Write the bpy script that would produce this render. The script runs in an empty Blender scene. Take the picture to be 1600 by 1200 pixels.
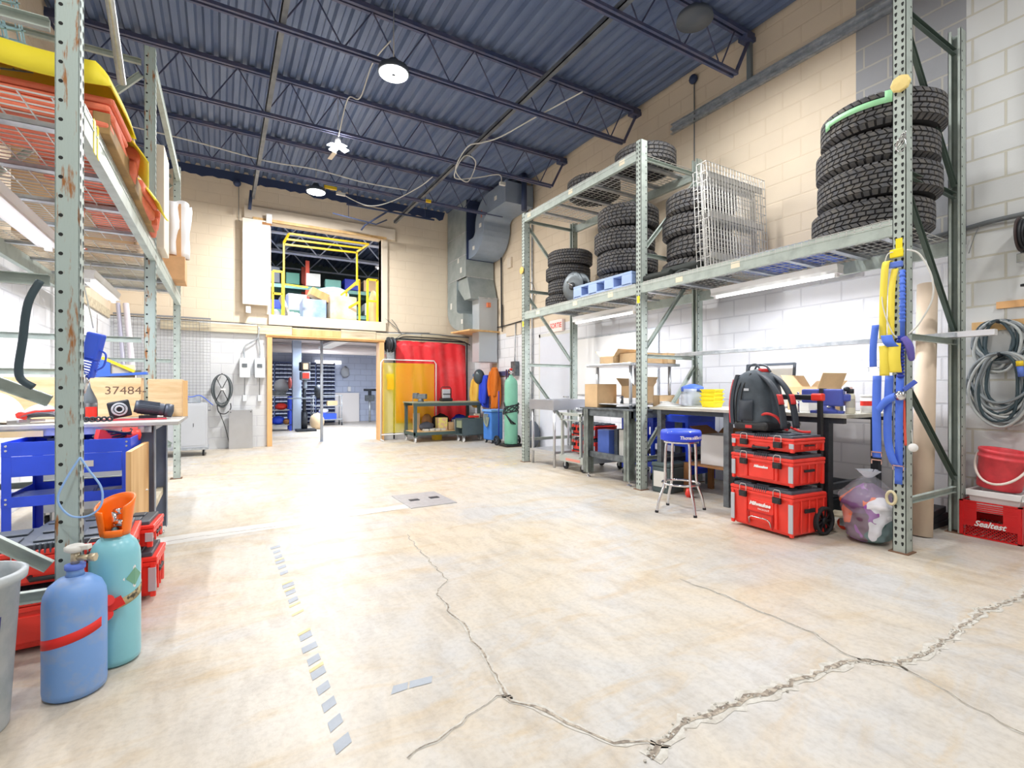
import bpy, bmesh, math, random
from mathutils import Vector, Matrix, Euler
random.seed(7)
PI = math.pi
C = bpy.context.scene.collection
S = bpy.context.scene
# ---------------------------------------------------------------- camera
YAW = math.atan(455/775)
cd = bpy.data.cameras.new('camera'); cam = bpy.data.objects.new('camera', cd); C.objects.link(cam)
cam.location = (0, 0, 1.15); cam.rotation_euler = (PI/2, 0, -YAW)
cd.sensor_width = 36; cd.lens = 775/1600*36; cd.shift_y = 7/1600; cd.clip_end = 100; cd.clip_start = 0.05
S.camera = cam
# ---------------------------------------------------------------- exposure / world
S.view_settings.view_transform = 'Standard'; S.view_settings.look = 'None'
S.view_settings.gamma = 1; S.view_settings.use_curve_mapping = False
S.view_settings.exposure = 0.10
w = bpy.data.worlds.new('world'); S.world = w; w.use_nodes = True
w.node_tree.nodes['Background'].inputs[0].default_value = (.9, .95, 1, 1)
w.node_tree.nodes['Background'].inputs[1].default_value = 0.3
# ---------------------------------------------------------------- lamps (luminaires in view, plus added ones elsewhere)
LAMPK = .8
def area(loc, rot, sx, sy, power, col=(1, 1, 1), shape='RECTANGLE', spread=PI):
    d = bpy.data.lights.new('lamp_light', 'AREA'); d.shape = shape; d.size = sx
    if shape == 'RECTANGLE': d.size_y = sy
    d.energy = power*LAMPK; d.color = col; d.spread = spread
    o = bpy.data.objects.new('lamp_light', d); C.objects.link(o); o.location = loc; o.rotation_euler = rot
    return o
HB = [(1.62, 5.3, 4.58), (1.44, 7.35, 4.62), (1.48, 9.5, 4.70)]      # lamps in the picture
for i, p in enumerate(HB):
    area((p[0], p[1], p[2]-.035), (0, 0, 0), .33 if i != 1 else .3, 0, [110, 120, 260][i], (1, .985, .96), 'DISK')
for p in [(1.6, 1.6, 4.6), (1.6, -2.2, 4.6), (3.9, -0.4, 4.6), (-.3, .2, 4.6), (3.9, 3.2, 4.6)]:   # added lamps over and behind the camera, to even out the light
    area((p[0], p[1], p[2]+.04), (0, 0, 0), .33, 0, 70, (1, .985, .96), 'DISK')
TUBES = [(4.62, 2.9, 2.165, 1.22), (4.62, 5.35, 2.165, 1.22), (-1.0, 3.85, 2.12, 1.22), (-1.0, 6.2, 2.12, 1.22)]
for x, y, z, L in TUBES:
    area((x, y, z-.045), (0, 0, 0), .05, L, 40, (.93, .95, 1))
area((2.6, 14.0, 2.3), (0, 0, 0), .3, 2.4, 210, (.86, .92, 1)); area((4.2, 13.0, 2.3), (0, 0, 0), .3, 1.2, 80, (.86, .92, 1))  # added lights that brighten the far room
area((1.3, 13.2, 4.6), (0, 0, 0), .32, 0, 130, (.95, .97, 1), 'DISK'); area((3.9, 12.2, 4.6), (0, 0, 0), .12, 1.2, 110, (.95, .97, 1))  # added lights that brighten the mezzanine
# ---------------------------------------------------------------- materials
_m = {}
def lin(c):
    return tuple((v/12.92 if v <= .04045 else ((v+.055)/1.055)**2.4) for v in c)
def M(name, col, rough=.55, metal=0., var=0., col2=None, scale=6., bump=0., bscale=None, thr=None, stretch=None, spec=None, trans=0., alpha=None, emit=None, estr=1.):
    """col given in display (sRGB) values"""
    if name in _m: return _m[name]
    m = bpy.data.materials.new(name); m.use_nodes = True
    nt = m.node_tree; b = nt.nodes['Principled BSDF']; L = nt.links.new
    b.inputs['Roughness'].default_value = rough; b.inputs['Metallic'].default_value = metal
    c = (*lin(col), 1); b.inputs['Base Color'].default_value = c
    if spec is not None: b.inputs['Specular IOR Level'].default_value = spec
    if trans: b.inputs['Transmission Weight'].default_value = trans
    if alpha is not None: b.inputs['Alpha'].default_value = alpha
    if emit: b.inputs['Emission Color'].default_value = (*lin(emit), 1); b.inputs['Emission Strength'].default_value = estr
    if var or col2 or bump:
        tc = nt.nodes.new('ShaderNodeTexCoord'); mp = nt.nodes.new('ShaderNodeMapping'); L(tc.outputs['Object'], mp.inputs['Vector'])
        if stretch: mp.inputs['Scale'].default_value = stretch
        nz = nt.nodes.new('ShaderNodeTexNoise'); nz.inputs['Scale'].default_value = scale; nz.inputs['Detail'].default_value = 5; nz.inputs['Roughness'].default_value = .6
        L(mp.outputs['Vector'], nz.inputs['Vector'])
        if var or col2:
            rp = nt.nodes.new('ShaderNodeValToRGB'); e = rp.color_ramp.elements
            c2 = lin(col2) if col2 else tuple(v*(1-var) for v in lin(col))
            t = thr or (.38, .64)
            e[0].position = t[0]; e[1].position = t[1]; e[0].color = c; e[1].color = (*c2, 1)
            L(nz.outputs['Fac'], rp.inputs['Fac']); L(rp.outputs['Color'], b.inputs['Base Color'])
        if bump:
            n2 = nt.nodes.new('ShaderNodeTexNoise'); n2.inputs['Scale'].default_value = bscale or scale*4; n2.inputs['Detail'].default_value = 4
            L(mp.outputs['Vector'], n2.inputs['Vector'])
            bp = nt.nodes.new('ShaderNodeBump'); bp.inputs['Strength'].default_value = bump; bp.inputs['Distance'].default_value = .01
            L(n2.outputs['Fac'], bp.inputs['Height']); L(bp.outputs['Normal'], b.inputs['Normal'])
    _m[name] = m
    return m
def block_mat(name, axis, paint, mortar, bw=.405, bh=.203, msize=.010, regions=None, bump=.5):
    """concrete block wall; axis = horizontal world axis; regions = [(haxis_lo, haxis_hi, z_lo, z_hi, colour)] paint areas"""
    m = bpy.data.materials.new(name); m.use_nodes = True; nt = m.node_tree; b = nt.nodes['Principled BSDF']; L = nt.links.new; N = nt.nodes.new
    b.inputs['Roughness'].default_value = .75
    g = N('ShaderNodeNewGeometry'); sp = N('ShaderNodeSeparateXYZ'); L(g.outputs['Position'], sp.inputs[0])
    cb = N('ShaderNodeCombineXYZ'); L(sp.outputs[axis], cb.inputs[0]); L(sp.outputs['Z'], cb.inputs[1])
    br = N('ShaderNodeTexBrick'); L(cb.outputs[0], br.inputs['Vector']); br.inputs['Scale'].default_value = 1
    br.inputs['Brick Width'].default_value = bw; br.inputs['Row Height'].default_value = bh; br.inputs['Mortar Size'].default_value = msize; br.inputs['Mortar Smooth'].default_value = .35
    br.inputs['Color1'].default_value = (1, 1, 1, 1); br.inputs['Color2'].default_value = (.93, .93, .93, 1); br.inputs['Mortar'].default_value = (0, 0, 0, 1)
    nz = N('ShaderNodeTexNoise'); nz.inputs['Scale'].default_value = 1.6; nz.inputs['Detail'].default_value = 8; L(g.outputs['Position'], nz.inputs['Vector'])
    def rgb(c): n = N('ShaderNodeRGB'); n.outputs[0].default_value = (*lin(c), 1); return n.outputs[0]
    def cmp(sock, lo, hi):
        a = N('ShaderNodeMath'); a.operation = 'GREATER_THAN'; L(sock, a.inputs[0]); a.inputs[1].default_value = lo
        c = N('ShaderNodeMath'); c.operation = 'LESS_THAN'; L(sock, c.inputs[0]); c.inputs[1].default_value = hi
        d = N('ShaderNodeMath'); d.operation = 'MULTIPLY'; L(a.outputs[0], d.inputs[0]); L(c.outputs[0], d.inputs[1]); return d.outputs[0]
    def mix(f, a, c, bt='MIX'):
        n = N('ShaderNodeMix'); n.data_type = 'RGBA'; n.blend_type = bt
        if hasattr(f, 'links'): L(f, n.inputs[0])
        else: n.inputs[0].default_value = f
        L(a, n.inputs[6]); L(c, n.inputs[7]); return n.outputs[2]
    col = rgb(paint); mc = rgb(mortar)
    for (a0, a1, z0, z1, c, mcol) in (regions or []):
        h = cmp(sp.outputs[axis], a0, a1); v = cmp(sp.outputs['Z'], z0, z1)
        f = N('ShaderNodeMath'); f.operation = 'MULTIPLY'; L(h, f.inputs[0]); L(v, f.inputs[1])
        col = mix(f.outputs[0], col, rgb(c)); mc = mix(f.outputs[0], mc, rgb(mcol))
    c = mix(br.outputs['Color'], mc, col)
    rp = N('ShaderNodeValToRGB'); rp.color_ramp.elements[0].color = (.80, .80, .81, 1); rp.color_ramp.elements[1].color = (1, 1, 1, 1); rp.color_ramp.elements[0].position = .3; rp.color_ramp.elements[1].position = .62
    L(nz.outputs['Fac'], rp.inputs['Fac'])
    c = mix(.45, c, rp.outputs['Color'], 'MULTIPLY'); L(c, b.inputs['Base Color'])
    n2 = N('ShaderNodeTexNoise'); n2.inputs['Scale'].default_value = 60; n2.inputs['Detail'].default_value = 4; L(g.outputs['Position'], n2.inputs['Vector'])
    ad = N('ShaderNodeMath'); ad.operation = 'MULTIPLY_ADD'; L(n2.outputs['Fac'], ad.inputs[0]); ad.inputs[1].default_value = .25; L(br.outputs['Color'], ad.inputs[2])
    bp = N('ShaderNodeBump'); bp.inputs['Strength'].default_value = bump; bp.inputs['Distance'].default_value = .006; L(ad.outputs[0], bp.inputs['Height']); L(bp.outputs['Normal'], b.inputs['Normal'])
    return m
def floor_mat():
    m = bpy.data.materials.new('concrete_floor'); m.use_nodes = True; nt = m.node_tree; b = nt.nodes['Principled BSDF']; L = nt.links.new; N = nt.nodes.new
    b.inputs['Roughness'].default_value = .38; b.inputs['Specular IOR Level'].default_value = .35
    g = N('ShaderNodeNewGeometry')
    def noise(sc, det, st=(1, 1, 1), rot=0, dist=0):
        mp = N('ShaderNodeMapping'); mp.inputs['Scale'].default_value = st; mp.inputs['Rotation'].default_value = (0, 0, rot); L(g.outputs['Position'], mp.inputs['Vector'])
        n = N('ShaderNodeTexNoise'); n.inputs['Scale'].default_value = sc; n.inputs['Detail'].default_value = det; n.inputs['Roughness'].default_value = .62; n.inputs['Distortion'].default_value = dist; L(mp.outputs['Vector'], n.inputs['Vector']); return n.outputs['Fac']
    def ramp(f, p0, c0, p1, c1):
        r = N('ShaderNodeValToRGB'); e = r.color_ramp.elements; e[0].position = p0; e[1].position = p1; e[0].color = (*lin(c0), 1); e[1].color = (*lin(c1), 1); L(f, r.inputs['Fac']); return r.outputs['Color']
    def mix(f, a, c, bt='MIX'):
        n = N('ShaderNodeMix'); n.data_type = 'RGBA'; n.blend_type = bt
        if hasattr(f, 'links'): L(f, n.inputs[0])
        else: n.inputs[0].default_value = f
        L(a, n.inputs[6]); L(c, n.inputs[7]); return n.outputs[2]
    base = ramp(noise(.9, 9, dist=.8), .36, (.765, .76, .75), .62, (.81, .765, .69))
    f2 = N('ShaderNodeMapRange'); L(noise(1.6, 10, (1, 2.6, 1), .5, 1.2), f2.inputs[0]); f2.inputs[1].default_value = .50; f2.inputs[2].default_value = .72
    r = N('ShaderNodeRGB'); r.outputs[0].default_value = (*lin((.77, .70, .59)), 1)
    c = mix(f2.outputs[0], base, r.outputs[0])
    wear = ramp(noise(3.4, 12, (3, 1, 1), -.55, .6), .44, (1, 1, 1), .70, (.90, .89, .88)); c = mix(.8, c, wear, 'MULTIPLY')
    gr = ramp(noise(40, 6), .45, (1, 1, 1), .72, (.86, .85, .84)); c = mix(.5, c, gr, 'MULTIPLY')
    L(c, b.inputs['Base Color'])
    rr = N('ShaderNodeMapRange'); L(noise(2.2, 6), rr.inputs[0]); rr.inputs[3].default_value = .28; rr.inputs[4].default_value = .55; L(rr.outputs[0], b.inputs['Roughness'])
    bp = N('ShaderNodeBump'); bp.inputs['Strength'].default_value = .12; bp.inputs['Distance'].default_value = .004; L(noise(70, 5), bp.inputs['Height']); L(bp.outputs['Normal'], b.inputs['Normal'])
    return m
def rusty(name, col, lo, hi, rust=(.62, .42, .24)):
    return M(name, col, .5, .15, col2=rust, scale=7, thr=(lo, hi), stretch=(6, 6, 1), bump=.05)
RACK = M('rack_grey_green', (.70, .745, .72), .5, .1, col2=(.62, .66, .64), scale=9, thr=(.45, .7))
RACKL = rusty('rack_rusty', (.68, .745, .73), .56, .66)
RACKD = M('rack_dark_green', (.34, .41, .38), .5, .1, var=.2)
HOLE_SHADE = M('hole_shade', (.16, .17, .17), .9)  # dark colour standing for the shade inside the upright holes
GALV = M('galvanised', (.78, .80, .82), .38, .55, col2=(.66, .69, .72), scale=14)
WIRE = M('zinc_wire', (.80, .80, .79), .4, .5)
STEEL = M('stainless', (.80, .81, .83), .28, .8, bump=.02, var=.08, scale=3)
IRON = M('steel_frame', (.46, .49, .51), .5, .4, col2=(.34, .36, .38), scale=12)
IROND = M('steel_dark', (.22, .24, .27), .5, .4, var=.3, scale=12)
CHROME = M('chrome', (.86, .86, .87), .16, 1.0)
BLACK = M('black_plastic', (.12, .125, .14), .5)
RUB = M('rubber', (.33, .335, .355), .8, col2=(.44, .42, .39), scale=20, thr=(.4, .75), bump=.1)
RUBD = M('rubber_dark', (.16, .16, .175), .85)
RED = M('red_plastic', (.95, .24, .19), .38, var=.10, scale=8)
REDB = M('red_bucket', (.95, .30, .34), .45, var=.22, scale=10)
WHITE = M('white_plastic', (.93, .93, .93), .45)
OFFW = M('off_white', (.86, .86, .84), .6, var=.06)
GREYP = M('grey_plastic', (.30, .33, .37), .5)
LGREY = M('light_grey', (.72, .74, .77), .5)
BLUE = M('blue_paint', (.20, .35, .93), .35, var=.12)
BLUED = M('blue_deep', (.10, .18, .68), .5, var=.2)
BLUEL = M('blue_light', (.38, .50, .86), .5, var=.1)
YEL = M('yellow_paint', (.96, .82, .16), .45, var=.1)
YELB = M('yellow_bright', (.98, .90, .12), .5, var=.06)
ORG = M('orange_plastic', (1.0, .47, .05), .4)
CARD = M('cardboard', (.87, .74, .57), .8, var=.12, scale=5)
CARDD = M('cardboard_dark', (.62, .44, .28), .85, var=.15, scale=5)
PLY = M('plywood', (.90, .80, .64), .6, col2=(.83, .70, .52), scale=4, stretch=(1, 6, 6))
WOOD = M('lumber', (.90, .76, .54), .65, col2=(.80, .62, .40), scale=5, stretch=(1, 1, .15))
WOODO = M('orange_lumber', (.94, .76, .54), .6, col2=(.90, .69, .45), scale=5, stretch=(1, 1, .15))
WOODG = M('old_lumber', (.84, .80, .70), .7, col2=(.66, .60, .50), scale=6, stretch=(.3, 3, 3), thr=(.4, .7))
CREAM = M('cream_paint', (.87, .80, .69), .6, var=.05, scale=2)
CREAMP = M('cream_panel', (.89, .84, .77), .55, var=.03)
DECK = M('painted_deck', (.36, .43, .57), .5, .15, col2=(.45, .51, .63), scale=3, stretch=(1, .2, 1))
JOIST = M('painted_joist', (.28, .33, .47), .5, .15, col2=(.38, .38, .48), scale=6)
PIPED = M('dark_pipe', (.22, .27, .40), .5, .2)
CABLE = M('grey_cable', (.45, .47, .48), .5, var=.2)
CABLK = M('black_cable', (.14, .15, .17), .5)
CABW = M('white_cable', (.85, .85, .83), .5)
TUBEL = M('lit_tube', (1, 1, 1), .4, emit=(1, 1, 1), estr=3.0)
LEDL = M('lit_led', (1, 1, 1), .4, emit=(1, 1, .98), estr=12.0)
CONC = floor_mat()
# ---------------------------------------------------------------- mesh builder
class MB:
    def __init__(s): s.v = []; s.f = []; s.m = []; s.mi = 0; s.X = Matrix.Identity(4); s.sm = []; s.smooth = False
    def at(s, loc=(0, 0, 0), rot=(0, 0, 0), sc=(1, 1, 1)):
        s.X = Matrix.Translation(loc) @ Euler(rot).to_matrix().to_4x4() @ Matrix.Diagonal((*sc, 1)); return s
    def mat(s, i): s.mi = i; return s
    def add(s, vs, fs, smooth=None):
        b = len(s.v); s.v += [tuple(s.X @ Vector(v)) for v in vs]
        for f in fs: s.f.append([b+i for i in f]); s.m.append(s.mi); s.sm.append(s.smooth if smooth is None else smooth)
        return s
    def box(s, x0, x1, y0, y1, z0, z1):
        vs = [(x, y, z) for z in (z0, z1) for y in (y0, y1) for x in (x0, x1)]
        return s.add(vs, [(0, 2, 3, 1), (4, 5, 7, 6), (0, 1, 5, 4), (2, 6, 7, 3), (0, 4, 6, 2), (1, 3, 7, 5)], False)
    def cb(s, c, d): return s.box(c[0]-d[0]/2, c[0]+d[0]/2, c[1]-d[1]/2, c[1]+d[1]/2, c[2]-d[2]/2, c[2]+d[2]/2)
    def bar(s, p, q, w, h=None, up=(0, 0, 1)):
        h = h or w; p = Vector(p); q = Vector(q); d = (q-p).normalized(); u = Vector(up)
        if abs(d.dot(u)) > .98: u = Vector((1, 0, 0))
        a = d.cross(u).normalized(); u = a.cross(d).normalized(); a *= w/2; u *= h/2
        vs = [p-a-u, p+a-u, p+a+u, p-a+u, q-a-u, q+a-u, q+a+u, q-a+u]
        return s.add(vs, [(3, 2, 1, 0), (4, 5, 6, 7), (0, 1, 5, 4), (1, 2, 6, 5), (2, 3, 7, 6), (3, 0, 4, 7)], False)
    def tube(s, pts, r, n=8, closed=False, caps=True):
        pts = [Vector(p) for p in pts]; k = len(pts); rings = []; prev = None
        rs = r if isinstance(r, (list, tuple)) else [r]*k
        for i, p in enumerate(pts):
            if closed: t = (pts[(i+1) % k]-pts[i-1])
            else: t = pts[min(i+1, k-1)]-pts[max(i-1, 0)]
            if t.length < 1e-9: t = Vector((0, 0, 1))
            t.normalize()
            if prev is None:
                a = t.cross(Vector((0, 0, 1)));
                if a.length < .05: a = t.cross(Vector((1, 0, 0)))
            else: a = prev-t*prev.dot(t)
            a.normalize(); prev = a; b = t.cross(a)
            rings.append([p+(a*math.cos(2*PI*j/n)+b*math.sin(2*PI*j/n))*rs[i] for j in range(n)])
        vs = [v for g in rings for v in g]; fs = []
        for i in range(k if closed else k-1):
            for j in range(n):
                a0 = i*n+j; a1 = i*n+(j+1) % n; b0 = ((i+1) % k)*n+j; b1 = ((i+1) % k)*n+(j+1) % n
                fs.append((a0, a1, b1, b0))
        s.add(vs, fs, n > 4)
        if caps and not closed: s.add(rings[0], [tuple(range(n))[::-1]], False); s.add(rings[-1], [tuple(range(n))], False)
        return s
    def cyl(s, p, q, r, r2=None, n=20): return s.tube([p, q], [r, r if r2 is None else r2], n)
    def lathe(s, prof, n=32, caps=True, smooth=True):
        vs = [(r*math.cos(2*PI*j/n), r*math.sin(2*PI*j/n), z) for r, z in prof for j in range(n)]
        fs = [(i*n+j, i*n+(j+1) % n, (i+1)*n+(j+1) % n, (i+1)*n+j) for i in range(len(prof)-1) for j in range(n)]
        s.add(vs, fs, smooth)
        if caps:
            if prof[0][0] > 1e-4: s.add(vs[:n], [tuple(range(n))[::-1]], False)
            if prof[-1][0] > 1e-4: s.add(vs[-n:], [tuple(range(n))], False)
        return s
    def prism(s, out, y0, y1, smooth=False):
        """outline in local x,z extruded along y"""
        n = len(out); vs = [(x, y0, z) for x, z in out]+[(x, y1, z) for x, z in out]
        s.add(vs, [(i, (i+1) % n, n+(i+1) % n, n+i) for i in range(n)], smooth)
        s.add(vs, [tuple(range(n))[::-1], tuple(range(n, 2*n))], False); return s
    def sheet(s, fn, nu, nv, th=0.):
        """fn(u,v)->point; optional thickness"""
        g = [[Vector(fn(i/nu, j/nv)) for j in range(nv+1)] for i in range(nu+1)]
        vs = [p for r in g for p in r]; W = nv+1
        fs = [(i*W+j, (i+1)*W+j, (i+1)*W+j+1, i*W+j+1) for i in range(nu) for j in range(nv)]
        if th:
            nr = []
            for i in range(nu+1):
                for j in range(W):
                    a = g[min(i+1, nu)][j]-g[max(i-1, 0)][j]; b = g[i][min(j+1, nv)]-g[i][max(j-1, 0)]
                    c = a.cross(b); c.normalize() if c.length > 1e-9 else None; nr.append(c)
            k = len(vs); vs2 = [v-nr[i]*th for i, v in enumerate(vs)]
            f2 = [tuple(k+i for i in f[::-1]) for f in fs]
            ed = [i*W for i in range(nu+1)]+[nu*W+j for j in range(1, W)]+[i*W+nv for i in range(nu-1, -1, -1)]+[j for j in range(nv-1, 0, -1)]
            f3 = [(ed[i], ed[(i+1) % len(ed)], k+ed[(i+1) % len(ed)], k+ed[i])[::-1] for i in range(len(ed))]
            s.add(vs+vs2, fs+f2+f3, True)
        else: s.add(vs, fs, True)
        return s
    def blob(s, c, r, n=10, jit=0., seed=0):
        rd = random.Random(seed); vs = []
        for i in range(n+1):
            a = PI*i/n
            for j in range(n*2):
                b = PI*j/n; k = 1+rd.uniform(-jit, jit)
                vs.append((c[0]+r[0]*math.sin(a)*math.cos(b)*k, c[1]+r[1]*math.sin(a)*math.sin(b)*k, c[2]-r[2]*math.cos(a)*k))
        m = n*2; return s.add(vs, [(i*m+j, i*m+(j+1) % m, (i+1)*m+(j+1) % m, (i+1)*m+j) for i in range(n) for j in range(m)], True)
    def build(s, name, mats, parent=None, bevel=0, seg=2, loc=None, rot=None):
        me = bpy.data.meshes.new(name); me.from_pydata(s.v, [], s.f)
        if not isinstance(mats, (list, tuple)): mats = [mats]
        for m in mats: me.materials.append(m)
        me.polygons.foreach_set('material_index', [min(i, len(mats)-1) for i in s.m]); me.polygons.foreach_set('use_smooth', s.sm)
        me.update(); bm = bmesh.new(); bm.from_mesh(me); bmesh.ops.remove_doubles(bm, verts=bm.verts, dist=1e-5)
        bmesh.ops.recalc_face_normals(bm, faces=bm.faces); bm.to_mesh(me); bm.free()
        o = bpy.data.objects.new(name, me); C.objects.link(o)
        if parent: o.parent = parent
        if loc: o.location = loc
        if rot: o.rotation_euler = rot
        if bevel:
            b = o.modifiers.new('bevel', 'BEVEL'); b.width = bevel; b.segments = seg; b.limit_method = 'ANGLE'; b.angle_limit = .7
            try: b.harden_normals = False
            except Exception: pass
        return o
def tag(o, label, cat, group=None, kind=None):
    if label: o['label'] = label
    if cat: o['category'] = cat
    if group: o['group'] = group
    if kind: o['kind'] = kind
    return o
def thing(name, label, cat, loc=(0, 0, 0), rz=0, group=None, rot=None):
    o = bpy.data.objects.new(name, None); C.objects.link(o); o.empty_display_size = .1
    o.location = loc; o.rotation_euler = rot or (0, 0, rz); return tag(o, label, cat, group)
def solo(name, mb, mats, label, cat, loc=(0, 0, 0), rz=0, group=None, bevel=0, rot=None, seg=2):
    o = mb.build(name, mats, None, bevel, seg); o.location = loc; o.rotation_euler = rot or (0, 0, rz); return tag(o, label, cat, group)
def struct(name, mb, mats, bevel=0):
    o = mb.build(name, mats, None, bevel); o['kind'] = 'structure'; return o
def dup(root, loc, rz, label, group=None, rot=None):
    def cp(o, par):
        c = o.copy(); C.objects.link(c); c.parent = par
        for ch in list(o.children): cp(ch, c)
        return c
    r = cp(root, None); r.location = loc; r.rotation_euler = rot or (0, 0, rz); r['label'] = label
    if group: r['group'] = group
    return r
def text(body, size, mat_, parent, loc, rot, depth=.001, name='lettering', shear=0, sx=1, bold=0):
    cu = bpy.data.curves.new('t', 'FONT'); cu.body = body; cu.size = size; cu.extrude = depth; cu.align_x = 'CENTER'; cu.align_y = 'CENTER'; cu.shear = shear; cu.offset = bold
    cu.resolution_u = 3
    t = bpy.data.objects.new('t', cu); C.objects.link(t); bpy.context.view_layer.update()
    me = bpy.data.meshes.new_from_object(t.evaluated_get(bpy.context.evaluated_depsgraph_get())); bpy.data.objects.remove(t)
    me.materials.clear(); me.materials.append(mat_); o = bpy.data.objects.new(name, me); C.objects.link(o); o.parent = parent
    o.location = loc; o.rotation_euler = rot; o.scale = (sx, 1, 1); return o
FX = (PI/2, 0, -PI/2)     # writing that faces -x
FY = (PI/2, 0, 0)         # writing that faces -y
def arc(c, r, a0, a1, n, ax='xz'):
    o = []
    for i in range(n+1):
        a = a0+(a1-a0)*i/n; u, v = r*math.cos(a), r*math.sin(a)
        o.append({'xz': (c[0]+u, c[1], c[2]+v), 'yz': (c[0], c[1]+u, c[2]+v), 'xy': (c[0]+u, c[1]+v, c[2])}[ax])
    return o
def smooth_path(pts, k=6):
    P = [Vector(p) for p in pts]; out = []
    for i in range(len(P)-1):
        p0, p1, p2, p3 = P[max(i-1, 0)], P[i], P[i+1], P[min(i+2, len(P)-1)]
        for j in range(k):
            t = j/k; out.append(.5*((2*p1)+(-p0+p2)*t+(2*p0-5*p1+4*p2-p3)*t*t+(-p0+3*p1-3*p2+p3)*t**3))
    out.append(P[-1]); return out
# ================================================================ THE SETTING
WX0, WX1, WY0, WY1 = -1.66, 5.4, -6.0, 11.0
b = MB(); b.box(-1.9, 8, WY0-.2, 18.2, -.12, 0); struct('floor', b, CONC)
CRM = (.90, .84, .75); CRMm = (.885, .82, .725); WHT = (.91, .915, .935); WHTm = (.84, .845, .87)
GRY = (.60, .61, .63); GRYm = (.70, .69, .66)
b = MB(); b.box(WX1, WX1+.2, WY0, WY1+.2, 0, 5.6)
struct('wall_right', b, block_mat('right_wall_blocks', 'Y', WHT, WHTm, regions=[(2.5, 12, 2.36, 9, CRM, CRMm), (-9, 2.5, 2.36, 9, GRY, GRYm), (-9, 1.66, -1, 9, (.82, .83, .83), (.76, .75, .70))]))
b = MB(); b.box(WX0-.2, WX0, WY0, WY1+.2, 0, 5.6)
struct('wall_left', b, block_mat('left_wall_blocks', 'Y', WHT, WHTm, regions=[(-9, 12, 2.42, 9, CRM, CRMm)]))
b = MB(); b.box(WX0-.2, WX1+.2, WY0-.2, WY0, 0, 5.6); struct('wall_front', b, block_mat('front_wall_blocks', 'X', (.86, .85, .83), WHTm))
# back wall with two openings
DX0, DX1, DZ = .86, 3.04, 2.17; OX0, OX1, OZ0, OZ1 = .84, 3.08, 2.62, 4.46
b = MB()
for x0, x1, z0, z1 in [(WX0, DX0, 0, DZ), (DX1, WX1, 0, DZ), (WX0, WX1, DZ, OZ0), (WX0, OX0, OZ0, OZ1), (OX1, WX1, OZ0, OZ1), (WX0, WX1, OZ1, 5.6)]:
    b.box(x0, x1, WY1, WY1+.2, z0, z1)
struct('wall_back', b, block_mat('back_wall_blocks', 'X', (.86, .87, .88), WHTm, regions=[(-9, 9, 2.42, 9, CRM, (.892, .83, .74))]))
# ceiling: corrugated deck, flutes along y
b = MB(); x = WX0-.1; z0, z1 = 5.33, 5.375; y0, y1 = WY0-.1, 18.0
prof = []
while x < 7.2:
    prof += [(x, z0), (x+.06, z0), (x+.085, z1), (x+.135, z1)]; x += .16
vs = [(px, y, pz) for y in (y0, y1) for px, pz in prof]; n = len(prof)
b.add(vs, [(i, i+1, n+i+1, n+i) for i in range(n-1)], False); b.box(WX0-.1, 7.2, y0, y1, 5.40, 5.5)
struct('ceiling', b, DECK)
tn = 1
def trim(mb, mats, bevel=0):
    global tn
    o = struct('trim_%d' % tn, mb, mats, bevel); tn += 1; return o
# open web joists along x
def joist(y, x0, x1, m=JOIST, zt=5.31, dz=.57, step=.62, wr=.0085):
    b = MB()
    for s in (-.03, .03): b.box(x0, x1, y+s-.018, y+s+.018, zt-.05, zt); b.box(x0+.3, x1-.3, y+s-.014, y+s+.014, zt-dz, zt-dz+.035)
    x = x0+.3; up = False; 
    while x < x1-.35:
        xe = min(x+step/2, x1-.3)
        za, zb = (zt-.04, zt-dz+.02) if up else (zt-dz+.02, zt-.04)
        b.tube([(x, y, za), (xe, y, zb)], wr, 6, caps=False); up = not up; x = xe
    b.bar((x0+.3, y, zt-dz+.02), (x0+.0, y, zt-.06), .03); b.bar((x1-.3, y, zt-dz+.02), (x1-.04, y, zt-.06), .03)
    b.box(x1-.16, x1+.02, y-.06, y+.06, zt-.1, zt-.05); b.box(x0-.02, x0+.16, y-.06, y+.06, zt-.1, zt-.05)
    return trim(b, m)
for k in range(-5, 4): joist(3.62+1.83*k, WX0, WX1)
b = MB()     # bridging angles running along y, and the dark drop at the back wall
for x, z in [(.53, 4.775), (3.3, 4.775)]:
    b.box(x-.03, x+.03, WY0, 10.7, z, z+.012); b.box(x-.03, x-.022, WY0, 10.7, z, z+.06)
trim(b, M('bridging', (.46, .48, .50), .5, .3, col2=(.34, .36, .4), scale=4))
b = MB(); rd = random.Random(3)   # ragged dark overspray edge where the deck meets the walls
x = WX0
vs = []
while x < 4.6: vs.append((x, 5.16+rd.uniform(-.03, .03)-(.0 if x < 1.5 else .02))); x += .09
b.prism([(WX0, 5.33)]+vs+[(4.6, 5.33)], 10.985, 11.0)
trim(b, PIPED)
# header band of old lumber, orange door frame
b = MB(); xs = [-.95, -.35, .62, 1.25, 2.2, 2.95, 4.0, 5.2]
for i in range(len(xs)-1): b.box(xs[i]+.003, xs[i+1]-.003, 10.93, 11.0, 2.225, 2.40-(.02 if i % 2 else 0))
trim(b, WOODG, .004)
b = MB(); b.box(1.25, 2.2, 10.92, 10.93, 2.235, 2.36); trim(b, WOOD)
b = MB(); b.box(DX0-.07, DX0+.02, 10.9, 11.2, 0, DZ); b.box(DX1-.02, DX1+.08, 10.9, 11.2, 0, DZ); b.box(DX0-.09, DX1+.1, 10.9, 11.2, DZ, DZ+.055)
trim(b, WOODO, .004)
b = MB(); b.box(DX0-.07, DX1+.08, 10.88, 10.9, DZ+.03, DZ+.045); trim(b, WOODO)
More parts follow.
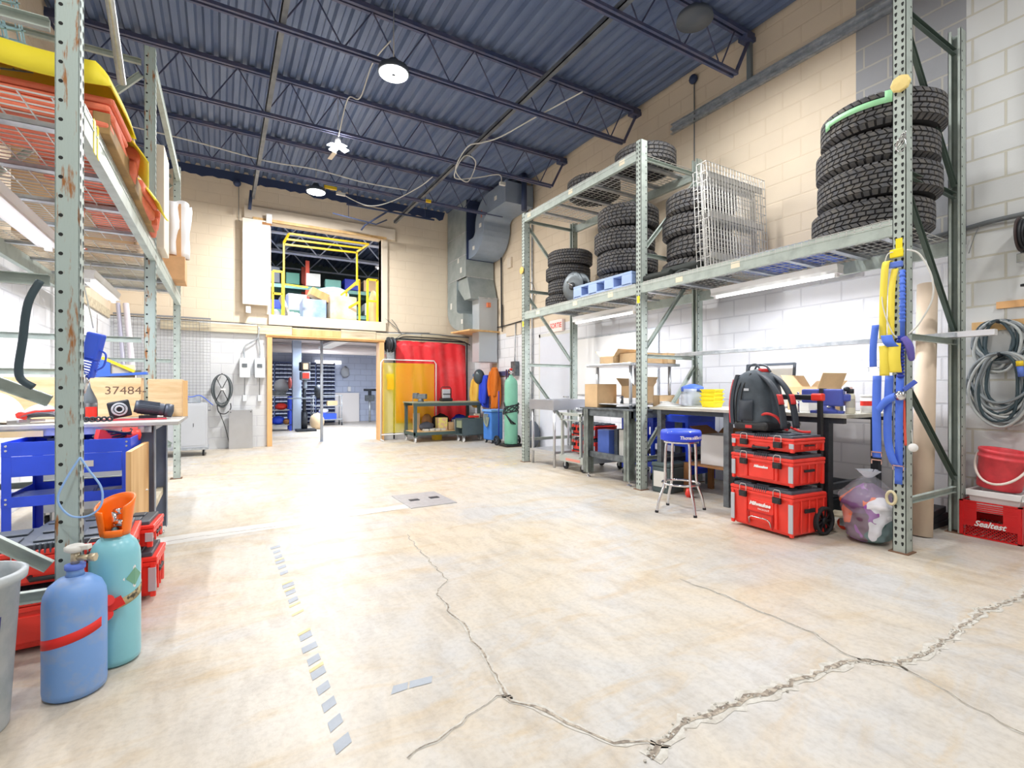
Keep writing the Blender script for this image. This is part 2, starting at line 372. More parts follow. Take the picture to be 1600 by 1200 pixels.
# upper opening: cream frame boards
b = MB(); b.box(OX0-.02, OX1+.09, 10.93, 11.0, OZ0-.20, OZ0); b.box(OX1, OX1+.13, 10.95, 11.2, OZ0-.02, OZ1+.02); b.box(OX0-.06, OX0+.02, 10.95, 11.2, OZ0, OZ1)
b.box(OX0-.45, OX1+.30, 10.94, 11.0, OZ1+.02, OZ1+.26)
trim(b, CREAMP, .004)
b = MB(); b.box(OX0-.3, OX1+.1, 10.92, 10.94, OZ1, OZ1+.05); trim(b, WOOD)
# black sag line / cable under the cream paint, left
b = MB(); b.tube([(WX0, 10.97, 2.425), (.2, 10.97, 2.42), (.9, 10.97, 2.405), (3.1, 10.95, 2.40), (4.2, 10.95, 2.44)], .008, 6); trim(b, CABLK)
# ---- room behind the lower opening + mezzanine
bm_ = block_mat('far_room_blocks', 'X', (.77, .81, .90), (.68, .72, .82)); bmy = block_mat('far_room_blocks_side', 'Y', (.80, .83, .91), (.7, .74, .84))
b = MB(); b.box(-1.7, 8, 17.8, 18.0, 0, 2.5); struct('wall_far_back', b, bm_)
b = MB(); b.box(-1.9, -1.7, 11.2, 18, 0, 2.5); b.box(7.2, 7.4, 11.2, 18, 0, 2.5); struct('wall_far_side', b, bmy)
b = MB(); b.box(-1.7, 7.2, 11.2, 17.8, 2.47, 2.60)
struct('ceiling_far_room', b, M('far_room_ceiling', (.80, .76, .76), .8))
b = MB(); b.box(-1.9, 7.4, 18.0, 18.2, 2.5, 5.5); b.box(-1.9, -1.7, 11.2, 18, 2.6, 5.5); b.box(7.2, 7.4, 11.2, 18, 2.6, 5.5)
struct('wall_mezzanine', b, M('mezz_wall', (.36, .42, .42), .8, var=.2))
for y in (12.6, 14.4, 16.2): joist(y, -1.6, 7.1, M('pale_joist', (.78, .82, .90), .5, .1), 5.28, .55, .9, .018)
# far room ceiling pipe, lit strip
b = MB(); b.cyl((-1.6, 15.6, 2.30), (7.1, 15.6, 2.30), .12, n=20)
tag(b.build('ceiling_duct', M('white_duct', (.93, .90, .90), .4)), 'large white round duct running under the far room ceiling', 'duct')
# ---- floor marks
def ribbon(pts, w, z, seed, jit=.5, step=.035):
    rd = random.Random(seed); P = []
    for a, c in zip(pts[:-1], pts[1:]):
        a = Vector((*a[:2], 0)); c = Vector((*c[:2], 0)); n = max(1, int((c-a).length/step))
        for i in range(n): P.append(a.lerp(c, i/n))
    P.append(Vector((*pts[-1][:2], 0)))
    W = w if callable(w) else (lambda t: w); L = []; R = []
    for i, p in enumerate(P):
        d = (P[min(i+1, len(P)-1)]-P[max(i-1, 0)]).normalized(); nn = Vector((-d.y, d.x, 0)); p = p+nn*rd.uniform(-.3, .3)*step
        hw = W(i/len(P))*.5
        L.append(p+nn*hw*(1+rd.uniform(-jit, jit))); R.append(p-nn*hw*(1+rd.uniform(-jit, jit)))
    vs = [(v.x, v.y, z) for v in L]+[(v.x, v.y, z) for v in R]; n = len(L)
    return vs, [(i, i+1, n+i+1, n+i) for i in range(n-1)]
CRK1 = [(1.26, 3.79), (1.19, 3.02), (1.18, 2.77), (1.05, 2.63), (1.03, 2.41), (1.0, 2.34), (1.03, 2.17), (.98, 2.04), (.98, 1.89), (.93, 1.64), (.92, 1.57), (1.0, 1.47), (1.02, 1.37), (1.1, 1.22), (1.25, 1.12)]
CRK2 = [(1.15, 1.12), (1.35, 1.17), (1.62, 1.15), (1.9, 1.12), (2.29, 1.08), (2.43, .97), (2.65, .94), (3.03, .96), (3.39, .98), (3.83, .93), (4.4, .99), (5.4, .9)]
CRK3 = [(2.38, 2.07), (2.41, 1.78), (2.40, 1.52), (2.40, 1.29), (2.33, 1.10), (2.42, .97), (2.38, .81), (2.33, .66), (2.29, .5), (2.3, .2)]
CRK4 = [(.94, 1.60), (.89, 1.62), (.79, 1.59), (.71, 1.55), (.5, 1.5)]
CKM = M('crack_dark', (.50, .46, .42), .95, col2=(.72, .68, .62), scale=40, thr=(.42, .6)); CKL = M('crack_pale_edge', (.80, .79, .76), .9, col2=(.70, .68, .64), scale=30)
b = MB()
for i, (pts, w1) in enumerate([(CRK1, lambda t: .003+.010*t), (CRK2, lambda t: .024-.010*t), (CRK3, lambda t: .006), (CRK4, lambda t: .006)]):
    b.add(*ribbon(pts, lambda t: w1(t)*2.6, .0012, i+20, .7)); 
b.mat(1)
for i, (pts, w1) in enumerate([(CRK1, lambda t: .003+.008*t), (CRK2, lambda t: .020-.010*t), (CRK3, lambda t: .004), (CRK4, lambda t: .004)]):
    b.add(*ribbon(pts, w1, .0024, i+20, .8))
rd = random.Random(5)
b.mat(0)
for k in range(150):
    i = rd.randrange(len(CRK2)-2); t = rd.random(); p = Vector(CRK2[i]).lerp(Vector(CRK2[i+1]), t); q = p+Vector((rd.gauss(0, .012), rd.gauss(0, .012))); r = rd.uniform(.002, .006)
    b.at((q.x, q.y, .003), (rd.random(), rd.random(), rd.random()*6)).cb((0, 0, 0), (r*2, r*1.4, r)); 
b.at(); struct('trim_floor_crack', b, [CKL, CKM])
b = MB(); b.add(*ribbon([(-1.2, 4.32), (-.43, 4.50), (-.19, 4.55), (1.44, 4.60)], .008, .0012, 4, .3)); struct('trim_floor_joint', b, CKM)
b = MB(); b.add([(-1.2, 4.34, .0008), (1.56, 4.62, .0008), (1.6, 4.78, .0008), (-1.2, 4.62, .0008)], [(0, 1, 2, 3)]); struct('trim_floor_patch', b, M('floor_patch', (.82, .81, .79), .5, var=.06, scale=5))
TB = M('tape_blue_grey', (.66, .69, .73), .6, var=.1, scale=20); TY = M('tape_yellow', (.86, .80, .60), .6, var=.15, scale=20)
b = MB(); rd = random.Random(9); y = 1.62; k = 0
while y < 3.95:
    if not (2.62 < y < 2.86) and rd.random() > .12:
        b.mat(0); hw = .030+rd.uniform(-.006, .004); L = .055
        b.add([(.34-hw, y, .0015), (.34+hw, y+.035, .0015), (.34+hw, y+.035+L, .0015), (.34-hw, y+L, .0015)], [(0, 1, 2, 3)], False)
    if rd.random() > .6: b.mat(1); b.add([(.31, y+.06, .0013), (.37, y+.1, .0013), (.37, y+.125, .0013), (.31, y+.085, .0013)], [(0, 1, 2, 3)], False)
    y += .115
tag(b.build('floor_tape', [TB, TY]), 'worn striped floor tape running from bottom edge up the aisle', 'floor tape')
b = MB(); b.add([(.55, 1.835, .0015), (.575, 1.885, .0015), (.632, 1.88, .0015), (.615, 1.838, .0015)], [(0, 1, 2, 3)]); b.add([(.622, 1.838, .0015), (.64, 1.882, .0015), (.73, 1.872, .0015), (.71, 1.83, .0015)], [(0, 1, 2, 3)])
tag(b.build('tape_scrap', TB), 'short grey tape scrap on floor left of the crack', 'floor tape')
for nm, pts in [('striped floor tape line crossing the floor nearest the workbench', [(-.33, 7.85), (1.43, 6.86), (2.77, 6.56), (4.0, 6.50)]), ('striped floor tape line crossing the floor nearest the far doorway', [(-.46, 9.03), (1.65, 7.86), (4.3, 7.25)])]:
    b = MB(); i = 0
    for a, c in zip(pts[:-1], pts[1:]):
        a = Vector(a); c = Vector(c); L = (c-a).length; d = (c-a)/L; nn = Vector((-d.y, d.x)); t = 0
        while t < L-.1:
            p = a+d*t; q = p+d*.07; b.mat(i % 2); i += 1
            b.add([(*(p-nn*.025), .0015), (*(q-nn*.025), .0015), (*(q+nn*.025+d*.03), .0015), (*(p+nn*.025+d*.03), .0015)], [(0, 1, 2, 3)], False); t += .075
    tag(b.build('floor_tape', [M('tape_pale', (.80, .76, .70), .6), M('tape_pale_yellow', (.88, .80, .58), .6)]), nm, 'floor tape')
t = thing('floor_hatch', 'square grey metal hatch plate set in the concrete floor', 'hatch', (1.82, 4.88, 0))
b = MB(); b.box(-.25, .23, -.30, .33, 0, .006); b.build('plate', M('hatch_plate', (.72, .72, .73), .45, .4, var=.15, scale=20), t, .002)
b = MB(); b.box(-.16, -.06, -.02, .05, .006, .01); b.build('handle', IROND, t); b = MB(); b.box(.06, .16, -.01, .06, .006, .01); b.build('handle', IROND, t)
# ---- doors, strips on the walls
b = MB(); b.box(5.36, 5.4, 7.05, 8.06, 0, 2.14); o = struct('door_1', b, M('door_white', (.86, .88, .93), .4, var=.04, scale=2), .004)
b = MB(); b.box(-.03, 0, -.55, -.5, 0, 2.2); b.box(-.03, 0, .5, .55, 0, 2.2); b.box(-.03, 0, -.55, .55, 2.14, 2.2); c = b.build('door_frame', OFFW, o); c.location = (5.4, 7.555, 0)
b = MB(); b.tube([(-.045, -.42, 1.0), (-.09, -.42, 1.0), (-.09, -.33, 1.0)], .012, 8); c = b.build('door_handle', CHROME, o); c.location = (5.405, 7.555, 0)
b = MB(); b.cyl((5.375, 2.45, 2.33), (5.375, 6.95, 2.33), .025, n=10); b.box(5.385, 5.4, 2.4, 7.0, 2.34, 2.37); trim(b, CABLE)     # grey pipe low on the painted edge
# strut channel high on the cream wall
b = MB()
for z in (0, .075): b.box(-.045, -.003, -1.95, 1.95, z-.03, z-.024); b.box(-.045, -.003, -1.95, 1.95, z+.024, z+.03); b.box(-.006, 0, -1.95, 1.95, z-.03, z+.03)
b.box(-.045, -.039, -1.95, 1.95, .03, .045)
solo('strut_channel', b, GALV, 'long galvanised strut channel high on the cream wall', 'strut channel', (5.398, 2.85, 4.69))
b = MB(); b.box(-.05, -.005, -.025, .025, 0, .55); solo('strut_drop', b, M('drop_grey', (.5, .54, .56), .5, .3), 'short grey drop strut from ceiling to the strut channel', 'strut', (5.398, 3.62, 4.79))
b = MB(); b.tube([(5.38, 4.42, 5.2), (5.38, 4.42, 3.6)], .008, 6); solo('thin_conduit', b, CABLE, 'thin conduit dropping down the cream wall behind leaning wire decks', 'conduit')
b = MB(); b.blob((5.36, 4.42, 5.22), (.05, .06, .06), 6); solo('junction_knob', b, PIPED, 'dark round junction box at top of the thin wall conduit', 'junction box')
# conduits, far left of right wall
for y, r, c, nm in [(8.35, .018, GALV, 'thin galvanised conduit running down wall left of the white door'), (8.55, .024, GALV, 'thicker galvanised conduit beside the thin one, near white door')]:
    b = MB(); b.tube([(5.37, y, 5.25), (5.37, y, .6)], r, 8); solo('wall_conduit', b, c, nm, 'conduit')
b = MB(); b.tube(smooth_path([(5.37, 8.2, 3.0), (5.33, 8.3, 3.25), (5.33, 8.5, 3.2), (5.33, 8.55, 2.8), (5.37, 8.4, 2.6), (5.37, 8.25, 3.0)]), .007, 6); solo('cable_loop', b, CABLE, 'thin grey cable loop hanging on the conduits by the door', 'cable')
b = MB(); b.tube(smooth_path([(5.37, 10.1, 2.55), (5.36, 9.6, 2.52), (5.36, 8.6, 2.55), (5.37, 7.2, 2.6)]), .012, 6); solo('wall_cable', b, CABLK, 'dark cable strung along wall right of the duct', 'cable')
# ================================================================ PALLET RACKS
def post_mb(b, x, y, z0, z1, face, W=.08, D=.10):
    """an upright: open C profile; face = +1/-1 aisle side (x direction of the outer face). w .08 along y, d .10 along x away from aisle"""
    T = .004; s = face
    xo = x; xi = x-s*D
    b.mat(0)
    def bx(a0, a1, c0, c1): b.box(min(a0, a1), max(a0, a1), c0, c1, z0, z1)
    bx(xo, xo-s*T, y-W/2, y+W/2); bx(xo, xi, y-W/2, y-W/2+T); bx(xo, xi, y+W/2-T, y+W/2)
    bx(xi, xi+s*T, y-W/2, y-W/2+.02); bx(xi, xi+s*T, y+W/2-.02, y+W/2)
    b.mat(1)
    z = z0+.06
    while z < z1-.03:
        for dy in (-.02, .02):     # flat dark shapes for the shade in teardrop slots, aisle face
            o = [(dy-.009, .006), (dy-.006, .014), (dy+.006, .014), (dy+.009, .006), (dy+.004, -.013), (dy-.004, -.013)]
            xs = xo+s*.0006
            b.add([(xs, y+q, z+r) for q, r in o], [tuple(range(6))], False)
        z += .0508
    z = z0+.08
    while z < z1-.03:              # flat dark discs for the shade in round holes, camera side
        c = (x-s*D*.76, y-W/2-.0006, z); n = 10
        b.add([(c[0]+.0075*math.cos(2*PI*i/n), c[1], c[2]+.0075*math.sin(2*PI*i/n)) for i in range(n)], [tuple(range(n))], False)
        z += .0762
    b.mat(0)
def upright(name, parent, x, y, h, face, mats, W=.08, D=.10):
    b = MB(); post_mb(b, x, y, .006, h, face, W, D); b.build(name, mats, parent)
    b = MB(); b.box(x-.11 if face > 0 else x-.02, x+.02 if face > 0 else x+.11, y-.06, y+.06, 0, .007); b.build('foot_plate', M('foot_plate_rust', (.50, .38, .30), .8, .2), parent)
def brace(parent, p, q, m=None, w=.042, h=.03):
    """open channel brace"""
    b = MB(); b.bar(p, q, .004, w, up=(0, 0, 1)) if False else None
    b = MB(); p = Vector(p); q = Vector(q)
    b.bar(p+Vector((0, .013, 0)), q+Vector((0, .013, 0)), .003, w); d = (q-p).normalized(); u = Vector((0, 1, 0)).cross(d).normalized()*(w/2)
    b.bar(p+u, q+u, .028, .003); b.bar(p-u, q-u, .028, .003)
    b.build('brace', m or RACK, parent)
def beam(parent, x, y0, y1, zt, face, m=None, h=.11, tags=(), x1=None):
    x1 = x if x1 is None else x1
    b = MB(); w = .045
    b.bar((x-face*w/2, y0, zt-h/2), (x1-face*w/2, y1, zt-h/2), w, h)
    b.bar((x-face*w*.25+face*.0, y0, zt-h*.3), (x1-face*w*.25, y1, zt-h*.3), w*.5+.006, .006)   # rolled step line
    for y, xx in ((y0, x), (y1, x1)):
        b.box(xx-.006, xx+.006, y-.03, y+.03, zt-h-.03, zt+.03) if False else None
    b.build('beam', m or RACK, parent)
def wire_deck_mb(x0, x1, y0, y1, z, face, chan=3, ny=None, step=.055, nx=.10):
    """x from aisle side x0 to back x1"""
    b = MB(); r = .0026
    n = int(round((y1-y0)/step))
    for i in range(n+1):
        y = y0+(y1-y0)*i/n
        b.bar((x0, y, z), (x1, y, z), r*2); b.bar((x0, y, z), (x0, y, z-.05), r*2)
    k = int(abs(x1-x0)/nx)
    for i in range(k+1):
        x = x0+(x1-x0)*i/k; b.bar((x, y0, z-.004), (x, y1, z-.004), r*2)
    b.bar((x0, y0, z-.03), (x0, y1, z-.03), r*2)
    return b
def chan_mb(x0, x1, y, z):
    b = MB(); b.box(min(x0, x1), max(x0, x1), y-.03, y+.03, z-.028, z-.025); b.box(min(x0, x1), max(x0, x1), y-.03, y-.027, z-.028, z-.006); b.box(min(x0, x1), max(x0, x1), y+.027, y+.03, z-.028, z-.006); return b
def deck(parent, xa, xb, y0, y1, z, m=None, nch=3):
    wire_deck_mb(xa, xb, y0, y1, z, 1).build('wire_deck', m or WIRE, parent)
    for i in range(nch):
        y = y0+(y1-y0)*(i+.5)/nch; chan_mb(xa+(.05 if xb > xa else -.05), xb, y, z).build('deck_channel', m or GALV, parent)
# ---- right rack
FXR, BXR = 4.09, 5.13
RR = thing('pallet_rack', 'tall grey-green pallet rack along right wall, loaded with tires', 'pallet rack', (4.6, 4.13, 0))
RR.matrix_world = Matrix.Identity(4); RR.location = (0, 0, 0)
RY = [1.62, 4.13, 6.62]
for i, y in enumerate(RY):
    h = [4.0, 3.97, 3.90][i]
    upright('upright', RR, FXR, y, h, -1, [RACK, HOLE_SHADE]); upright('upright', RR, BXR, y, h, 1, [RACK, HOLE_SHADE])
    a, c = FXR+.10, BXR-.10; hs = [.35, 1.52, 2.68, 3.82 if i < 1 else 3.78]
    for z in hs: brace(RR, (a, y, z), (c, y, z), RACKD if i == 0 and z > 1.6 else None)
    for k in range(3):
        z0, z1 = hs[k]+.08, hs[k+1]-.10
        p, q = ((a, z0), (c, z1)) if i == 1 else ((a, z1), (c, z0))
        if i == 0 and k == 0: p, q = (a, 1.18), (c, .44)
        brace(RR, (p[0], y, p[1]), (q[0], y, q[1]), RACKD if i == 0 else None)
ZD = 2.35
for y0, y1 in zip(RY[:-1], RY[1:]):
    beam(RR, FXR+.0, y0+.04, y1-.04, ZD-.01, -1); beam(RR, BXR, y0+.04, y1-.04, ZD-.01, 1)
    for k in range(2):
        ya = y0+.06+k*(y1-y0-.12)/2; yb = ya+(y1-y0-.12)/2-.02
        deck(RR, FXR+.002, BXR-.01, ya, yb, ZD)
y0, y1 = RY[1], RY[2]; ZT = 3.87
beam(RR, FXR, y0+.04, y1-.04, ZT-.01, -1); beam(RR, BXR, y0+.04, y1-.04, ZT-.01, 1)
for k in range(2):
    ya = y0+.06+k*(y1-y0-.12)/2; deck(RR, FXR+.002, BXR-.01, ya, ya+(y1-y0-.12)/2-.02, ZT)
for (y, z) in [(2.9, ZD-.06), (3.55, ZD-.07), (4.6, ZD-.06), (5.3, ZD-.06), (6.2, ZD-.06), (4.4, ZT-.05), (5.4, ZT-.05), (6.45, ZT-.05)]:
    b = MB(); b.box(FXR-.002, FXR, y-.045, y+.045, z-.028, z+.028); b.build('shelf_label', M('label_card', (.95, .90, .80), .6), RR)
b = MB()
for y, z in [(4.13, 2.15), (6.62, 3.0)]:
    pass
for y in RY: 
    b = MB(); b.box(FXR-.003, FXR-.0008, y-.02, y+.02, 2.12, 2.2); b.build('caution_sticker', YELB, RR)
# ---- left rack (turned a hair)
LR = thing('pallet_rack', 'rust-stained pallet rack along left wall, closest to the camera', 'pallet rack', (-.49, 2.6, 0))
LA = math.atan2(.045, 5.0)
LR.rotation_euler = (0, 0, -LA); 
LY = [0.0, 2.45, 5.0]; FXL, BXL = 0.0, -1.06
LR.location = (-.49, 2.64, 0)
for i, y in enumerate(LY):
    h = [4.6, 3.98, 3.98][i]
    upright('upright', LR, FXL, y, h, 1, [RACKL if i < 2 else RACK, HOLE_SHADE], .07, .076); upright('upright', LR, BXL, y, h, -1, [RACK, HOLE_SHADE], .07, .076)
    a, c = FXL-.10, BXL+.10
    hs = [[.33, 1.58, 2.6, 3.8], [.42, 1.28, 1.55, 3.85], [.42, 1.5, 2.7, 3.85]][i]
    for z in hs: brace(LR, (a, y, z), (c, y, z))
    brace(LR, (a, y, .44), (c, y, 1.12)); brace(LR, (a, y, 1.10), (c, y, 1.52)) if i == 0 else None
    brace(LR, (a, y, 3.75), (c, y, 2.75))
for y0, y1 in zip(LY[:-1], LY[1:]):
    beam(LR, FXL, y0+.04, y1-.04, 2.33, 1, RACK, .12); beam(LR, BXL, y0+.04, y1-.04, 2.33, -1, RACK, .12)
    for k in range(2):
        ya = y0+.06+k*(y1-y0-.12)/2; deck(LR, FXL-.002, BXL+.01, ya, ya+(y1-y0-.12)/2-.02, 2.342, nch=2)
beam(LR, FXL, LY[1]+.04, LY[2]-.04, 3.88, 1, RACK, .09); beam(LR, BXL, LY[1]+.04, LY[2]-.04, 3.88, -1, RACK, .09)
b = MB(); b.box(.0, .003, .20, .235, 2.20, 2.35); b.box(.0, .003, .27, .30, 2.20, 2.35); b.build('yellow_tape', YELB, LR)
def L(x, y, z=0):        # point given in the left rack's frame
    c, s = math.cos(-LA), math.sin(-LA); return (-.49+x*c-y*s, 2.64+x*s+y*c, z)
# ---- fluorescent fittings under the shelves
for (x, y, z, Ln), lb in zip(TUBES, ['lit tube light under the right rack shelf, right one', 'lit tube light under the right rack shelf, left one above the stainless overshelf', 'lit tube light under the left rack, nearest the camera', 'lit tube light under the left rack, further one']):
    t = thing('tube_light', lb, 'light', (x, y, z), 0, 'fluorescent lights under the racks')
    b = MB(); b.prism([(-.06, .06), (-.045, .015), (-.05, -.012), (-.06, -.015), (-.06, -.018), (.06, -.018), (.06, -.015), (.05, -.012), (.045, .015), (.06, .06)], -Ln/2-.03, Ln/2+.03); b.build('housing', WHITE, t)
    b = MB(); b.cyl((0, -Ln/2, -.030), (0, Ln/2, -.030), .013, n=12); b.build('tube', TUBEL, t)
    for s in (-1, 1): b = MB(); b.box(-.02, .02, s*Ln/2-.012, s*Ln/2+.012, -.045, -.015); b.build('socket', WHITE, t)
    for s in (-1, 1): b = MB(); b.tube([(0, s*Ln/2*.8, .05), (0, s*Ln/2*.8, .15)], .003, 5); b.build('hanger', WIRE, t)
# ---- high bay lamps
for i, (x, y, z) in enumerate(HB):
    if i == 1:
        t = thing('garage_lamp', 'small three-wing LED lamp hanging between the two round lamps', 'light', (x, y, z))
        b = MB(); b.lathe([(.0, .10), (.03, .10), (.04, .06), (.04, .0)], 16); b.build('body', WHITE, t)
        for k in range(4):
            b = MB().at((0, 0, 0), (0, .25, k*PI/2+.4)); b.box(.04, .15, -.05, .05, -.012, .0); b.build('wing', LEDL, t)
        b = MB(); b.tube([(0, 0, .10), (0, 0, .73)], .005, 6); b.build('suspension', WIRE, t)
        b = MB().at((-.02, .32, -.03), (0, 0, .1)); b.box(-.03, .03, -.13, .13, -.006, .006); b.build('panel_flap', CREAMP, t)
    else:
        t = thing('high_bay_lamp', ['big round high bay lamp glowing near the top of picture', '', 'round high bay lamp glowing low, above the upper opening'][i], 'light', (x, y, z), 0, 'high bay lamps')
        b = MB(); b.lathe([(.0, .14), (.05, .14), (.07, .08), (.16, .05), (.17, .0), (.165, -.01)], 32); b.build('housing', GREYP, t)
        b = MB(); b.lathe([(.0, -.020), (.15, -.020), (.155, -.005)], 32, caps=False); b.build('lens', LEDL, t)
        b = MB(); b.lathe([(.0, -.026), (.018, -.026), (.018, -.015)], 12); b.build('sensor', GREYP, t)
        b = MB(); b.tube([(0, 0, .14), (0, 0, [.76, .7, .64][i])], .006, 6); b.build('suspension', WIRE, t)
for i, p in enumerate([(1.6, 1.6, 4.66), (1.6, -2.2, 4.66), (3.9, -0.4, 4.66), (-.3, .2, 4.66), (3.9, 3.2, 4.66)]):  # housings for the added lamps over and behind the camera
    b = MB(); b.lathe([(.0, .14), (.05, .14), (.07, .08), (.16, .05), (.17, .0), (.0, -.01)], 24)
    solo('high_bay_lamp', b, GREYP, ['added round lamp above the camera aisle', 'added round lamp behind the camera, far one', 'added round lamp behind the camera, right side', 'added round lamp beside the left rack, outside picture', 'added round lamp above the tire stacks, outside picture'][i], 'light', p, group='high bay lamps')
def cable(name, pts, r, m, lb, cat='cable', k=6, group=None):
    b = MB(); b.tube(smooth_path(pts, k), r, 6); return solo(name, b, m, lb, cat, group=group)
cable('lamp_cable', [(1.60, 5.35, 4.95), (1.55, 5.9, 5.0), (1.5, 6.3, 4.78), (1.42, 6.6, 4.9), (1.40, 7.0, 4.68), (1.44, 7.3, 4.72)], .008, CABW, 'white cord between the big lamp and the small winged lamp')
cable('ceiling_cable', [(3.9, 4.9, 4.86), (3.65, 5.6, 4.8), (3.45, 6.2, 4.75), (3.25, 6.4, 4.70), (3.16, 6.7, 4.74), (3.15, 7.1, 4.55), (3.45, 7.3, 4.5), (3.5, 7.1, 4.75), (3.25, 7.0, 4.75), (3.2, 7.25, 4.5), (3.6, 7.3, 4.6), (4.0, 7.25, 4.72), (4.05, 7.25, 4.6)], .009, CABW, 'white cord with a hanging loop below the right ceiling joists')
cable('ceiling_cable', [(-1.5, 9.0, 4.96), (-.4, 9.0, 4.93), (.6, 9.0, 4.86), (1.4, 9.0, 4.89), (2.2, 9.0, 4.84), (3.0, 9.0, 4.86)], .011, CABW, 'pale cable strung straight along the far ceiling joist')
cable('ceiling_cable', [(1.95, 9.55, 4.76), (2.4, 9.5, 4.62), (2.75, 9.2, 4.66), (3.1, 8.6, 4.8), (3.2, 8.2, 4.86)], .009, CABW, 'white cord rising from the yellow-tagged fitting to the ceiling')
b = MB(); b.cb((0, 0, 0), (.16, .05, .05)); solo('cable_connector', b, OFFW, 'white plug connector on joist right of the low lamp', 'connector', (1.92, 9.55, 4.76)); 
b = MB(); b.cb((0, 0, 0), (.22, .04, .05)); solo('yellow_tag', b, YEL, 'yellow label on joist right of the low lamp', 'label', (1.72, 9.45, 4.80))
b = MB(); b.cb((0, 0, 0), (.10, .04, .05)); solo('yellow_tag', b, YEL, 'yellow label on joist near the duct corner', 'label', (3.45, 9.06, 4.76))
b = MB(); b.cb((0, 0, 0), (.10, .05, .05)); solo('cable_connector', b, OFFW, 'white plug hanging at end of the looped ceiling cord', 'connector', (4.07, 7.25, 4.58))
b = MB(); b.tube([(2.1, 9.9, 4.72), (3.9, 9.9, 4.72)], .02, 8); b.tube([(2.9, 9.9, 4.72), (2.55, 10.3, 4.50), (2.5, 10.4, 4.42)], .018, 8); b.tube([(1.9, 10.2, 4.60), (2.75, 10.2, 4.52), (2.95, 10.1, 4.62)], .014, 8)
b.tube([(2.3, 9.9, 4.72), (2.3, 9.9, 5.33)], .006, 6); b.tube([(3.7, 9.9, 4.72), (3.7, 9.9, 5.33)], .006, 6); b.tube([(2.2, 10.2, 4.57), (2.2, 10.2, 5.33)], .006, 6); solo('gas_pipe', b, PIPED, 'dark pipework hanging below the ceiling right of the low lamp', 'pipe')
b = MB(); b.tube([(.50, 10.6, 4.9), (.47, 10.65, 4.55)], .03, 10); solo('drop_pipe', b, PIPED, 'short dark pipe dropping from ceiling in front of the cream wall', 'pipe')
b = MB(); b.blob((.27, 10.9, 5.1), (.07, .06, .07), 6); solo('junction_knob', b, PIPED, 'dark round junction box where deck meets far cream wall', 'junction box')
cable('wall_cable', [(.30, 10.95, 5.1), (.30, 10.97, 4.5), (.31, 10.98, 4.4)], .006, CABLE, 'thin cord running down the far wall left of the upper opening')
# ================================================================ TIRES
def tire_mb(R, W, seed=0, rows=5, nseg=44, rim=.2):
    b = MB(); b.smooth = True
    sh = .86*R; hw = W/2
    prof = [(rim, -hw*.62), (rim+.01, -hw*.75), (rim+.05, -hw*.93), ((rim+sh)/2+.02, -hw), (sh-.01, -hw*.93), (R-.03, -hw*.82), (R-.014, -hw*.70), (R-.014, hw*.70), (R-.03, hw*.82), (sh-.01, hw*.93), ((rim+sh)/2+.02, hw), (rim+.05, hw*.93), (rim+.01, hw*.75), (rim, hw*.62), (rim-.006, 0), (rim, -hw*.62)]
    b.mat(1); b.lathe([(r, z+hw) for r, z in prof], 56, caps=False); b.mat(0)
    rd = random.Random(seed); rw = 2*hw*.74/rows
    def P(a, r, z): return (r*math.cos(a), r*math.sin(a), z+hw)
    for k in range(rows):
        za = -hw*.74+k*rw+.004; zb = za+rw-.008; off = rd.random()
        for j in range(nseg):
            a0 = 2*PI*(j+off+.06)/nseg; a1 = 2*PI*(j+off+.92)/nseg; sk = (.35 if k % 2 else -.35)*2*PI/nseg*(0 if k == rows//2 else 1)
            r0 = R-.016; r1 = R-.001*(abs(k-rows/2+.5))
            vs = [P(a0, r0, za), P(a1, r0, za), P(a1+sk, r0, zb), P(a0+sk, r0, zb), P(a0+.004, r1, za+.002), P(a1-.004, r1, za+.002), P(a1+sk-.004, r1, zb-.002), P(a0+sk+.004, r1, zb-.002)]
            b.add(vs, [(0, 1, 5, 4), (1, 2, 6, 5), (2, 3, 7, 6), (3, 0, 4, 7), (4, 5, 6, 7)], False)
    for s in (-1, 1):              # shoulder lugs
        for j in range(nseg):
            a0 = 2*PI*(j+.1)/nseg; a1 = 2*PI*(j+.8)/nseg
            vs = [P(a0, R-.006, s*hw*.73), P(a1, R-.006, s*hw*.73), P(a1, sh+.012, s*hw*.955), P(a0, sh+.012, s*hw*.955), P(a0, R-.03, s*hw*.70), P(a1, R-.03, s*hw*.70), P(a1, sh, s*hw*.85), P(a0, sh, s*hw*.85)]
            b.add(vs, [(0, 1, 2, 3), (0, 4, 5, 1), (1, 5, 6, 2), (3, 2, 6, 7), (0, 3, 7, 4)], False)
    return b
TW = [tire_mb(.415, .258, 1, 5, 46), tire_mb(.40, .292, 2, 5, 40), tire_mb(.345, .224, 3, 4, 52), tire_mb(.378, .250, 4, 4, 38)]
TM = [None]*4
def tire(k, x, y, z, label, group, rz=0., dx=0, dy=0):
    global TM
    if TM[k] is None:
        TM[k] = TW[k].build('tire', [RUB, RUBD]); o = TM[k]
    else: o = TM[k].copy(); C.objects.link(o)
    o.location = (x+dx, y+dy, z); o.rotation_euler = (0, 0, rz); tag(o, label, 'tire', group); return o
ORD = {4: ['bottom', 'second from bottom', 'second from top', 'top']}
zb = ZD+.004
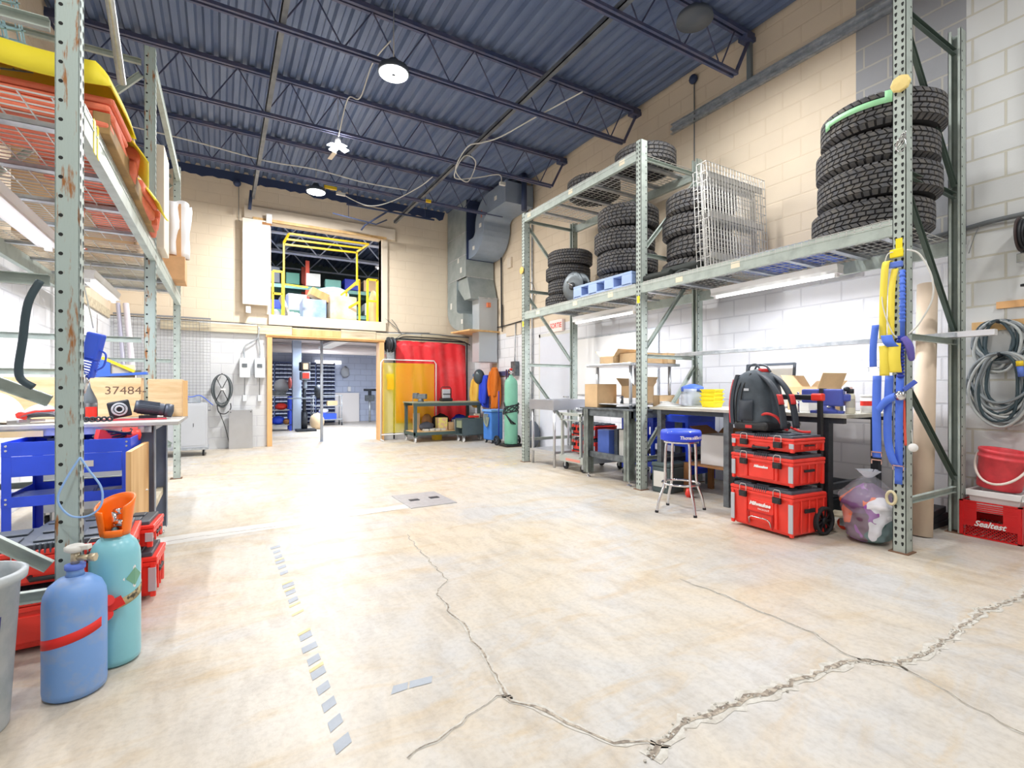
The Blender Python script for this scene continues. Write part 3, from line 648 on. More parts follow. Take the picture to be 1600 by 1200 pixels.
for sx, sy, k, h, nm in [(4.62, 1.98, 0, .256, 'big stack nearest the camera'), (4.70, 4.97, 1, .295, 'tall stack behind the middle rack post'), (4.68, 6.20, 2, .222, 'small stack at far end of the rack'), (4.74, 3.83, 3, .248, 'stack behind the leaning wire decks')]:
    for i in range(4):
        tire(k, sx, sy, zb+i*h, 'black tire, %s of the %s' % (ORD[4][i], nm), 'tires stacked on the right rack', rz=i*1.3+sx, dx=random.uniform(-.02, .02), dy=[.03, -.02, .02, -.03][i] if k != 0 else [.05, 0, .02, -.03][i])
for (x, y, k, nm) in [(4.62, 4.55, 3, 'black tire lying alone on top shelf, nearest its end post'), (4.62, 5.55, 3, 'black tire lying alone on top shelf, further from the camera')]:
    tire(k, x, y, ZT+.004, nm, 'tires on the top shelf')
# green masking tape on the top tire
b = MB(); z = zb+4*.256-.125
def tp(u, v): a = -2.95+u*.85; return (4.62+.421*math.cos(a), 2.04+.421*math.sin(a), z-.01+v*.04+.00*u)
b.sheet(lambda u, v: (4.60+.4235*math.cos(PI+.55+u*-1.15), 1.95+.4235*math.sin(PI+.55+u*-1.15), z+.045*v), 14, 1, .001)
b.sheet(lambda u, v: (4.60+.4235*math.cos(PI-.48+u*-.13), 1.95+.4235*math.sin(PI-.48+u*-.13), z-.02+.07*v), 3, 1, .001)
b.sheet(lambda u, v: (4.60+.4235*math.cos(PI+.62+u*-.16), 1.95+.4235*math.sin(PI+.62+u*-.16), z-.0+.09*v), 3, 1, .001)
solo('green_tape', b, M('green_tape', (.62, .86, .66), .6), 'strip of green masking tape stuck across the top tire tread', 'tape')
# ---- wire decks leaning / standing on edge
def standing_deck(x, y, rz, lean, label, h=1.07, wd=1.17):
    t = thing('spare_wire_deck', label, 'wire deck', (x, y, ZD+.004), 0, 'spare wire decks stood on edge', rot=(lean, 0, rz))
    b = MB(); r = .0026
    n = 20
    for i in range(n+1): xx = wd*i/n; b.bar((xx, 0, 0), (xx, 0, h), r*2, up=(0, 1, 0))
    for i in range(12): b.bar((0, .005, h*i/11), (wd, .005, h*i/11), r*2)
    for i in range(12): zz = h*i/11; b.bar((0, 0, zz), (0, .05, zz-.0), r*2); b.bar((wd, 0, zz), (wd, .05, zz), r*2)
    b.bar((0, .05, 0), (0, .05, h), r*2, up=(0, 1, 0)); b.bar((wd, .05, 0), (wd, .05, h), r*2, up=(0, 1, 0)); b.build('grid', WIRE, t)
    for zz in (.12, .53, .93):
        b = MB(); b.box(.03, wd-.03, .008, .011, zz-.03, zz+.03); b.box(.03, wd-.03, .011, .03, zz-.03, zz-.027); b.box(.03, wd-.03, .011, .03, zz+.027, zz+.03); b.build('channel', WIRE, t)
    return t
standing_deck(4.13, 3.20, .0, -.05, 'galvanised wire deck stood on edge, frontmost of the bundle', h=1.05, wd=.95)
standing_deck(4.14, 3.27, .02, -.05, 'galvanised wire deck stood on edge, second of the bundle', h=1.05, wd=.95)
standing_deck(4.17, 3.34, .0, -.05, 'galvanised wire deck stood on edge, third of the bundle', h=1.0, wd=.95)
# ---- blue-white plastic pallet lying at the shelf edge
t = thing('plastic_pallet', 'pale blue plastic pallet lying at the shelf edge by the tires', 'pallet', (4.10, 4.25, ZD+.004)); t.scale = (.42, 1, 1.15)
PB = M('pallet_blue', (.66, .76, .95), .45, var=.08)
b = MB(); b.box(0, .42, 0, 1.1, .115, .14); b.build('deck', PB, t, .004)
for i in range(4):
    b = MB(); b.box(0, .42, i*.31, i*.31+.17, 0, .115); b.build('block', PB, t, .01)
b = MB(); b.box(0, .42, 0, 1.1, 0, .018); b.build('bottom_board', PB, t)
# ---- hose reel / steel wheel by the small tire stack
t = thing('cable_reel', 'silver round cable reel standing before the small tire stack', 'reel', (4.17, 5.46, ZD+.005), .12)
for i, x in enumerate((0, .13)):
    b = MB().at((x, 0, .20), (0, PI/2, 0)); b.lathe([(.05, 0), (.12, .006), (.19, 0), (.2, .01), (.19, .018), (.05, .012)], 32, caps=False); b.build('flange', M('reel_grey', (.40, .43, .45), .4, .5, var=.2), t)
b = MB().at((.0, 0, .20), (0, PI/2, 0)); b.lathe([(.02, -.02), (.05, -.02), (.05, 0), (.11, .02), (.11, .13), (.0, .13)], 24); b.build('drum', BLACK, t)
b = MB(); b.tube([(-.03, -.05, .2), (-.06, -.05, .2), (-.06, .05, .26)], .008, 6); b.build('crank', CHROME, t)
# ---- rolled black mats
t = thing('rolled_mat', 'rolled black ribbed mat lying on shelf, near the wire decks', 'mat', (4.16, 3.62, ZD+.05))
b = MB(); b.smooth = True
pts = []
for i in range(40): a = i*.32; r = .022+.0010*i; pts.append((r*math.cos(a), r*math.sin(a)))
b.sheet(lambda u, v: (pts[min(39, int(u*39))][0]+.06, -.25+.5*v, pts[min(39, int(u*39))][1]+.02), 39, 4, .004); b.build('roll', M('mat_black', (.16, .18, .17), .7, bump=.1), t)
b = MB(); b.sheet(lambda u, v: (.0+.18*u, .30+.35*v, .0+.05*math.sin(u*5+v*2)), 12, 6, .006); b.build('flap', M('mat_black', (.16, .18, .17), .7), t)
for i, (ya, yb, x, r, lb) in enumerate([(3.70, 4.08, 4.14, .035, 'dark rolled rubber sheet lying beside the middle rack post, lower roll'), (3.75, 4.06, 4.25, .05, 'thicker dark rolled rubber sheet lying behind the thin roll')]):
    b = MB(); b.tube(smooth_path([(x, ya, ZD+r+.004), (x+.01, (ya+yb)/2, ZD+r+.008), (x, yb, ZD+r+.004)], 4), r, 12); solo('rubber_roll', b, M('mat_black', (.16, .18, .17), .7), lb, 'roll')
b = MB(); b.sheet(lambda u, v: (4.13+.2*u, 3.47+.22*v, ZD+.02+.12*(u*u)+.02*math.sin(v*4)), 10, 6, .004); solo('grey_sheet', b, M('mat_grey', (.40, .42, .42), .6), 'bent grey rubber sheet curling up beside the rolled mat', 'sheet')
# blue things on the back of the shelf seen through the deck
t = thing('plastic_pallet', 'blue plastic pallet seen from below through the shelf deck', 'pallet', (4.55, 2.42, ZD+.006))
for i in range(5):
    b = MB(); b.box(0, .5, i*.18, i*.18+.10, .0, .10); b.build('runner', BLUEL, t)
b = MB(); b.box(0, .5, 0, .82, .10, .12); b.build('deck', BLUEL, t)
# ================================================================ TOOL BOXES (stacking boxes)
REDX = M('red_dark_plastic', (.72, .09, .08), .45)
def toolbox(label, loc, rz, w, d, h, group=None, script='', small=False, cart=False, lidm=None, bodym=None):
    t = thing('stacking_toolbox', label, 'toolbox', loc, rz, group); body = bodym or RED; lid = lidm or GREYP
    lh = min(.05, h*.25); bh = h-lh-.012
    b = MB(); tw, td = w/2-.012, d/2-.012
    z0 = .02 if not cart else .03
    vs = []
    for z, k in ((z0, .90), (z0+.02, .95), (bh*.9, 1.0), (bh, 1.0)):
        vs += [(-tw*k, -td*k, z), (tw*k, -td*k, z), (tw*k, td*k, z), (-tw*k, td*k, z)]
    fs = [(3, 2, 1, 0)]+[(4*i+j, 4*i+(j+1) % 4, 4*i+4+(j+1) % 4, 4*i+4+j) for i in range(3) for j in range(4)]+[(12, 13, 14, 15)]
    b.add(vs, fs, False)
    for s in (-1, 1):      # ribs and corner pillars
        b.box(s*tw*.5-.012, s*tw*.5+.012, -td-.010, -td*.9, z0+.03, bh-.01)
        for q in (-1, 1): b.box(s*tw-.022 if s > 0 else -tw-.004, s*tw+.004 if s > 0 else -tw+.022, q*td-.012, q*td+.012, z0, bh)
        for k in range(3): b.box(s*(tw+.004)-.004, s*(tw+.004)+.004, -td*.5+k*td*.5-.008, -td*.5+k*td*.5+.008, z0+.02, bh)
    b.box(-tw*.42, tw*.42, -td-.006, -td*.95, bh*.25 if h > .2 else bh*.3, bh*.8)
    b.box(-tw-.010, tw+.010, -td-.010, td+.010, bh-.022, bh)
    b.build('body', body, t, .005)
    b = MB(); b.box(-tw-.012, tw+.012, -td-.012, td+.012, bh+.002, bh+lh*.55); b.build('lid_rim', body, t, .006)
    b = MB(); b.box(-tw*.95, tw*.95, -td*.98, td*.98, bh+lh*.5, bh+lh)
    for i in range(2):
        for j in range(3): b.box(-tw*.85+j*tw*.6, -tw*.85+j*tw*.6+tw*.42, -td*.8+i*td*.9, -td*.8+i*td*.9+td*.6, bh+lh, bh+lh+.010)
    for i in range(7): b.box(-.06+i*.018, -.052+i*.018, -td-.014, -td*.9, bh+lh*.2, bh+lh+.004)
    b.build('lid', lid, t, .004)
    for s in (-1, 1):
        b = MB(); b.box(s*tw*.56-.034, s*tw*.56+.034, -td-.030, -td-.008, bh-.055, bh-.008); b.box(s*tw*.56-.024, s*tw*.56+.024, -td-.034, -td-.028, bh-.05, bh-.02); la = b.build('latch', BLACK, t, .004)
        b = MB(); x = s*tw*.56; b.tube([(x-.03, -td-.022, bh-.03), (x-.03, -td-.020, bh+lh*.7), (x-.02, -td-.016, bh+lh*1.0), (x+.02, -td-.016, bh+lh*1.0), (x+.03, -td-.020, bh+lh*.7), (x+.03, -td-.022, bh-.03)], .0028, 6); b.build('bail', WIRE, la)
        b = MB(); zz = (z0+.03, bh*.86); b.box(s*tw-(.012 if s > 0 else .030), s*tw+(.030-.0 if s < 0 else .004)*(1 if s < 0 else 1), -td-.012, -td-.004, *zz) if False else b.box(min(s*(tw+.006), s*(tw-.030)), max(s*(tw+.006), s*(tw-.030)), -td-.014, -td-.004, *zz); b.build('corner_guard', LGREY, t, .003)
        b = MB(); b.box(s*(tw+.002), s*(tw+.014), -.06, .06, bh*.62, bh*.72) if s > 0 else b.box(-tw-.014, -tw-.002, -.06, .06, bh*.62, bh*.72); b.build('side_handle', BLACK, t, .003)
    if h < .26:
        b = MB(); b.tube([(-.07, -td-.006, bh*.42), (-.065, -td-.022, bh*.36), (.065, -td-.022, bh*.36), (.07, -td-.006, bh*.42)], .011, 8); b.build('front_handle', BLACK, t)
    if script: text(script, .040 if h > .3 else .026, WHITE, t, (0, -td-.0155 if h > .3 else -td-.0085, bh*.70), FY, .0006, 'logo', shear=.3, sx=1.1, bold=.002)
    if h > .3:
        text('PACKOUT', .020, WHITE, t, (.035, -td-.0155, bh*.58), FY, .0004, 'logo', sx=1.1)
        b = MB(); b.tube([(-tw*.36, -td-.008, .055), (-tw*.34, -td-.022, .10), (-tw*.25, -td-.025, .115), (tw*.25, -td-.025, .115), (tw*.34, -td-.022, .10), (tw*.36, -td-.008, .055)], .006, 6); b.build('pull_bar', CHROME, t)
        b = MB(); b.box(-tw*.42, tw*.42, -td-.014, -td-.006, bh*.46, bh*.5); b.box(-tw*.42, -tw*.37, -td-.014, -td-.006, .04, bh*.5); b.box(tw*.37, tw*.42, -td-.014, -td-.006, .04, bh*.5); b.build('front_arch', REDX, t, .003)
    return t
def wheel_mb(r, w, n=32, spokes=9):
    b = MB(); b.lathe([(r*.82, -w/2), (r*.97, -w/2), (r, -w*.3), (r, w*.3), (r*.97, w/2), (r*.82, w/2), (r*.82, -w/2)], n, caps=False)
    b.mat(1); b.lathe([(0, -w*.3), (r*.22, -w*.42), (r*.22, w*.42), (0, w*.3)], 16, caps=False)
    for i in range(spokes): a = 2*PI*i/spokes; b.bar((r*.2*math.cos(a), r*.2*math.sin(a), 0), (r*.84*math.cos(a+.15), r*.84*math.sin(a+.15), 0), .012, w*.5)
    return b
def caster(parent, x, y, r=.04, m=None, top=.11, name='caster', swiv=0):
    b = MB(); b.cyl((x-.012, y, r), (x+.012, y, r), r, n=18); w_ = b.build(name, m or RUBD, parent)
    b = MB(); b.box(x-.022, x-.017, y-.02, y+.02, r-.01, top-.005); b.box(x+.017, x+.022, y-.02, y+.02, r-.01, top-.005); b.box(x-.025, x+.025, y-.03, y+.03, top-.006, top); b.cyl((x-.02, y, r), (x+.02, y, r), .006, n=8); b.build('fork', GALV, w_)
# ================================================================ LEFT SIDE, NEAR
# gas cylinders strapped to the rack post
GB = M('cylinder_blue', (.46, .63, .87), .42, .0, col2=(.58, .66, .80), scale=11, thr=(.5, .72), bump=.04)
GT = M('cylinder_teal', (.54, .80, .85), .30, var=.05)
t = thing('gas_cylinder', 'short scuffed blue gas cylinder with red strap, closest to the camera', 'gas cylinder', (-.478, 2.47, 0))
b = MB(); b.lathe([(.0, .0), (.080, .0), (.094, .012), (.096, .03), (.096, .345), (.093, .375), (.080, .408), (.052, .432), (.030, .440)], 48); b.build('body', GB, t)
b = MB(); b.lathe([(.030, .437), (.026, .455), (.028, .480), (.020, .482)], 24); b.build('neck', GB, t)
b = MB(); b.lathe([(.030, .464), (.032, .468), (.032, .482), (.026, .484)], 18); b.build('cap', BLUEL, t)
b = MB(); b.cyl((0, 0, .48), (0, 0, .53), .014, n=12); b.cyl((.0, 0, .505), (.055, -.02, .505), .011, n=12); b.cyl((.045, -.018, .505), (.066, -.025, .505), .016, n=6); b.build('valve', M('brass_pale', (.82, .77, .66), .35, .6, var=.2), t)
b = MB(); b.at((0, 0, .543), (.1, 0, 0)); b.lathe([(.0, -.01), (.028, -.011), (.032, 0), (.028, .010), (.0, .012)], 14); b.at(); b.bar((-.03, .01, .541), (.048, -.02, .547), .026, .018); b.build('hand_wheel', OFFW, t, .003)
b = MB()     # strap: around the front and up to the ratchet
b.sheet(lambda u, v: (.0975*math.cos(PI+.35+u*2.3), .0975*math.sin(PI+.35+u*2.3), .19+.036*v+.055*u), 30, 1, .002)
b.build('strap', M('strap_red', (.88, .16, .14), .6), t)
t2 = thing('gas_cylinder', 'tall turquoise gas cylinder with orange valve guard, behind the blue one', 'gas cylinder', (-.385, 2.66, 0))
b = MB(); b.lathe([(.0, .0), (.072, .0), (.086, .012), (.088, .03), (.088, .43), (.085, .465), (.074, .497), (.058, .517), (.050, .522), (.050, .537), (.0, .537)], 48); b.build('body', GT, t2)
b = MB(); n = 26       # guard: open collar
def gd(u, v):
    a = -PI*.32+u*PI*1.64*1.0; r = .052+.018*v; z = .534+v*(.135+.03*math.sin(a*1.0+.6)); return (r*math.cos(a-.0), r*math.sin(a), z)
b.sheet(gd, 36, 6, .006); b.build('valve_guard', ORG, t2)
b = MB(); b.sheet(lambda u, v: ((.053+.004*v)*math.cos(-1.02-u*1.1+0), (.053+.004*v)*math.sin(-1.02-u*1.1), .534+.028*v), 8, 2, .006); b.build('guard_base', ORG, t2)
b = MB(); b.cyl((0, 0, .53), (0, 0, .63), .014, n=12); b.cyl((0, -.0, .585), (.036, -.030, .585), .015, n=6); b.cyl((0, 0, .63), (.03, -.03, .635), .013, n=8); b.build('valve', CHROME, t2)
# diamond placards
def diamond(c, a, s, r): return [(r*math.cos(a-s/r), r*math.sin(a-s/r), c), (r*math.cos(a), r*math.sin(a), c-s), (r*math.cos(a+s/r), r*math.sin(a+s/r), c), (r*math.cos(a), r*math.sin(a), c+s)]
b = MB(); b.add(diamond(.36, -.62, .048, .0895), [(0, 1, 3), (1, 2, 3)], False); b.mat(1); b.add(diamond(.36, -.62, .038, .0905), [(0, 1, 3), (1, 2, 3)], False)
b.build('hazard_placard', [WHITE, M('placard_green', (.45, .66, .55), .5)], t2)
b = MB(); b.sheet(lambda u, v: (.0895*math.cos(-1.72+u*1.9), .0895*math.sin(-1.72+u*1.9), .235+.036*v+.05*u), 30, 1, .0015); b.build('strap', M('strap_dirty', (.74, .68, .52), .7, col2=(.28, .26, .22), scale=30, thr=(.5, .6)), t2)
b = MB(); b.cyl((-.40, 2.560, .285), (-.39, 2.535, .30), .022, n=14); b.cyl((-.405, 2.555, .235), (-.395, 2.533, .245), .024, n=14); b.bar((-.43, 2.54, .25), (-.345, 2.56, .285), .02, .036)
solo('strap_ratchet', b, M('strap_red', (.88, .16, .14), .6), 'red strap tightener between the blue and turquoise cylinders', 'ratchet')
# pale blue zip loop on the post
b = MB(); b.tube(smooth_path([(-.485, 2.585, .875), (-.52, 2.56, .80), (-.545, 2.55, .72), (-.51, 2.545, .655), (-.455, 2.545, .645), (-.415, 2.55, .68), (-.415, 2.56, .75), (-.455, 2.575, .82), (-.485, 2.585, .875)]), .004, 8)
solo('plastic_loop', b, M('loop_blue', (.55, .70, .90), .4), 'pale blue plastic loop tied round the rusty rack post', 'loop')
# grey bin, far left
t = thing('waste_bin', 'grey round plastic bin at far left edge beside the blue cylinder', 'bin', (-.735, 2.33, 0))
b = MB(); b.lathe([(.0, .0), (.105, .0), (.11, .01), (.138, .49), (.155, .50), (.158, .525), (.150, .53), (.140, .53), (.134, .50), (.104, .02), (.0, .015)], 40, caps=False); b.build('body', M('bin_grey', (.64, .68, .70), .5, col2=(.74, .76, .77), scale=10), t)
b = MB(); b.sheet(lambda u, v: ((.126+.012*v)*math.cos(-1.5+u*.9), (.126+.012*v)*math.sin(-1.5+u*.9), .28+.12*v), 8, 1, .001); b.build('label', M('label_navy', (.12, .13, .35), .5), t)
# red tool boxes behind
toolbox('red stacking toolbox, lower one of the front pair behind the gas cylinders', (-.66, 3.10, 0), .06, .62, .40, .27, 'red toolboxes behind the cylinders')
toolbox('red stacking toolbox, upper one of the front pair behind the gas cylinders', (-.65, 3.10, .27), .03, .58, .38, .21, 'red toolboxes behind the cylinders')
toolbox('red stacking toolbox, lower one under front of the blue cart', (-.57, 3.47, 0), -.05, .56, .30, .27, 'red toolboxes behind the cylinders')
toolbox('red stacking toolbox, upper one under front of the blue cart', (-.57, 3.47, .27), -.08, .54, .28, .17, 'red toolboxes behind the cylinders')
# blue service cart
t = thing('service_cart', 'bright blue three-shelf service cart under the left rack', 'cart', (-.74, 3.97, 0), -.02)
w2, d2 = .28, .26; zt = .855
for x in (-w2, w2):
    for y in (-d2, d2):
        b = MB(); sx = 1 if x < 0 else -1; sy = 1 if y < 0 else -1
        b.box(min(x, x+sx*.04), max(x, x+sx*.04), y-.001, y+.001, .10, zt); b.box(x-.001, x+.001, min(y, y+sy*.04), max(y, y+sy*.04), .10, zt); b.build('post', BLUE, t, .001)
        caster(t, x+sx*.03, y+sy*.03, .04, RUBD, .12)
for z, nm in ((.78, 'top_tray'), (.50, 'middle_tray'), (.18, 'bottom_tray')):
    b = MB(); b.box(-w2, w2, -d2, d2, z-.002, z); hh = .075 if z > .7 else .055
    for x in (-w2, w2): b.box(x-.002, x+.002, -d2, d2, z-.002, z+hh)
    for y in (-d2, d2): b.box(-w2, w2, y-.002, y+.002, z-.002, z+hh)
    b.build(nm, BLUE, t, .001)
b = MB(); b.box(-w2+.04, w2-.04, -d2-.004, -d2, .665, .777); dr = b.build('drawer', BLUE, t, .003)
b = MB(); b.box(.06, .11, -d2-.006, -d2-.004, .70, .735); b.build('label', OFFW, dr)
b = MB()
for x in (-w2+.018, w2-.018):
    for z in (.835, .81, .545, .52, .21): b.cyl((x, -d2-.006, z), (x, -d2-.001, z), .006, n=8)
for i, (x, z) in enumerate([(x, z) for x in (-w2+.018, w2-.018) for z in (.835, .81, .545, .52, .21)]):
    b = MB(); b.cyl((x, -d2-.006, z), (x, -d2-.001, z), .006, n=8); b.build('bolt', CHROME, t)
# things on the cart
b = MB(); 
for k in range(7):
    pts = [(.06*math.cos(a)*(1+.25*math.sin(k*2.1))*1.4+.004*k, .055*math.sin(a)*(1+.2*math.cos(k)), .02+.012*k+.012*math.sin(a*2+k)) for a in [2*PI*i/14 for i in range(14)]]
    b.tube(pts, .006, 6, closed=True)
solo('cable_coil', b, CABLK, 'black cable coil lying on top of the blue service cart', 'cable', (-.60, 3.98, .79))
b = MB(); b.at((0, 0, .05), (0, .2, .3)); b.box(-.09, .09, -.03, .03, -.03, .03); b.at((.1, 0, .05), (0, PI/2, 0)); b.lathe([(.0, -.04), (.032, -.04), (.036, .03), (.0, .04)], 16)
solo('power_tool', b, RED, 'red power tool lying in the cable coil on blue cart', 'power tool', (-.58, 3.97, .80), .2)
b = MB(); b.box(-.09, .07, -.05, .05, 0, .06); b.at((-.12, 0, .09), (0, .35, 0)); b.cb((0, 0, 0), (.10, .06, .045)); solo('drill_charger', b, IROND, 'dark tool part poking up at the back of blue cart', 'tool', (-.82, 4.08, .785))
b = MB(); b.box(-.16, .16, -.10, .10, 0, .004); b.box(-.15, .14, -.09, .09, .004, .02); solo('paper_stack', b, OFFW, 'stack of papers in clear sleeve on middle tray of blue cart', 'papers', (-.58, 3.95, .502), .3)
b = MB(); b.box(-.2, .2, -.13, .13, 0, .03); b.box(-.19, .19, -.12, .0, .03, .035); solo('blue_case', b, BLUEL, 'flat blue folded case on middle tray of blue cart', 'case', (-.86, 3.93, .505), .1, bevel=.004)
b = MB(); b.sheet(lambda u, v: (-.22+.4*u, -.16+.3*v, .02+.03*math.sin(u*7)*math.cos(v*5)+.03), 14, 10, .006); solo('grey_cloth', b, M('cloth_grey', (.56, .60, .70), .8), 'crumpled grey-blue cloth on bottom tray of blue cart', 'cloth', (-.62, 3.95, .20), .2)
b = MB(); b.box(-.10, .10, -.04, .04, 0, .05); b.box(-.14, -.10, -.03, .03, .005, .045); solo('glue_tube', b, [OFFW], 'white and red tool pouch lying on lower tray of blue cart', 'pouch', (-.88, 3.83, .185), .5, bevel=.012)
# burlap sack / wooden board left behind the cart
b = MB(); b.blob((0, 0, .30), (.25, .16, .32), 10, .03, 2); b.blob((.05, 0, .56), (.18, .12, .16), 8, .05, 3); solo('burlap_sack', b, M('burlap', (.72, .63, .50), .9, var=.2, scale=20, bump=.2), 'brown burlap sack standing left of the blue cart', 'sack', (-1.37, 3.70, 0))
b = MB(); b.box(-.012, .012, -.3, .3, 0, .80); solo('plywood_board', b, WOOD, 'plywood board stood on edge between blue cart and table leg', 'board', (-.43, 3.73, .0), -.0, rot=(0, 0, -.03))
# work table
t = thing('work_table', 'grey topped steel work table inside the left rack, parts on it', 'table', (-.92, 4.47, 0), -.01)
b = MB(); b.box(-.64, .68, -.45, .47, .905, .93); b.build('tabletop', M('table_grey', (.68, .69, .69), .5, .2, col2=(.76, .74, .70), scale=7), t, .003)
b = MB(); b.box(-.62, .52, -.44, -.40, .862, .905); b.box(-.62, .52, .40, .44, .862, .905); b.box(-.62, -.58, -.44, .44, .862, .905); b.box(.49, .53, -.44, .44, .862, .905); b.build('apron', GALV, t)
for x in (-.58, .50):
    for y in (-.38, .37):
        b = MB(); b.box(x-.045, x+.045, y-.003, y+.003, .05, .905); b.box(x-.045, x-.040, y-.04, y+.04, .05, .905); b.box(x+.040, x+.045, y-.04, y+.04, .05, .905); lg = b.build('leg', M('leg_bluegrey', (.52, .56, .62), .5, .3, var=.15), t)
        b = MB(); b.cyl((x, y, 0), (x, y, .015), .03, n=14); b.cyl((x, y, .015), (x, y, .06), .010, n=8); b.build('leveller', CHROME, lg)
b = MB(); b.bar((.50, -.38, .30), (.50, .37, .34), .04, .05); b.build('side_rail', WOODG, t)
b = MB(); b.box(-.5, .0, -.457, -.450, .86, .895); b.build('tape_strip', M('tape_tan', (.88, .78, .58), .6), t)
b = MB(); b.box(.38, .46, -.457, -.450, .84, .90); b.build('red_tag', M('pink_red', (.93, .45, .42), .5), t)
# crates of plywood with number
t = thing('plywood_crate', 'pale plywood crate on the left table with number handwritten on it', 'crate', (-.80, 4.78, .932), -.02)
b = MB(); b.box(-.55, .27, -.02, .0, 0, .30); b.build('front_panel', PLY, t, .002)
b = MB(); b.box(-.55, .27, .10, .12, 0, .30); b.box(-.55, -.53, 0, .10, 0, .30); b.box(.25, .27, 0, .10, 0, .30); b.build('side_panel', PLY, t, .002)
PEN = M('pen_brown', (.42, .32, .26), .7)
text('37484-', .085, PEN, t, (.175, -.0205, .20), FY, .0003, 'handwriting', sx=1.08); text('"', .08, PEN, t, (-.13, -.0205, .22), FY, .0003, 'handwriting')
t = thing('plywood_crate', 'narrow plywood crate end at right end of the left table', 'crate', (-.34, 4.70, .932), -.02)
b = MB(); b.box(-.14, .08, -.02, .12, 0, .29); b.build('panel', PLY, t, .002); b = MB(); b.box(.085, .115, -.04, -.01, 0, .28); b.build('corner_post', WOOD, t)
b = MB(); b.box(-.055, .055, -.004, .004, 0, .09); solo('red_edged_card', b, M('card_white', (.95, .92, .90), .6), 'white card leaning on plywood crate at table right end', 'card', (-.38, 4.64, .935), 0, rot=(-.2, 0, 0))
# gear motor
t = thing('gear_motor', 'dark grey gear motor with black gearbox lying on left table', 'motor', (-.53, 4.40, .932), .12); t.scale = (.82, .82, .82)
MB0 = M('motor_grey', (.30, .33, .38), .45, .3)
b = MB().at((.10, 0, .095), (0, PI/2+.18, 0)); b.lathe([(.0, -.10), (.05, -.10), (.055, -.08), (.055, .10), (.05, .12), (.0, .12)], 28); 
for i in range(26): a = 2*PI*i/26; b.bar((.054*math.cos(a), .054*math.sin(a), -.075), (.054*math.cos(a), .054*math.sin(a), .075), .004, .012, up=(math.cos(a), math.sin(a), 0))
b.build('motor_body', MB0, t)
b = MB().at((.235, 0, .07), (0, PI/2+.18, 0)); b.lathe([(.0, -.02), (.058, -.02), (.062, .0), (.058, .04), (.0, .05)], 28); b.build('fan_cover', MB0, t)
b = MB(); b.box(.03, .16, -.05, .05, .0, .03); b.build('mount', IROND, t)
b = MB().at((-.10, -.02, .09), (0, -.2, 0)); b.box(-.075, .075, -.05, .05, -.07, .07); b.build('gearbox', M('gearbox_black', (.16, .18, .21), .5, .2), t, .012)
b = MB().at((-.10, -.072, .09), (PI/2, 0, 0)); b.lathe([(.02, 0), (.034, 0), (.034, .012), (.02, .012), (.02, 0)], 24, caps=False); b.lathe([(.040, 0), (.056, 0), (.056, .006), (.040, .006), (.040, 0)], 24, caps=False)
for i in range(8): a = 2*PI*i/8; b.cyl((.048*math.cos(a), .048*math.sin(a), .0), (.048*math.cos(a), .048*math.sin(a), .012), .006, n=6)
b.build('output_flange', LGREY, t)
b = MB(); b.box(-.20, .22, -.10, .08, 0, .006); solo('red_rag', b, M('rag_red', (.75, .25, .3), .9), 'thin red rag under the gear motor', 'rag', (-.56, 4.36, .931), .1)
# glue bottle / cone
t = thing('nozzle_bottle', 'dark bottle with long cone nozzle and red label, on left table', 'bottle', (-.765, 4.32, .932))
b = MB(); b.lathe([(.0, 0), (.044, 0), (.046, .01), (.046, .12), (.0, .12)], 24); b.build('body', BLACK, t)
b = MB(); b.lathe([(.046, .118), (.044, .14), (.010, .225), (.006, .26), (.0, .262)], 24, caps=False); b.build('cone_nozzle', M('cone_grey', (.40, .43, .45), .35, .4), t)
b = MB(); b.sheet(lambda u, v: (.0468*math.cos(-1.8+u*1.5), .0468*math.sin(-1.8+u*1.5), .02+.075*v), 8, 1); b.build('label', RED, t)
b = MB(); 
for i in range(9): b.at((-.13+i*.03, 0, .018), (PI/2, 0, 0)); b.lathe([(.008, -.01), (.018, -.01), (.018, .01), (.008, .01), (.008, -.01)], 12, caps=False)
solo('roller_chain', b, IROND, 'dark roller chain lying on left table below the cone bottle', 'chain', (-.74, 4.16, .932))
# white helmet, grinder/mask left end
t = thing('hard_hat', 'white hard hat lying at far left end of the table', 'helmet', (-1.22, 4.25, .935), .3)
b = MB(); b.sheet(lambda u, v: (.15*math.cos(u*2*PI)*math.sin(v*PI/2), .125*math.sin(u*2*PI)*math.sin(v*PI/2), .03+.16*math.cos(v*PI/2)), 32, 10, .004); b.build('shell', M('helmet_white', (.97, .96, .95), .25), t)
b = MB(); b.sheet(lambda u, v: ((.15+.03*v)*math.cos(u*2*PI), (.125+.022*v)*math.sin(u*2*PI), .03-.012*v), 32, 2, .004); b.build('brim', M('helmet_white', (.97, .96, .95), .25), t)
b = MB(); b.sheet(lambda u, v: (.152*math.cos(u*2*PI), .127*math.sin(u*2*PI), .035+.022*v), 32, 1, .003); b.build('red_band', RED, t)
t = thing('face_mask', 'grey and red respirator mask lying on table beside the hard hat', 'mask', (-.99, 4.28, .932), .1)
b = MB(); b.sheet(lambda u, v: (-.11+.22*u, -.07+.14*v-.02*math.sin(u*PI), .02+.10*math.sin(u*PI)**.6*math.sin((.15+.8*v)*PI)), 16, 10, .006); b.build('shell', M('mask_grey', (.62, .63, .68), .5), t)
b = MB(); b.cyl((-.09, -.075, .04), (-.09, -.05, .045), .03, n=16); b.build('filter', RED, t); b = MB(); b.tube([(-.10, -.08, .05), (-.02, -.09, .075), (.10, -.08, .08)], .008, 6); b.build('strap', RED, t)
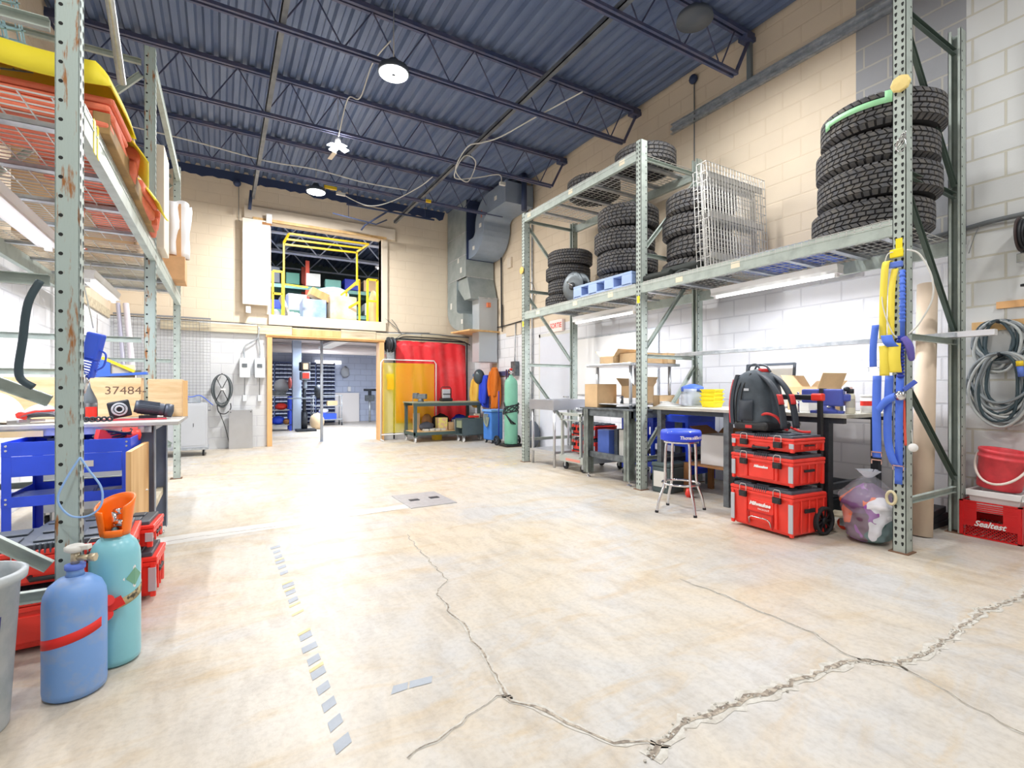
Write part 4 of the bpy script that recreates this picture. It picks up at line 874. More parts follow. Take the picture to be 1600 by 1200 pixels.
b = MB(); b.box(-.05, .05, -.02, .02, 0, .025); b.at((.05, 0, .02), (0, 0, .5)); b.box(-.06, .07, -.012, .012, -.008, .008); solo('pliers', b, CHROME, 'bright metal pliers lying between hard hat and mask', 'pliers', (-1.06, 4.12, .932), .2)
# blue steel ramp thing behind crate
t = thing('sawhorse_bracket', 'blue and yellow angled bracket standing on crate at left table', 'bracket', (-.68, 4.84, 1.235))
b = MB(); b.box(-.14, .03, -.006, .0, 0, .14) if False else b.box(-.14, -.05, -.01, .01, 0, .13); b.build('upright_plate', M('steel_blue', (.25, .42, .80), .5), t)
b = MB(); b.bar((-.12, 0, .012), (.18, 0, .035), .09, .02); b.build('base_plate', M('steel_blue', (.25, .42, .80), .5), t)
b = MB(); b.bar((-.10, 0, .15), (.10, 0, .045), .03, .02); b.build('yellow_strut', YEL, t)
b = MB(); b.box(-.05, .10, .012, .018, .0, .10); b.build('wood_back', WOODG, t)
# air hose gun hanging, blue
t = thing('hanging_spray_gun', 'blue plastic spray gun hanging at the left rack post', 'spray gun', (-.50, 2.86, 1.30), -.5)
b = MB(); b.smooth = True
BH = M('gun_blue', (.22, .36, .86), .4)
b = MB().at((0, 0, .0), (0, .25, 0)); b.box(-.030, .035, -.02, .02, -.02, .10); b.box(.02, .035, -.015, .015, -.10, -.02); b.box(-.055, -.03, -.012, .012, .02, .05); b.build('body', BH, t, .008)
b = MB().at((0, 0, 0), (0, .25, 0)); 
for i in range(7): b.box(-.034, .030, -.024, .024, -.085+i*.012, -.079+i*.012)
b.build('grip_ribs', BH, t, .002)
b = MB(); b.tube(smooth_path([(.04, 0, .02), (.065, 0, -.0), (.055, 0, -.05), (.02, 0, -.07)]), .004, 6); b.build('trigger_guard', BH, t)
b = MB(); b.tube([(-.01, 0, -.09), (-.035, 0, -.17)], .010, 8); b.build('nozzle', CHROME, t)
cable('gun_cord', [(-.49, 2.85, 1.42), (-.495, 2.8, 1.50), (-.50, 2.74, 1.58), (-.50, 2.70, 1.62)], .003, CABW, 'thin cord holding up the blue spray gun', 'cord')
b = MB(); b.tube(smooth_path([(-.595, 2.545, 1.56), (-.625, 2.53, 1.47), (-.64, 2.53, 1.33), (-.65, 2.53, 1.20), (-.61, 2.53, 1.155)]), .013, 10); solo('hose_piece', b, M('hose_dark', (.20, .27, .30), .5), 'short dark green hose hanging at the left rack post', 'hose')
cable('hanging_wires', [(-.62, 3.4, 2.1), (-.60, 3.2, 1.9), (-.58, 3.1, 1.83), (-.54, 3.0, 1.80)], .004, M('wire_orange', (.85, .45, .35), .5), 'orange and grey wires dangling under the left shelf', 'wires')
# white cabinet & steel cabinet & roll stand behind
t = thing('white_cabinet', 'white wheeled cabinet in left rack behind the work table', 'cabinet', (-.93, 5.9, 0))
b = MB(); b.box(-.38, .38, -.42, .45, .12, .86); b.build('body', M('cab_white', (.86, .88, .92), .4), t, .006)
b = MB(); b.box(.38, .39, -.40, -.02, .14, .84); b.box(.38, .39, .02, .43, .14, .84); d_ = b.build('door', WHITE, t, .003)
b = MB(); b.tube([(.39, -.06, .42), (.415, -.06, .42), (.415, -.06, .55), (.39, -.06, .55)], .006, 6); b.build('handle', CHROME, d_)
for x in (-.32, .32):
    for y in (-.35, .38): caster(t, x, y, .045, RUBD, .12)
# cardboard + orange / yellow things on the left shelf
zl = 2.352
OR1 = M('orange_foam', (.93, .50, .38), .7, var=.14, scale=10, bump=.08); YS = M('yellow_sheet', (.97, .90, .22), .6, var=.05)
def Lp(x, y): c, s = math.cos(-LA), math.sin(-LA); return (-.49+x*c-y*s, 2.64+x*s+y*c)
for i, (x, y, sx, sy, sz, z, rz, nm) in enumerate([(-.43, .56, .92, .46, .085, .02, .03, 'orange folded barrier slab on left shelf, lower one nearest the camera'), (-.41, .58, .90, .42, .075, .11, -.04, 'orange folded barrier slab on left shelf, upper one under yellow cover'), (-.17, 1.06, .42, .42, .16, .02, .15, 'orange folded barrier slab on left shelf, second along the edge'), (-.14, 1.55, .38, .42, .15, .0, -.1, 'orange folded barrier slab on left shelf, third along the edge'), (-.14, 2.02, .38, .40, .12, .0, .12, 'orange folded barrier slab on left shelf, furthest of the row')]):
    px, py = Lp(x, y); b = MB(); b.box(-sx/2, sx/2, -sy/2, sy/2, 0, sz*.48); b.box(-sx/2+.01, sx/2+.015, -sy/2+.01, sy/2+.01, sz*.52, sz); solo('folded_barrier', b, OR1, nm, 'barrier', (px, py, zl+z), rz, 'orange folded barriers', .015)
px, py = Lp(.0, 1.30); t = thing('wood_pallet_board', 'stained wooden plank along front edge of left shelf', 'plank', (px, py, zl), -LA)
b = MB(); b.box(-.03, .035, -.95, .75, -.002, .10); b.build('plank', M('plank_brown', (.72, .58, .38), .8, col2=(.55, .45, .30), scale=4), t, .004)
px, py = Lp(-.43, .58); b = MB(); b.sheet(lambda u, v: (-.47+.96*u, -.27+.56*v, .20+.02*math.sin(u*6)*math.cos(v*5)+.13*min(1, (1-u)*14)**.5*min(1, v*14)**.5*min(1, (1-v)*14)**.5), 56, 34, .006)
solo('yellow_cover', b, YS, 'bright yellow plastic cover draped over the nearest orange slabs', 'cover', (px, py, zl+.01), -.05)
for (x, y, w_, l_, z, rz, nm) in [(.02, 1.0, .22, .42, .17, .1, 'bright yellow flap hanging over left shelf edge, upper one'), (.03, 1.62, .22, .45, .15, -.1, 'bright yellow flap hanging over left shelf edge, lower one')]:
    px, py = Lp(x, y); b = MB(); b.sheet(lambda u, v: (-.15+w_*u*1.1, -l_/2+l_*v, .10-.20*u*u+.02*math.sin(v*6)), 10, 10, .008); solo('yellow_flap', b, YS, nm, 'flap', (px, py, zl+z), rz)
px, py = Lp(-.5, 1.1); b = MB()
t = thing('plywood_stack', 'stack of brown plywood sheets lying on left shelf under the orange slabs', 'plywood', (px, py, zl))
px, py = Lp(-.55, 2.9); b = MB(); b.box(-.38, .38, -.30, .30, 0, .92); solo('cardboard_box', b, CARD, 'tall cardboard box on left shelf behind middle post', 'box', (px, py, zl), .0, bevel=.004)
bpy.data.objects.remove(t)
px, py = Lp(-.45, 4.0); b = MB(); b.box(-.36, .36, -.7, .7, 0, .10); solo('wooden_board_stack', b, WOODG, 'flat stack of boards on left shelf, far bay', 'boards', (px, py, zl), .0)
px, py = Lp(.0, 2.68); b = MB(); b.box(-.05, .05, -.15, .25, 0, .88); solo('cream_panel', b, CREAMP, 'tall cream panel standing on left shelf just past middle post', 'panel', (px, py, zl), -LA, bevel=.005)
px, py = Lp(.05, 4.15); t = thing('wrapped_bundle', 'white plastic wrapped bundle on cardboard at far end of left shelf', 'bundle', (px, py, zl), 0)
b = MB(); 
def wb(u, v): a = u*2*PI; r = .15+.018*math.sin(a*7)+.01*math.sin(v*9+a*3)+.03*v; return (r*math.cos(a)*.9-.06, r*math.sin(a), .28+.60*v+.02*math.sin(a*5)*v)
b.sheet(wb, 48, 8, .003); b.build('wrap', M('bag_white', (.95, .95, .96), .5, bump=.1), t)
b = MB(); b.box(-.24, .06, -.20, .20, 0, .26); b.box(-.20, .02, -.14, .14, .26, .86); b.build('cardboard_base', M('card_orange', (.86, .68, .50), .8, var=.15), t, .004)
# pale folded wire decks + blue things topmost left
for i in range(3):
    px, py = Lp(-.62-.05*i, .62+.2*i); t = thing('spare_wire_deck', ['leaning wire deck on left shelf, frontmost at top left corner', 'leaning wire deck on left shelf, middle one', 'leaning wire deck on left shelf, rearmost'][i], 'wire deck', (px, py, zl+.29), 0, 'wire decks leaning on left shelf', rot=(0, -.15, .15*i))
    b = MB()
    for k in range(12): b.bar((-.35+k*.06, 0, 0), (-.35+k*.06, 0, .9), .006, up=(0, 1, 0))
    for k in range(15): b.bar((-.35, 0, k*.064), (.32, 0, k*.064), .006)
    b.build('grid', M('deck_teal', (.55, .68, .72), .4, .3), t)
for i, (x, nm) in enumerate([(-.80, 'blue round tube on top of the left shelf load, left'), (-.62, 'blue round tube on top of the left shelf load, right')]):
    px, py = Lp(x, .95); b = MB(); b.cyl((0, -.45, 0), (0, .45, .05), .035, n=14); b.mat(1); b.cyl((0, -.47, 0), (0, -.40, .004), .045, n=14); solo('blue_tube', b, [M('tube_steelblue', (.45, .62, .82), .4), WHITE], nm, 'tube', (px, py-.2, zl+.40), .3)
px, py = Lp(-.05, .35); b = MB(); b.tube([(0, 0, 1.15), (.0, 1.0, .50)], .022, 12); solo('leaning_tube', b, GALV, 'silver tube slanting down beside the nearest rack post top', 'tube', (px+.02, py-.2, 2.50), 0)
# far-left wall pipe rails etc.
t = thing('leaning_tubes', 'two white tubes leaning in the far left corner', 'tubes', (-1.15, 9.6, 0))
b = MB(); b.tube([(-.15, .3, 2.5), (.1, -.1, 0)], .04, 12); b.build('tube', M('tube_white', (.88, .86, .90), .4), t); b = MB(); b.tube([(-.25, .3, 2.5), (-.02, -.1, 0)], .03, 12); b.build('tube', M('tube_lilac', (.72, .72, .80), .4), t)
t = thing('wire_mesh_panel', 'large square wire mesh screen covering far left corner wall', 'mesh', (-1.6, 10.9, .75))
b = MB()
for i in range(27): b.bar((i*.055, 0, 0), (i*.055, 0, 1.70), .004, up=(0, 1, 0))
for i in range(31): b.bar((0, -.004, i*.0565), (1.43, -.004, i*.0565), .004)
b.build('mesh', M('mesh_grey', (.55, .56, .58), .5, .3), t)
b = MB(); b.box(-.01, 1.44, -.01, .01, 1.69, 1.72); b.box(-.01, 1.44, -.01, .01, -.02, 0); b.build('frame', M('mesh_grey', (.55, .56, .58), .5, .3), t)
b = MB(); b.box(-.012, .012, -1.4, 1.4, 0, .14); solo('wall_board', b, WOODG, 'old board fixed along left wall at paint edge', 'board', (-1.645, 9.4, 2.35), 0)
# ================================================================ RIGHT SIDE: BENCHES
t = thing('steel_workbench', 'heavy grey steel workbench under rack, carrying the stainless overshelf', 'workbench', (4.58, 4.72, 0))
b = MB(); b.box(-.48, .47, -.49, .49, .885, .905); b.build('tabletop', IRON, t, .003)
b = MB(); b.box(-.46, -.44, -.46, .46, .80, .885); b.box(.43, .45, -.46, .46, .80, .885); b.box(-.46, .45, .44, .46, .80, .885); b.box(-.46, .45, -.46, -.44, .80, .885); b.build('apron', IRON, t)
for x in (-.43, .44):
    for y in (-.38, .37):
        b = MB(); b.box(x-.05, x+.05, y-.004, y+.004, .06, .885); b.box(x-.05, x-.044, y-.045, y+.045, .06, .885); b.box(x+.044, x+.05, y-.045, y+.045, .06, .885); lg = b.build('leg', M('bench_olive', (.56, .60, .58), .5, .3, col2=(.44, .46, .45), scale=9), t)
        b = MB(); b.cyl((x, y, 0), (x, y, .012), .03, n=14); b.cyl((x, y, .012), (x, y, .07), .010, n=8); b.build('leveller', CHROME, lg)
b = MB(); b.box(-.44, -.40, -.38, .37, .27, .34); b.build('side_rail', IRON, t); b = MB(); b.box(.40, .44, -.38, .37, .27, .34); b.build('side_rail', IRON, t)
b = MB(); b.box(-.42, -.02, -.36, .36, .26, .27); b.build('lower_shelf', IRON, t)
# overshelf
t = thing('stainless_overshelf', 'stainless steel overshelf table standing on the grey workbench', 'table', (4.55, 4.68, .906))
b = MB(); b.box(-.43, .40, -.40, .42, .515, .55); b.build('top', STEEL, t, .006)
for x in (-.34, .32):
    for y in (-.30, .30): b = MB(); b.cyl((x, y, 0), (x, y, .515), .020, n=12); b.build('leg', STEEL, t)
b = MB(); b.box(-.36, .34, -.33, .33, .04, .055); b.build('shelf', STEEL, t, .004)
def carton(label, loc, rz, w, d, h, open_=0, m=CARD, group=None, flaps=(.6, .6), writing=None):
    t = thing('cardboard_box', label, 'box', loc, rz, group); T = .004
    b = MB(); b.box(-w/2, w/2, -d/2, -d/2+T, 0, h); b.box(-w/2, w/2, d/2-T, d/2, 0, h); b.box(-w/2, -w/2+T, -d/2, d/2, 0, h); b.box(w/2-T, w/2, -d/2, d/2, 0, h); b.box(-w/2, w/2, -d/2, d/2, 0, T)
    if not open_: b.box(-w/2, w/2, -d/2, d/2, h-T, h)
    b.build('body', m, t)
    if open_:
        for s in (-1, 1):
            b = MB(); a = open_*(1 if s > 0 else 1.2); L_ = d*.45
            b.add([(-w/2, s*d/2, h), (w/2, s*d/2, h), (w/2, s*(d/2+L_*math.cos(a)), h+L_*math.sin(a)), (-w/2, s*(d/2+L_*math.cos(a)), h+L_*math.sin(a))], [(0, 1, 2, 3)], False)
            o = b.build('flap', m, t); sm_ = o.modifiers.new('s', 'SOLIDIFY'); sm_.thickness = .004
        b = MB(); b.add([(w/2, -d/2, h), (w/2, d/2, h), (w/2+d*.3, d/2, h+.06), (w/2+d*.3, -d/2, h+.06)], [(0, 1, 2, 3)], False); o = b.build('flap', m, t); sm_ = o.modifiers.new('s', 'SOLIDIFY'); sm_.thickness = .004
    if not open_: b = MB(); b.box(-w/2-.001, w/2+.001, -.025, .025, h-.0, h+.001); b.build('tape', M('box_tape', (.82, .70, .52), .35), t)
    return t
carton('cardboard box on overshelf, left one with open flap', (4.40, 4.84, 1.457), 0, .32, .26, .10, .7)
carton('cardboard box on overshelf, middle one with handle slot', (4.52, 4.52, 1.457), .0, .42, .32, .13, 0)
carton('cardboard box on overshelf, right small one', (4.80, 4.36, 1.457), .1, .16, .14, .13, 0)
t_ = MB(); t_.box(-.001, .001, -.035, .035, 0, .02); solo('box_handle_slot', t_, IROND, 'dark hand slot on the middle overshelf box', 'slot', (4.309, 4.52, 1.51)) if False else None
carton('plain cardboard box on workbench left of the overshelf legs', (4.33, 5.06, .907), .05, .34, .24, .30, 0)
carton('cardboard box with open flaps under the overshelf', (4.66, 4.72, .963), .3, .34, .28, .22, .9)
carton('low cardboard box behind middle rack post on the workbench', (4.72, 4.30, .907), .0, .34, .10, .16, 0)
for i, (x, y, w_, h_, nm) in enumerate([(4.35, 4.47, .22, .07, 'white plastic tray under overshelf, left'), (4.62, 4.28, .12, .09, 'white plastic tray under overshelf, right')]):
    b = MB(); b.box(-w_/2, w_/2, -.07, .07, 0, h_); solo('plastic_tray', b, WHITE, nm, 'tray', (x, y-.0, .963 if i == 0 else .907), 0, bevel=.01)
t = thing('small_clamp', 'small dark clamp standing under the overshelf', 'clamp', (4.30, 4.62, .963)); b = MB(); b.lathe([(.0, 0), (.03, 0), (.02, .03), (.012, .05), (.018, .09), (.0, .10)], 12); b.build('body', IROND, t); b = MB(); b.tube([(0, -.04, .07), (0, .04, .07)], .006, 6); b.build('screw', CHROME, t)
# stainless prep table
t = thing('stainless_sink_table', 'stainless steel prep table with deep rim at far end of rack', 'table', (4.47, 6.17, 0))
b = MB(); b.box(-.34, .42, -.32, .33, .835, .85)
for x in (-.34, .42): b.box(x-.006, x+.006, -.32, .33, .835, .985)
for y in (-.32, .33): b.box(-.34, .42, y-.006, y+.006, .835, .985)
b.build('rimmed_top', STEEL, t, .002)
for x in (-.30, .38):
    for y in (-.28, .29): b = MB(); b.cyl((x, y, 0), (x, y, .835), .020, n=12); b.build('leg', STEEL, t)
b = MB(); b.box(-.32, .40, -.30, .31, .20, .235); b.build('lower_shelf', STEEL, t, .003)
# push cart with red boxes
t = thing('platform_cart', 'grey steel platform cart holding four red toolboxes', 'cart', (4.56, 5.52, 0))
b = MB(); b.box(-.36, .42, -.26, .28, .20, .215); b.box(-.37, -.35, -.26, .28, .12, .215); b.box(-.36, .42, -.27, -.25, .12, .215); b.build('bed', M('cart_grey', (.70, .72, .70), .5, .2), t, .003)
for y in (-.20, .22): b = MB(); b.box(-.37, -.335, y-.015, y+.015, .2, .80); b.build('post', M('cart_grey', (.70, .72, .70), .5, .2), t)
b = MB(); b.box(-.37, -.335, -.24, .27, .77, .81); b.box(-.37, -.335, -.24, .27, .70, .715); b.build('handle_rail', M('cart_grey', (.70, .72, .70), .5, .2), t)
b = MB(); b.box(-.373, -.370, -.2, .12, .14, .175); b.build('red_strip', M('strip_pink', (.88, .58, .52), .6), t)
for x in (-.30, .36):
    for y in (-.19, .21): caster(t, x, y, .055, RUBD, .12)
for i, (x, y, z, h, nm) in enumerate([(4.60, 5.66, .216, .23, 'red toolbox on platform cart, lower left'), (4.60, 5.66, .446, .22, 'red toolbox on platform cart, upper left'), (4.60, 5.39, .216, .23, 'red toolbox on platform cart, lower right'), (4.60, 5.39, .446, .22, 'red toolbox on platform cart, upper right')]):
    toolbox(nm, (x, y, z), -PI/2, .26, .40, h, 'red toolboxes on the platform cart')
b = MB(); b.box(-.12, .12, -.10, .10, 0, .06); b.cyl((-.13, 0, .04), (-.20, 0, .05), .025, n=12); b.cyl((-.10, -.12, .04), (-.17, -.14, .04), .02, n=12); solo('silver_machine', b, GALV, 'silver tool with knobs sitting on cart rail left of the box', 'tool', (4.42, 5.46, .812), 0, bevel=.006)
# blue carts beyond / under
dup_src = [o for o in C.objects if o.name.startswith('service_cart')][0]
c2 = dup(dup_src, (4.88, 4.72, 0), PI/2, 'blue service cart parked under the grey steel workbench', 'blue service carts'); dup_src['group'] = 'blue service carts'
c2.scale = (1, .9, .93)
c3 = dup(dup_src, (4.76, 4.03, 0), PI/2, 'blue service cart under the long bench behind the blue stool', 'blue service carts'); c3.scale = (.8, .9, .98)
b = MB(); b.box(-.12, .02, -.11, .11, 0, .34); solo('blue_bin', b, BLUEL, 'blue plastic bin standing on lower shelf of grey workbench', 'bin', (4.42, 4.98, .272), 0, bevel=.01)
b = MB(); b.box(-.04, .06, -.03, .03, 0, .36); 
for k in range(6): b.box(-.045, .065, -.034, .034, .02+k*.06, .03+k*.06)
solo('drawer_rack', b, GREYP, 'dark grey slotted rack between blue bin and white box', 'rack', (4.40, 4.80, .272))
b = MB(); b.box(-.12, .12, -.09, .09, 0, .36); solo('white_carton', b, OFFW, 'white paper box on lower shelf of grey workbench', 'box', (4.45, 4.62, .272), 0, bevel=.004)
# long bench with vise
t = thing('long_workbench', 'long pale topped workbench with dark legs behind the toolbox tower', 'workbench', (4.66, 3.04, 0))
b = MB(); b.box(-.46, .46, -1.03, 1.03, .915, .945); b.build('tabletop', M('bench_pale', (.80, .80, .76), .5, col2=(.70, .68, .62), scale=5), t, .003)
b = MB(); b.box(-.44, -.40, -1.0, 1.0, .87, .915); b.box(.40, .44, -1.0, 1.0, .87, .915); b.build('rail', IROND, t)
for x in (-.41, .40):
    for y in (-.86, .05, .90): b = MB(); b.box(x-.035, x+.035, y-.03, y+.03, 0, .915); b.build('leg', IROND if y < 0 else IRON, t, .003)
for y in (-.86, .05, .90): b = MB(); b.box(-.40, .39, y-.02, y+.02, .32, .37); b.build('cross_rail', IROND, t)
b = MB(); b.box(.37, .41, -.86, .90, .20, .30); b.build('back_rail', IROND, t)
t = thing('bench_vise', 'blue bench vise bolted to the long workbench', 'vise', (4.33, 2.22, .945), -PI/2+.25)
b = MB(); b.lathe([(.0, 0), (.085, 0), (.085, .025), (.06, .035), (.05, .07), (.0, .07)], 24); 
for s in (-1, 1): b.box(s*.09-.03, s*.09+.03, -.03, .03, 0, .022)
VB = M('vise_blue', (.32, .38, .74), .4, var=.1); b.build('base', VB, t, .004)
b = MB(); b.box(-.02, .12, -.055, .055, .06, .20); b.box(.10, .17, -.03, .03, .10, .16); b.build('fixed_jaw', VB, t, .014)
b = MB(); b.box(-.18, -.045, -.05, .05, .085, .20); b.box(-.18, .0, -.028, .028, .09, .14); b.build('sliding_jaw', VB, t, .014)
b = MB(); b.box(-.045, -.03, -.06, .06, .14, .205); b.box(-.03, -.018, -.06, .06, .14, .205); b.build('jaw_plate', IROND, t)
b = MB(); b.cyl((-.24, 0, .115), (-.17, 0, .115), .018, n=12); b.tube([(-.215, -.01, .16), (-.215, .02, -.05), (-.215, .03, -.10)], .008, 8); b.blob((-.215, .032, -.105), (.012, .012, .012), 5); b.blob((-.215, -.01, .165), (.012, .012, .012), 5); b.build('screw_handle', CHROME, t)
b = MB(); b.blob((.02, .0, .055), (.02, .075, .02), 6); b.build('swivel_knob', CHROME, t)
b = MB(); b.blob((.14, -.02, .20), (.025, .02, .02), 5); b.build('dark_knob', IROND, t)
carton('open cardboard box on long bench behind the vise', (4.88, 2.62, .946), -.1, .34, .30, .22, 1.0)
b = MB(); b.box(-.10, .10, -.08, .08, 0, .13); solo('small_carton', b, OFFW, 'pale box with pink label behind the vise', 'box', (4.56, 2.52, .946), 0, bevel=.004)
t = thing('framed_board', 'dark framed white board leaning on wall behind the backpack', 'board', (5.06, 3.20, .946), 0, rot=(0, .10, 0))
b = MB(); b.box(-.005, .005, -.26, .26, .02, .45); b.build('panel', WHITE, t); b = MB()
for y in (-.265, .265): b.box(-.010, .010, y-.012, y+.012, 0, .47)
b.box(-.010, .010, -.27, .27, .45, .475); b.build('frame', GREYP, t)
# bottles and cans right of the vise
def bottle(label, loc, m, prof, cap=None, nm='spray_can', cat='can', lab=None):
    t = thing(nm, label, cat, loc); b = MB(); b.lathe(prof, 24); b.build('body', m, t); h = prof[-1][1]
    if cap: b = MB(); b.lathe([(.0, h), (cap[0], h), (cap[0], h+cap[1]), (.0, h+cap[1])], 20); b.build('cap', cap[2], t)
    if lab: b = MB(); r = lab[0]; b.sheet(lambda u, v: (r*math.cos(PI*.5+u*PI*1.2), r*math.sin(PI*.5+u*PI*1.2), lab[1]+(lab[2]-lab[1])*v), 16, 1); b.build('label', lab[3], t)
    return t
CANP = [(.0, 0), (.031, 0), (.033, .006), (.033, .14), (.030, .155), (.020, .165)]
bottle('tall cream spray can with dark cap at bench end', (4.38, 2.07, .946), M('can_cream', (.90, .88, .80), .35), CANP, (.026, .035, IROND), lab=(.0336, .05, .12, M('lab_grey', (.75, .74, .70), .5)))
t = bottle('white spray bottle with trigger on long bench right of vise', (4.56, 2.16, .946), WHITE, [(.0, 0), (.040, 0), (.042, .01), (.042, .12), (.02, .17), (.014, .18)], None, 'spray_bottle', 'bottle', lab=(.0428, .03, .10, M('lab_white', (.90, .92, .95), .5)))
b = MB(); b.box(-.05, .03, -.01, .01, .18, .215); b.box(-.045, -.035, -.006, .006, .14, .18); b.build('trigger', M('pale_pink', (.93, .78, .76), .5), t)
bottle('red and white tub on long bench behind the cream can', (4.62, 1.98+.12, .946) if False else (4.66, 2.07, .946), WHITE, [(.0, 0), (.05, 0), (.05, .13), (.0, .13)], (.052, .02, WHITE), 'tub', 'tub', lab=(.0508, .06, .10, RED))
bottle('small dark can on long bench against the vise', (4.46, 2.33, .946) if False else (4.72, 2.28, .946), IROND, [(.0, 0), (.03, 0), (.03, .10), (.0, .10)], None)
# face shield, yellow bins, papers
t = thing('face_shield', 'clear face shield with blue headband on long bench', 'face shield', (4.62, 3.82, .946), .4)
b = MB(); b.sheet(lambda u, v: (-.12*math.sin(u*PI)-.02, -.12+.24*u, .20-.19*v), 16, 6, .002); b.build('visor', M('visor_clear', (.84, .88, .93), .1, alpha=.45), t)
b = MB(); b.sheet(lambda u, v: (.11*math.cos(PI*.5+u*PI), .125*math.sin(PI*.5+u*PI), .17+.05*v), 20, 2, .006); b.sheet(lambda u, v: (.11*math.cos(PI*.5+u*PI)*(1-v), .125*math.sin(PI*.5+u*PI)*(1-v), .22+.035*math.sin(v*PI/2)), 16, 6, .004); b.build('headband', M('band_blue', (.28, .42, .82), .5), t)
b = MB(); b.sheet(lambda u, v: (.10*math.cos(-PI*.5+u*PI), .125*math.sin(-PI*.5+u*PI), .14+.03*v), 16, 1, .004); b.build('strap', BLACK, t)
for k in range(4):
    t = thing('yellow_parts_bin', 'bright yellow plastic parts bin, %s of the nested stack' % ['bottom', 'second', 'third', 'top'][k], 'bin', (4.62, 3.56, .946+k*.042), .1+.03*k, 'nested yellow bins on the long bench')
    b = MB(); h = .07
    P = [(-.10, -.08), (.10, -.08), (.10, .08), (-.10, .08)]
    vs = [(x*.8, y*.8, 0) for x, y in P]+[(x, y, h) for x, y in P]+[(x*.96, y*.94, h) for x, y in P]+[(x*.76, y*.76, .004) for x, y in P]
    fs = [(3, 2, 1, 0), (12, 13, 14, 15)]+[(4*i+j, 4*i+(j+1) % 4, 4*i+4+(j+1) % 4, 4*i+4+j) for i in range(3) for j in range(4)]
    b.add(vs, fs, False); b.build('tray', YELB, t); b = MB(); b.box(-.105, .105, -.085, -.078, h-.012, h); b.box(-.105, .105, .078, .085, h-.012, h); b.build('rim', YELB, t)
b = MB(); b.sheet(lambda u, v: (-.15+.3*u, -.12+.24*v, .004+.05*u*v), 6, 6, .002); solo('paper_sheets', b, OFFW, 'white paper sheets lying by the middle rack post', 'papers', (4.45, 3.98, .946), .3)
# long rails lying along the rack braces
b = MB(); b.box(-.03, .03, -1.35, 1.55, 0, .045); b.box(-.05, -.03, -1.35, 1.55, .0, .006); solo('long_rail', b, M('rail_white', (.88, .88, .89), .4, .2), 'long white rail laid across the rack braces', 'rail', (4.93, 2.70, 1.545), .01)
b = MB(); b.box(-.025, .025, -1.4, 1.3, 0, .035); solo('long_rail', b, GALV, 'long grey rail laid behind the white one across rack braces', 'rail', (4.84, 2.95, 1.542), -.0)
# whiteboard on wall
t = thing('whiteboard', 'large plain whiteboard on wall behind the overshelf', 'whiteboard', (5.39, 6.05, 1.05)); b = MB(); b.box(-.012, 0, -1.0, .95, 0, .95); b.build('panel', WHITE, t); b = MB(); b.box(-.016, 0, -1.0, .95, .95, .97); b.box(-.016, 0, -1.01, -.99, 0, .97); b.build('frame', GALV, t)
# below long bench
t = carton('open white and brown cardboard box under long bench behind stool', (4.70, 3.46, .33), .1, .34, .36, .32, .5, m=M('box_white', (.88, .88, .88), .7)); 
for o in t.children:
    if o.name.startswith('flap'): o.data.materials[0] = CARDD
t = thing('wooden_stand', 'brown wooden stand frame under long bench', 'stand', (4.66, 3.46, 0))
for x in (-.2, .2):
    for y in (-.22, .30): b = MB(); b.box(x-.02, x+.02, y-.03, y+.03, 0, .31); b.build('leg', CARDD, t)
b = MB(); b.box(-.22, .22, -.25, .33, .31, .328); b.build('top', CARDD, t)
t = thing('tool_case', 'dark green-grey tool case on floor by the middle rack post', 'tool case', (4.33, 3.90, 0), PI/2+.1); t.scale = (.85, .85, .95)
b = MB(); b.box(-.14, .14, -.20, .18, .0, .30); b.build('body', M('case_green', (.28, .34, .35), .5), t, .02); b = MB(); b.box(-.145, .145, -.205, .185, .30, .35); b.build('lid', M('case_green', (.28, .34, .35), .5), t, .015)
b = MB(); b.box(.141, .150, -.03, .03, .12, .19); b.build('latch', IROND, t)
b = MB(); b.box(-.10, .10, .184, .192, .07, .25); b.build('paper_label', OFFW, t)
for i, (x, y, sx, sy, sz, nm) in enumerate([(4.95, 3.2, .3, .5, .16, 'dark box on the floor under long bench, left'), (4.95, 2.65, .3, .4, .12, 'dark box on the floor under long bench, right')]):
    b = MB(); b.box(-sx/2, sx/2, -sy/2, sy/2, 0, sz); b.box(-sx/2+.02, sx/2-.02, -sy/2+.02, sy/2-.02, sz, sz+.02); solo('dark_case', b, IROND, nm, 'case', (x, y, 0), 0, bevel=.01)
b = MB(); b.lathe([(.0, 0), (.045, 0), (.05, .06), (.03, .10), (.0, .10)], 18); solo('red_float', b, RED, 'small red jar on the floor under long bench', 'jar', (4.52, 3.26, .0))
b = MB(); b.lathe([(.0, 0), (.03, 0), (.045, .03), (.03, .09), (.0, .09)], 18); solo('red_weight', b, RED, 'small red round weight on floor beside the tool case', 'weight', (4.28, 3.58, .0))
# STOOL
t = thing('shop_stool', 'round chrome stool with blue printed vinyl seat', 'stool', (3.72, 3.21, 0), .1)
b = MB(); b.lathe([(.0, .665), (.165, .665), (.178, .672), (.182, .69), (.182, .745), (.172, .762), (.10, .770), (.0, .772)], 40); b.build('seat', M('seat_blue', (.20, .33, .86), .4, col2=(.90, .92, .95), scale=14, thr=(.66, .70)), t)
b = MB(); b.sheet(lambda u, v: (.1835*math.cos(u*2*PI), .1835*math.sin(u*2*PI), .672+.062*v), 48, 1); b.build('seat_band', M('seat_band_blue', (.14, .26, .85), .4), t)
import itertools
w_txt = 'Thomas&Betts'
for i, ch in enumerate(w_txt):
    a = -PI*.80+i*.115
    text(ch, .042, WHITE, t, (.1845*math.cos(a), .1845*math.sin(a), .701), (PI/2, 0, a+PI/2), .0003, 'lettering', bold=.0012, shear=.2)
b = MB(); b.lathe([(.14, .645), (.16, .645), (.16, .665), (.14, .665), (.14, .645)], 32, caps=False); b.build('seat_ring', CHROME, t)
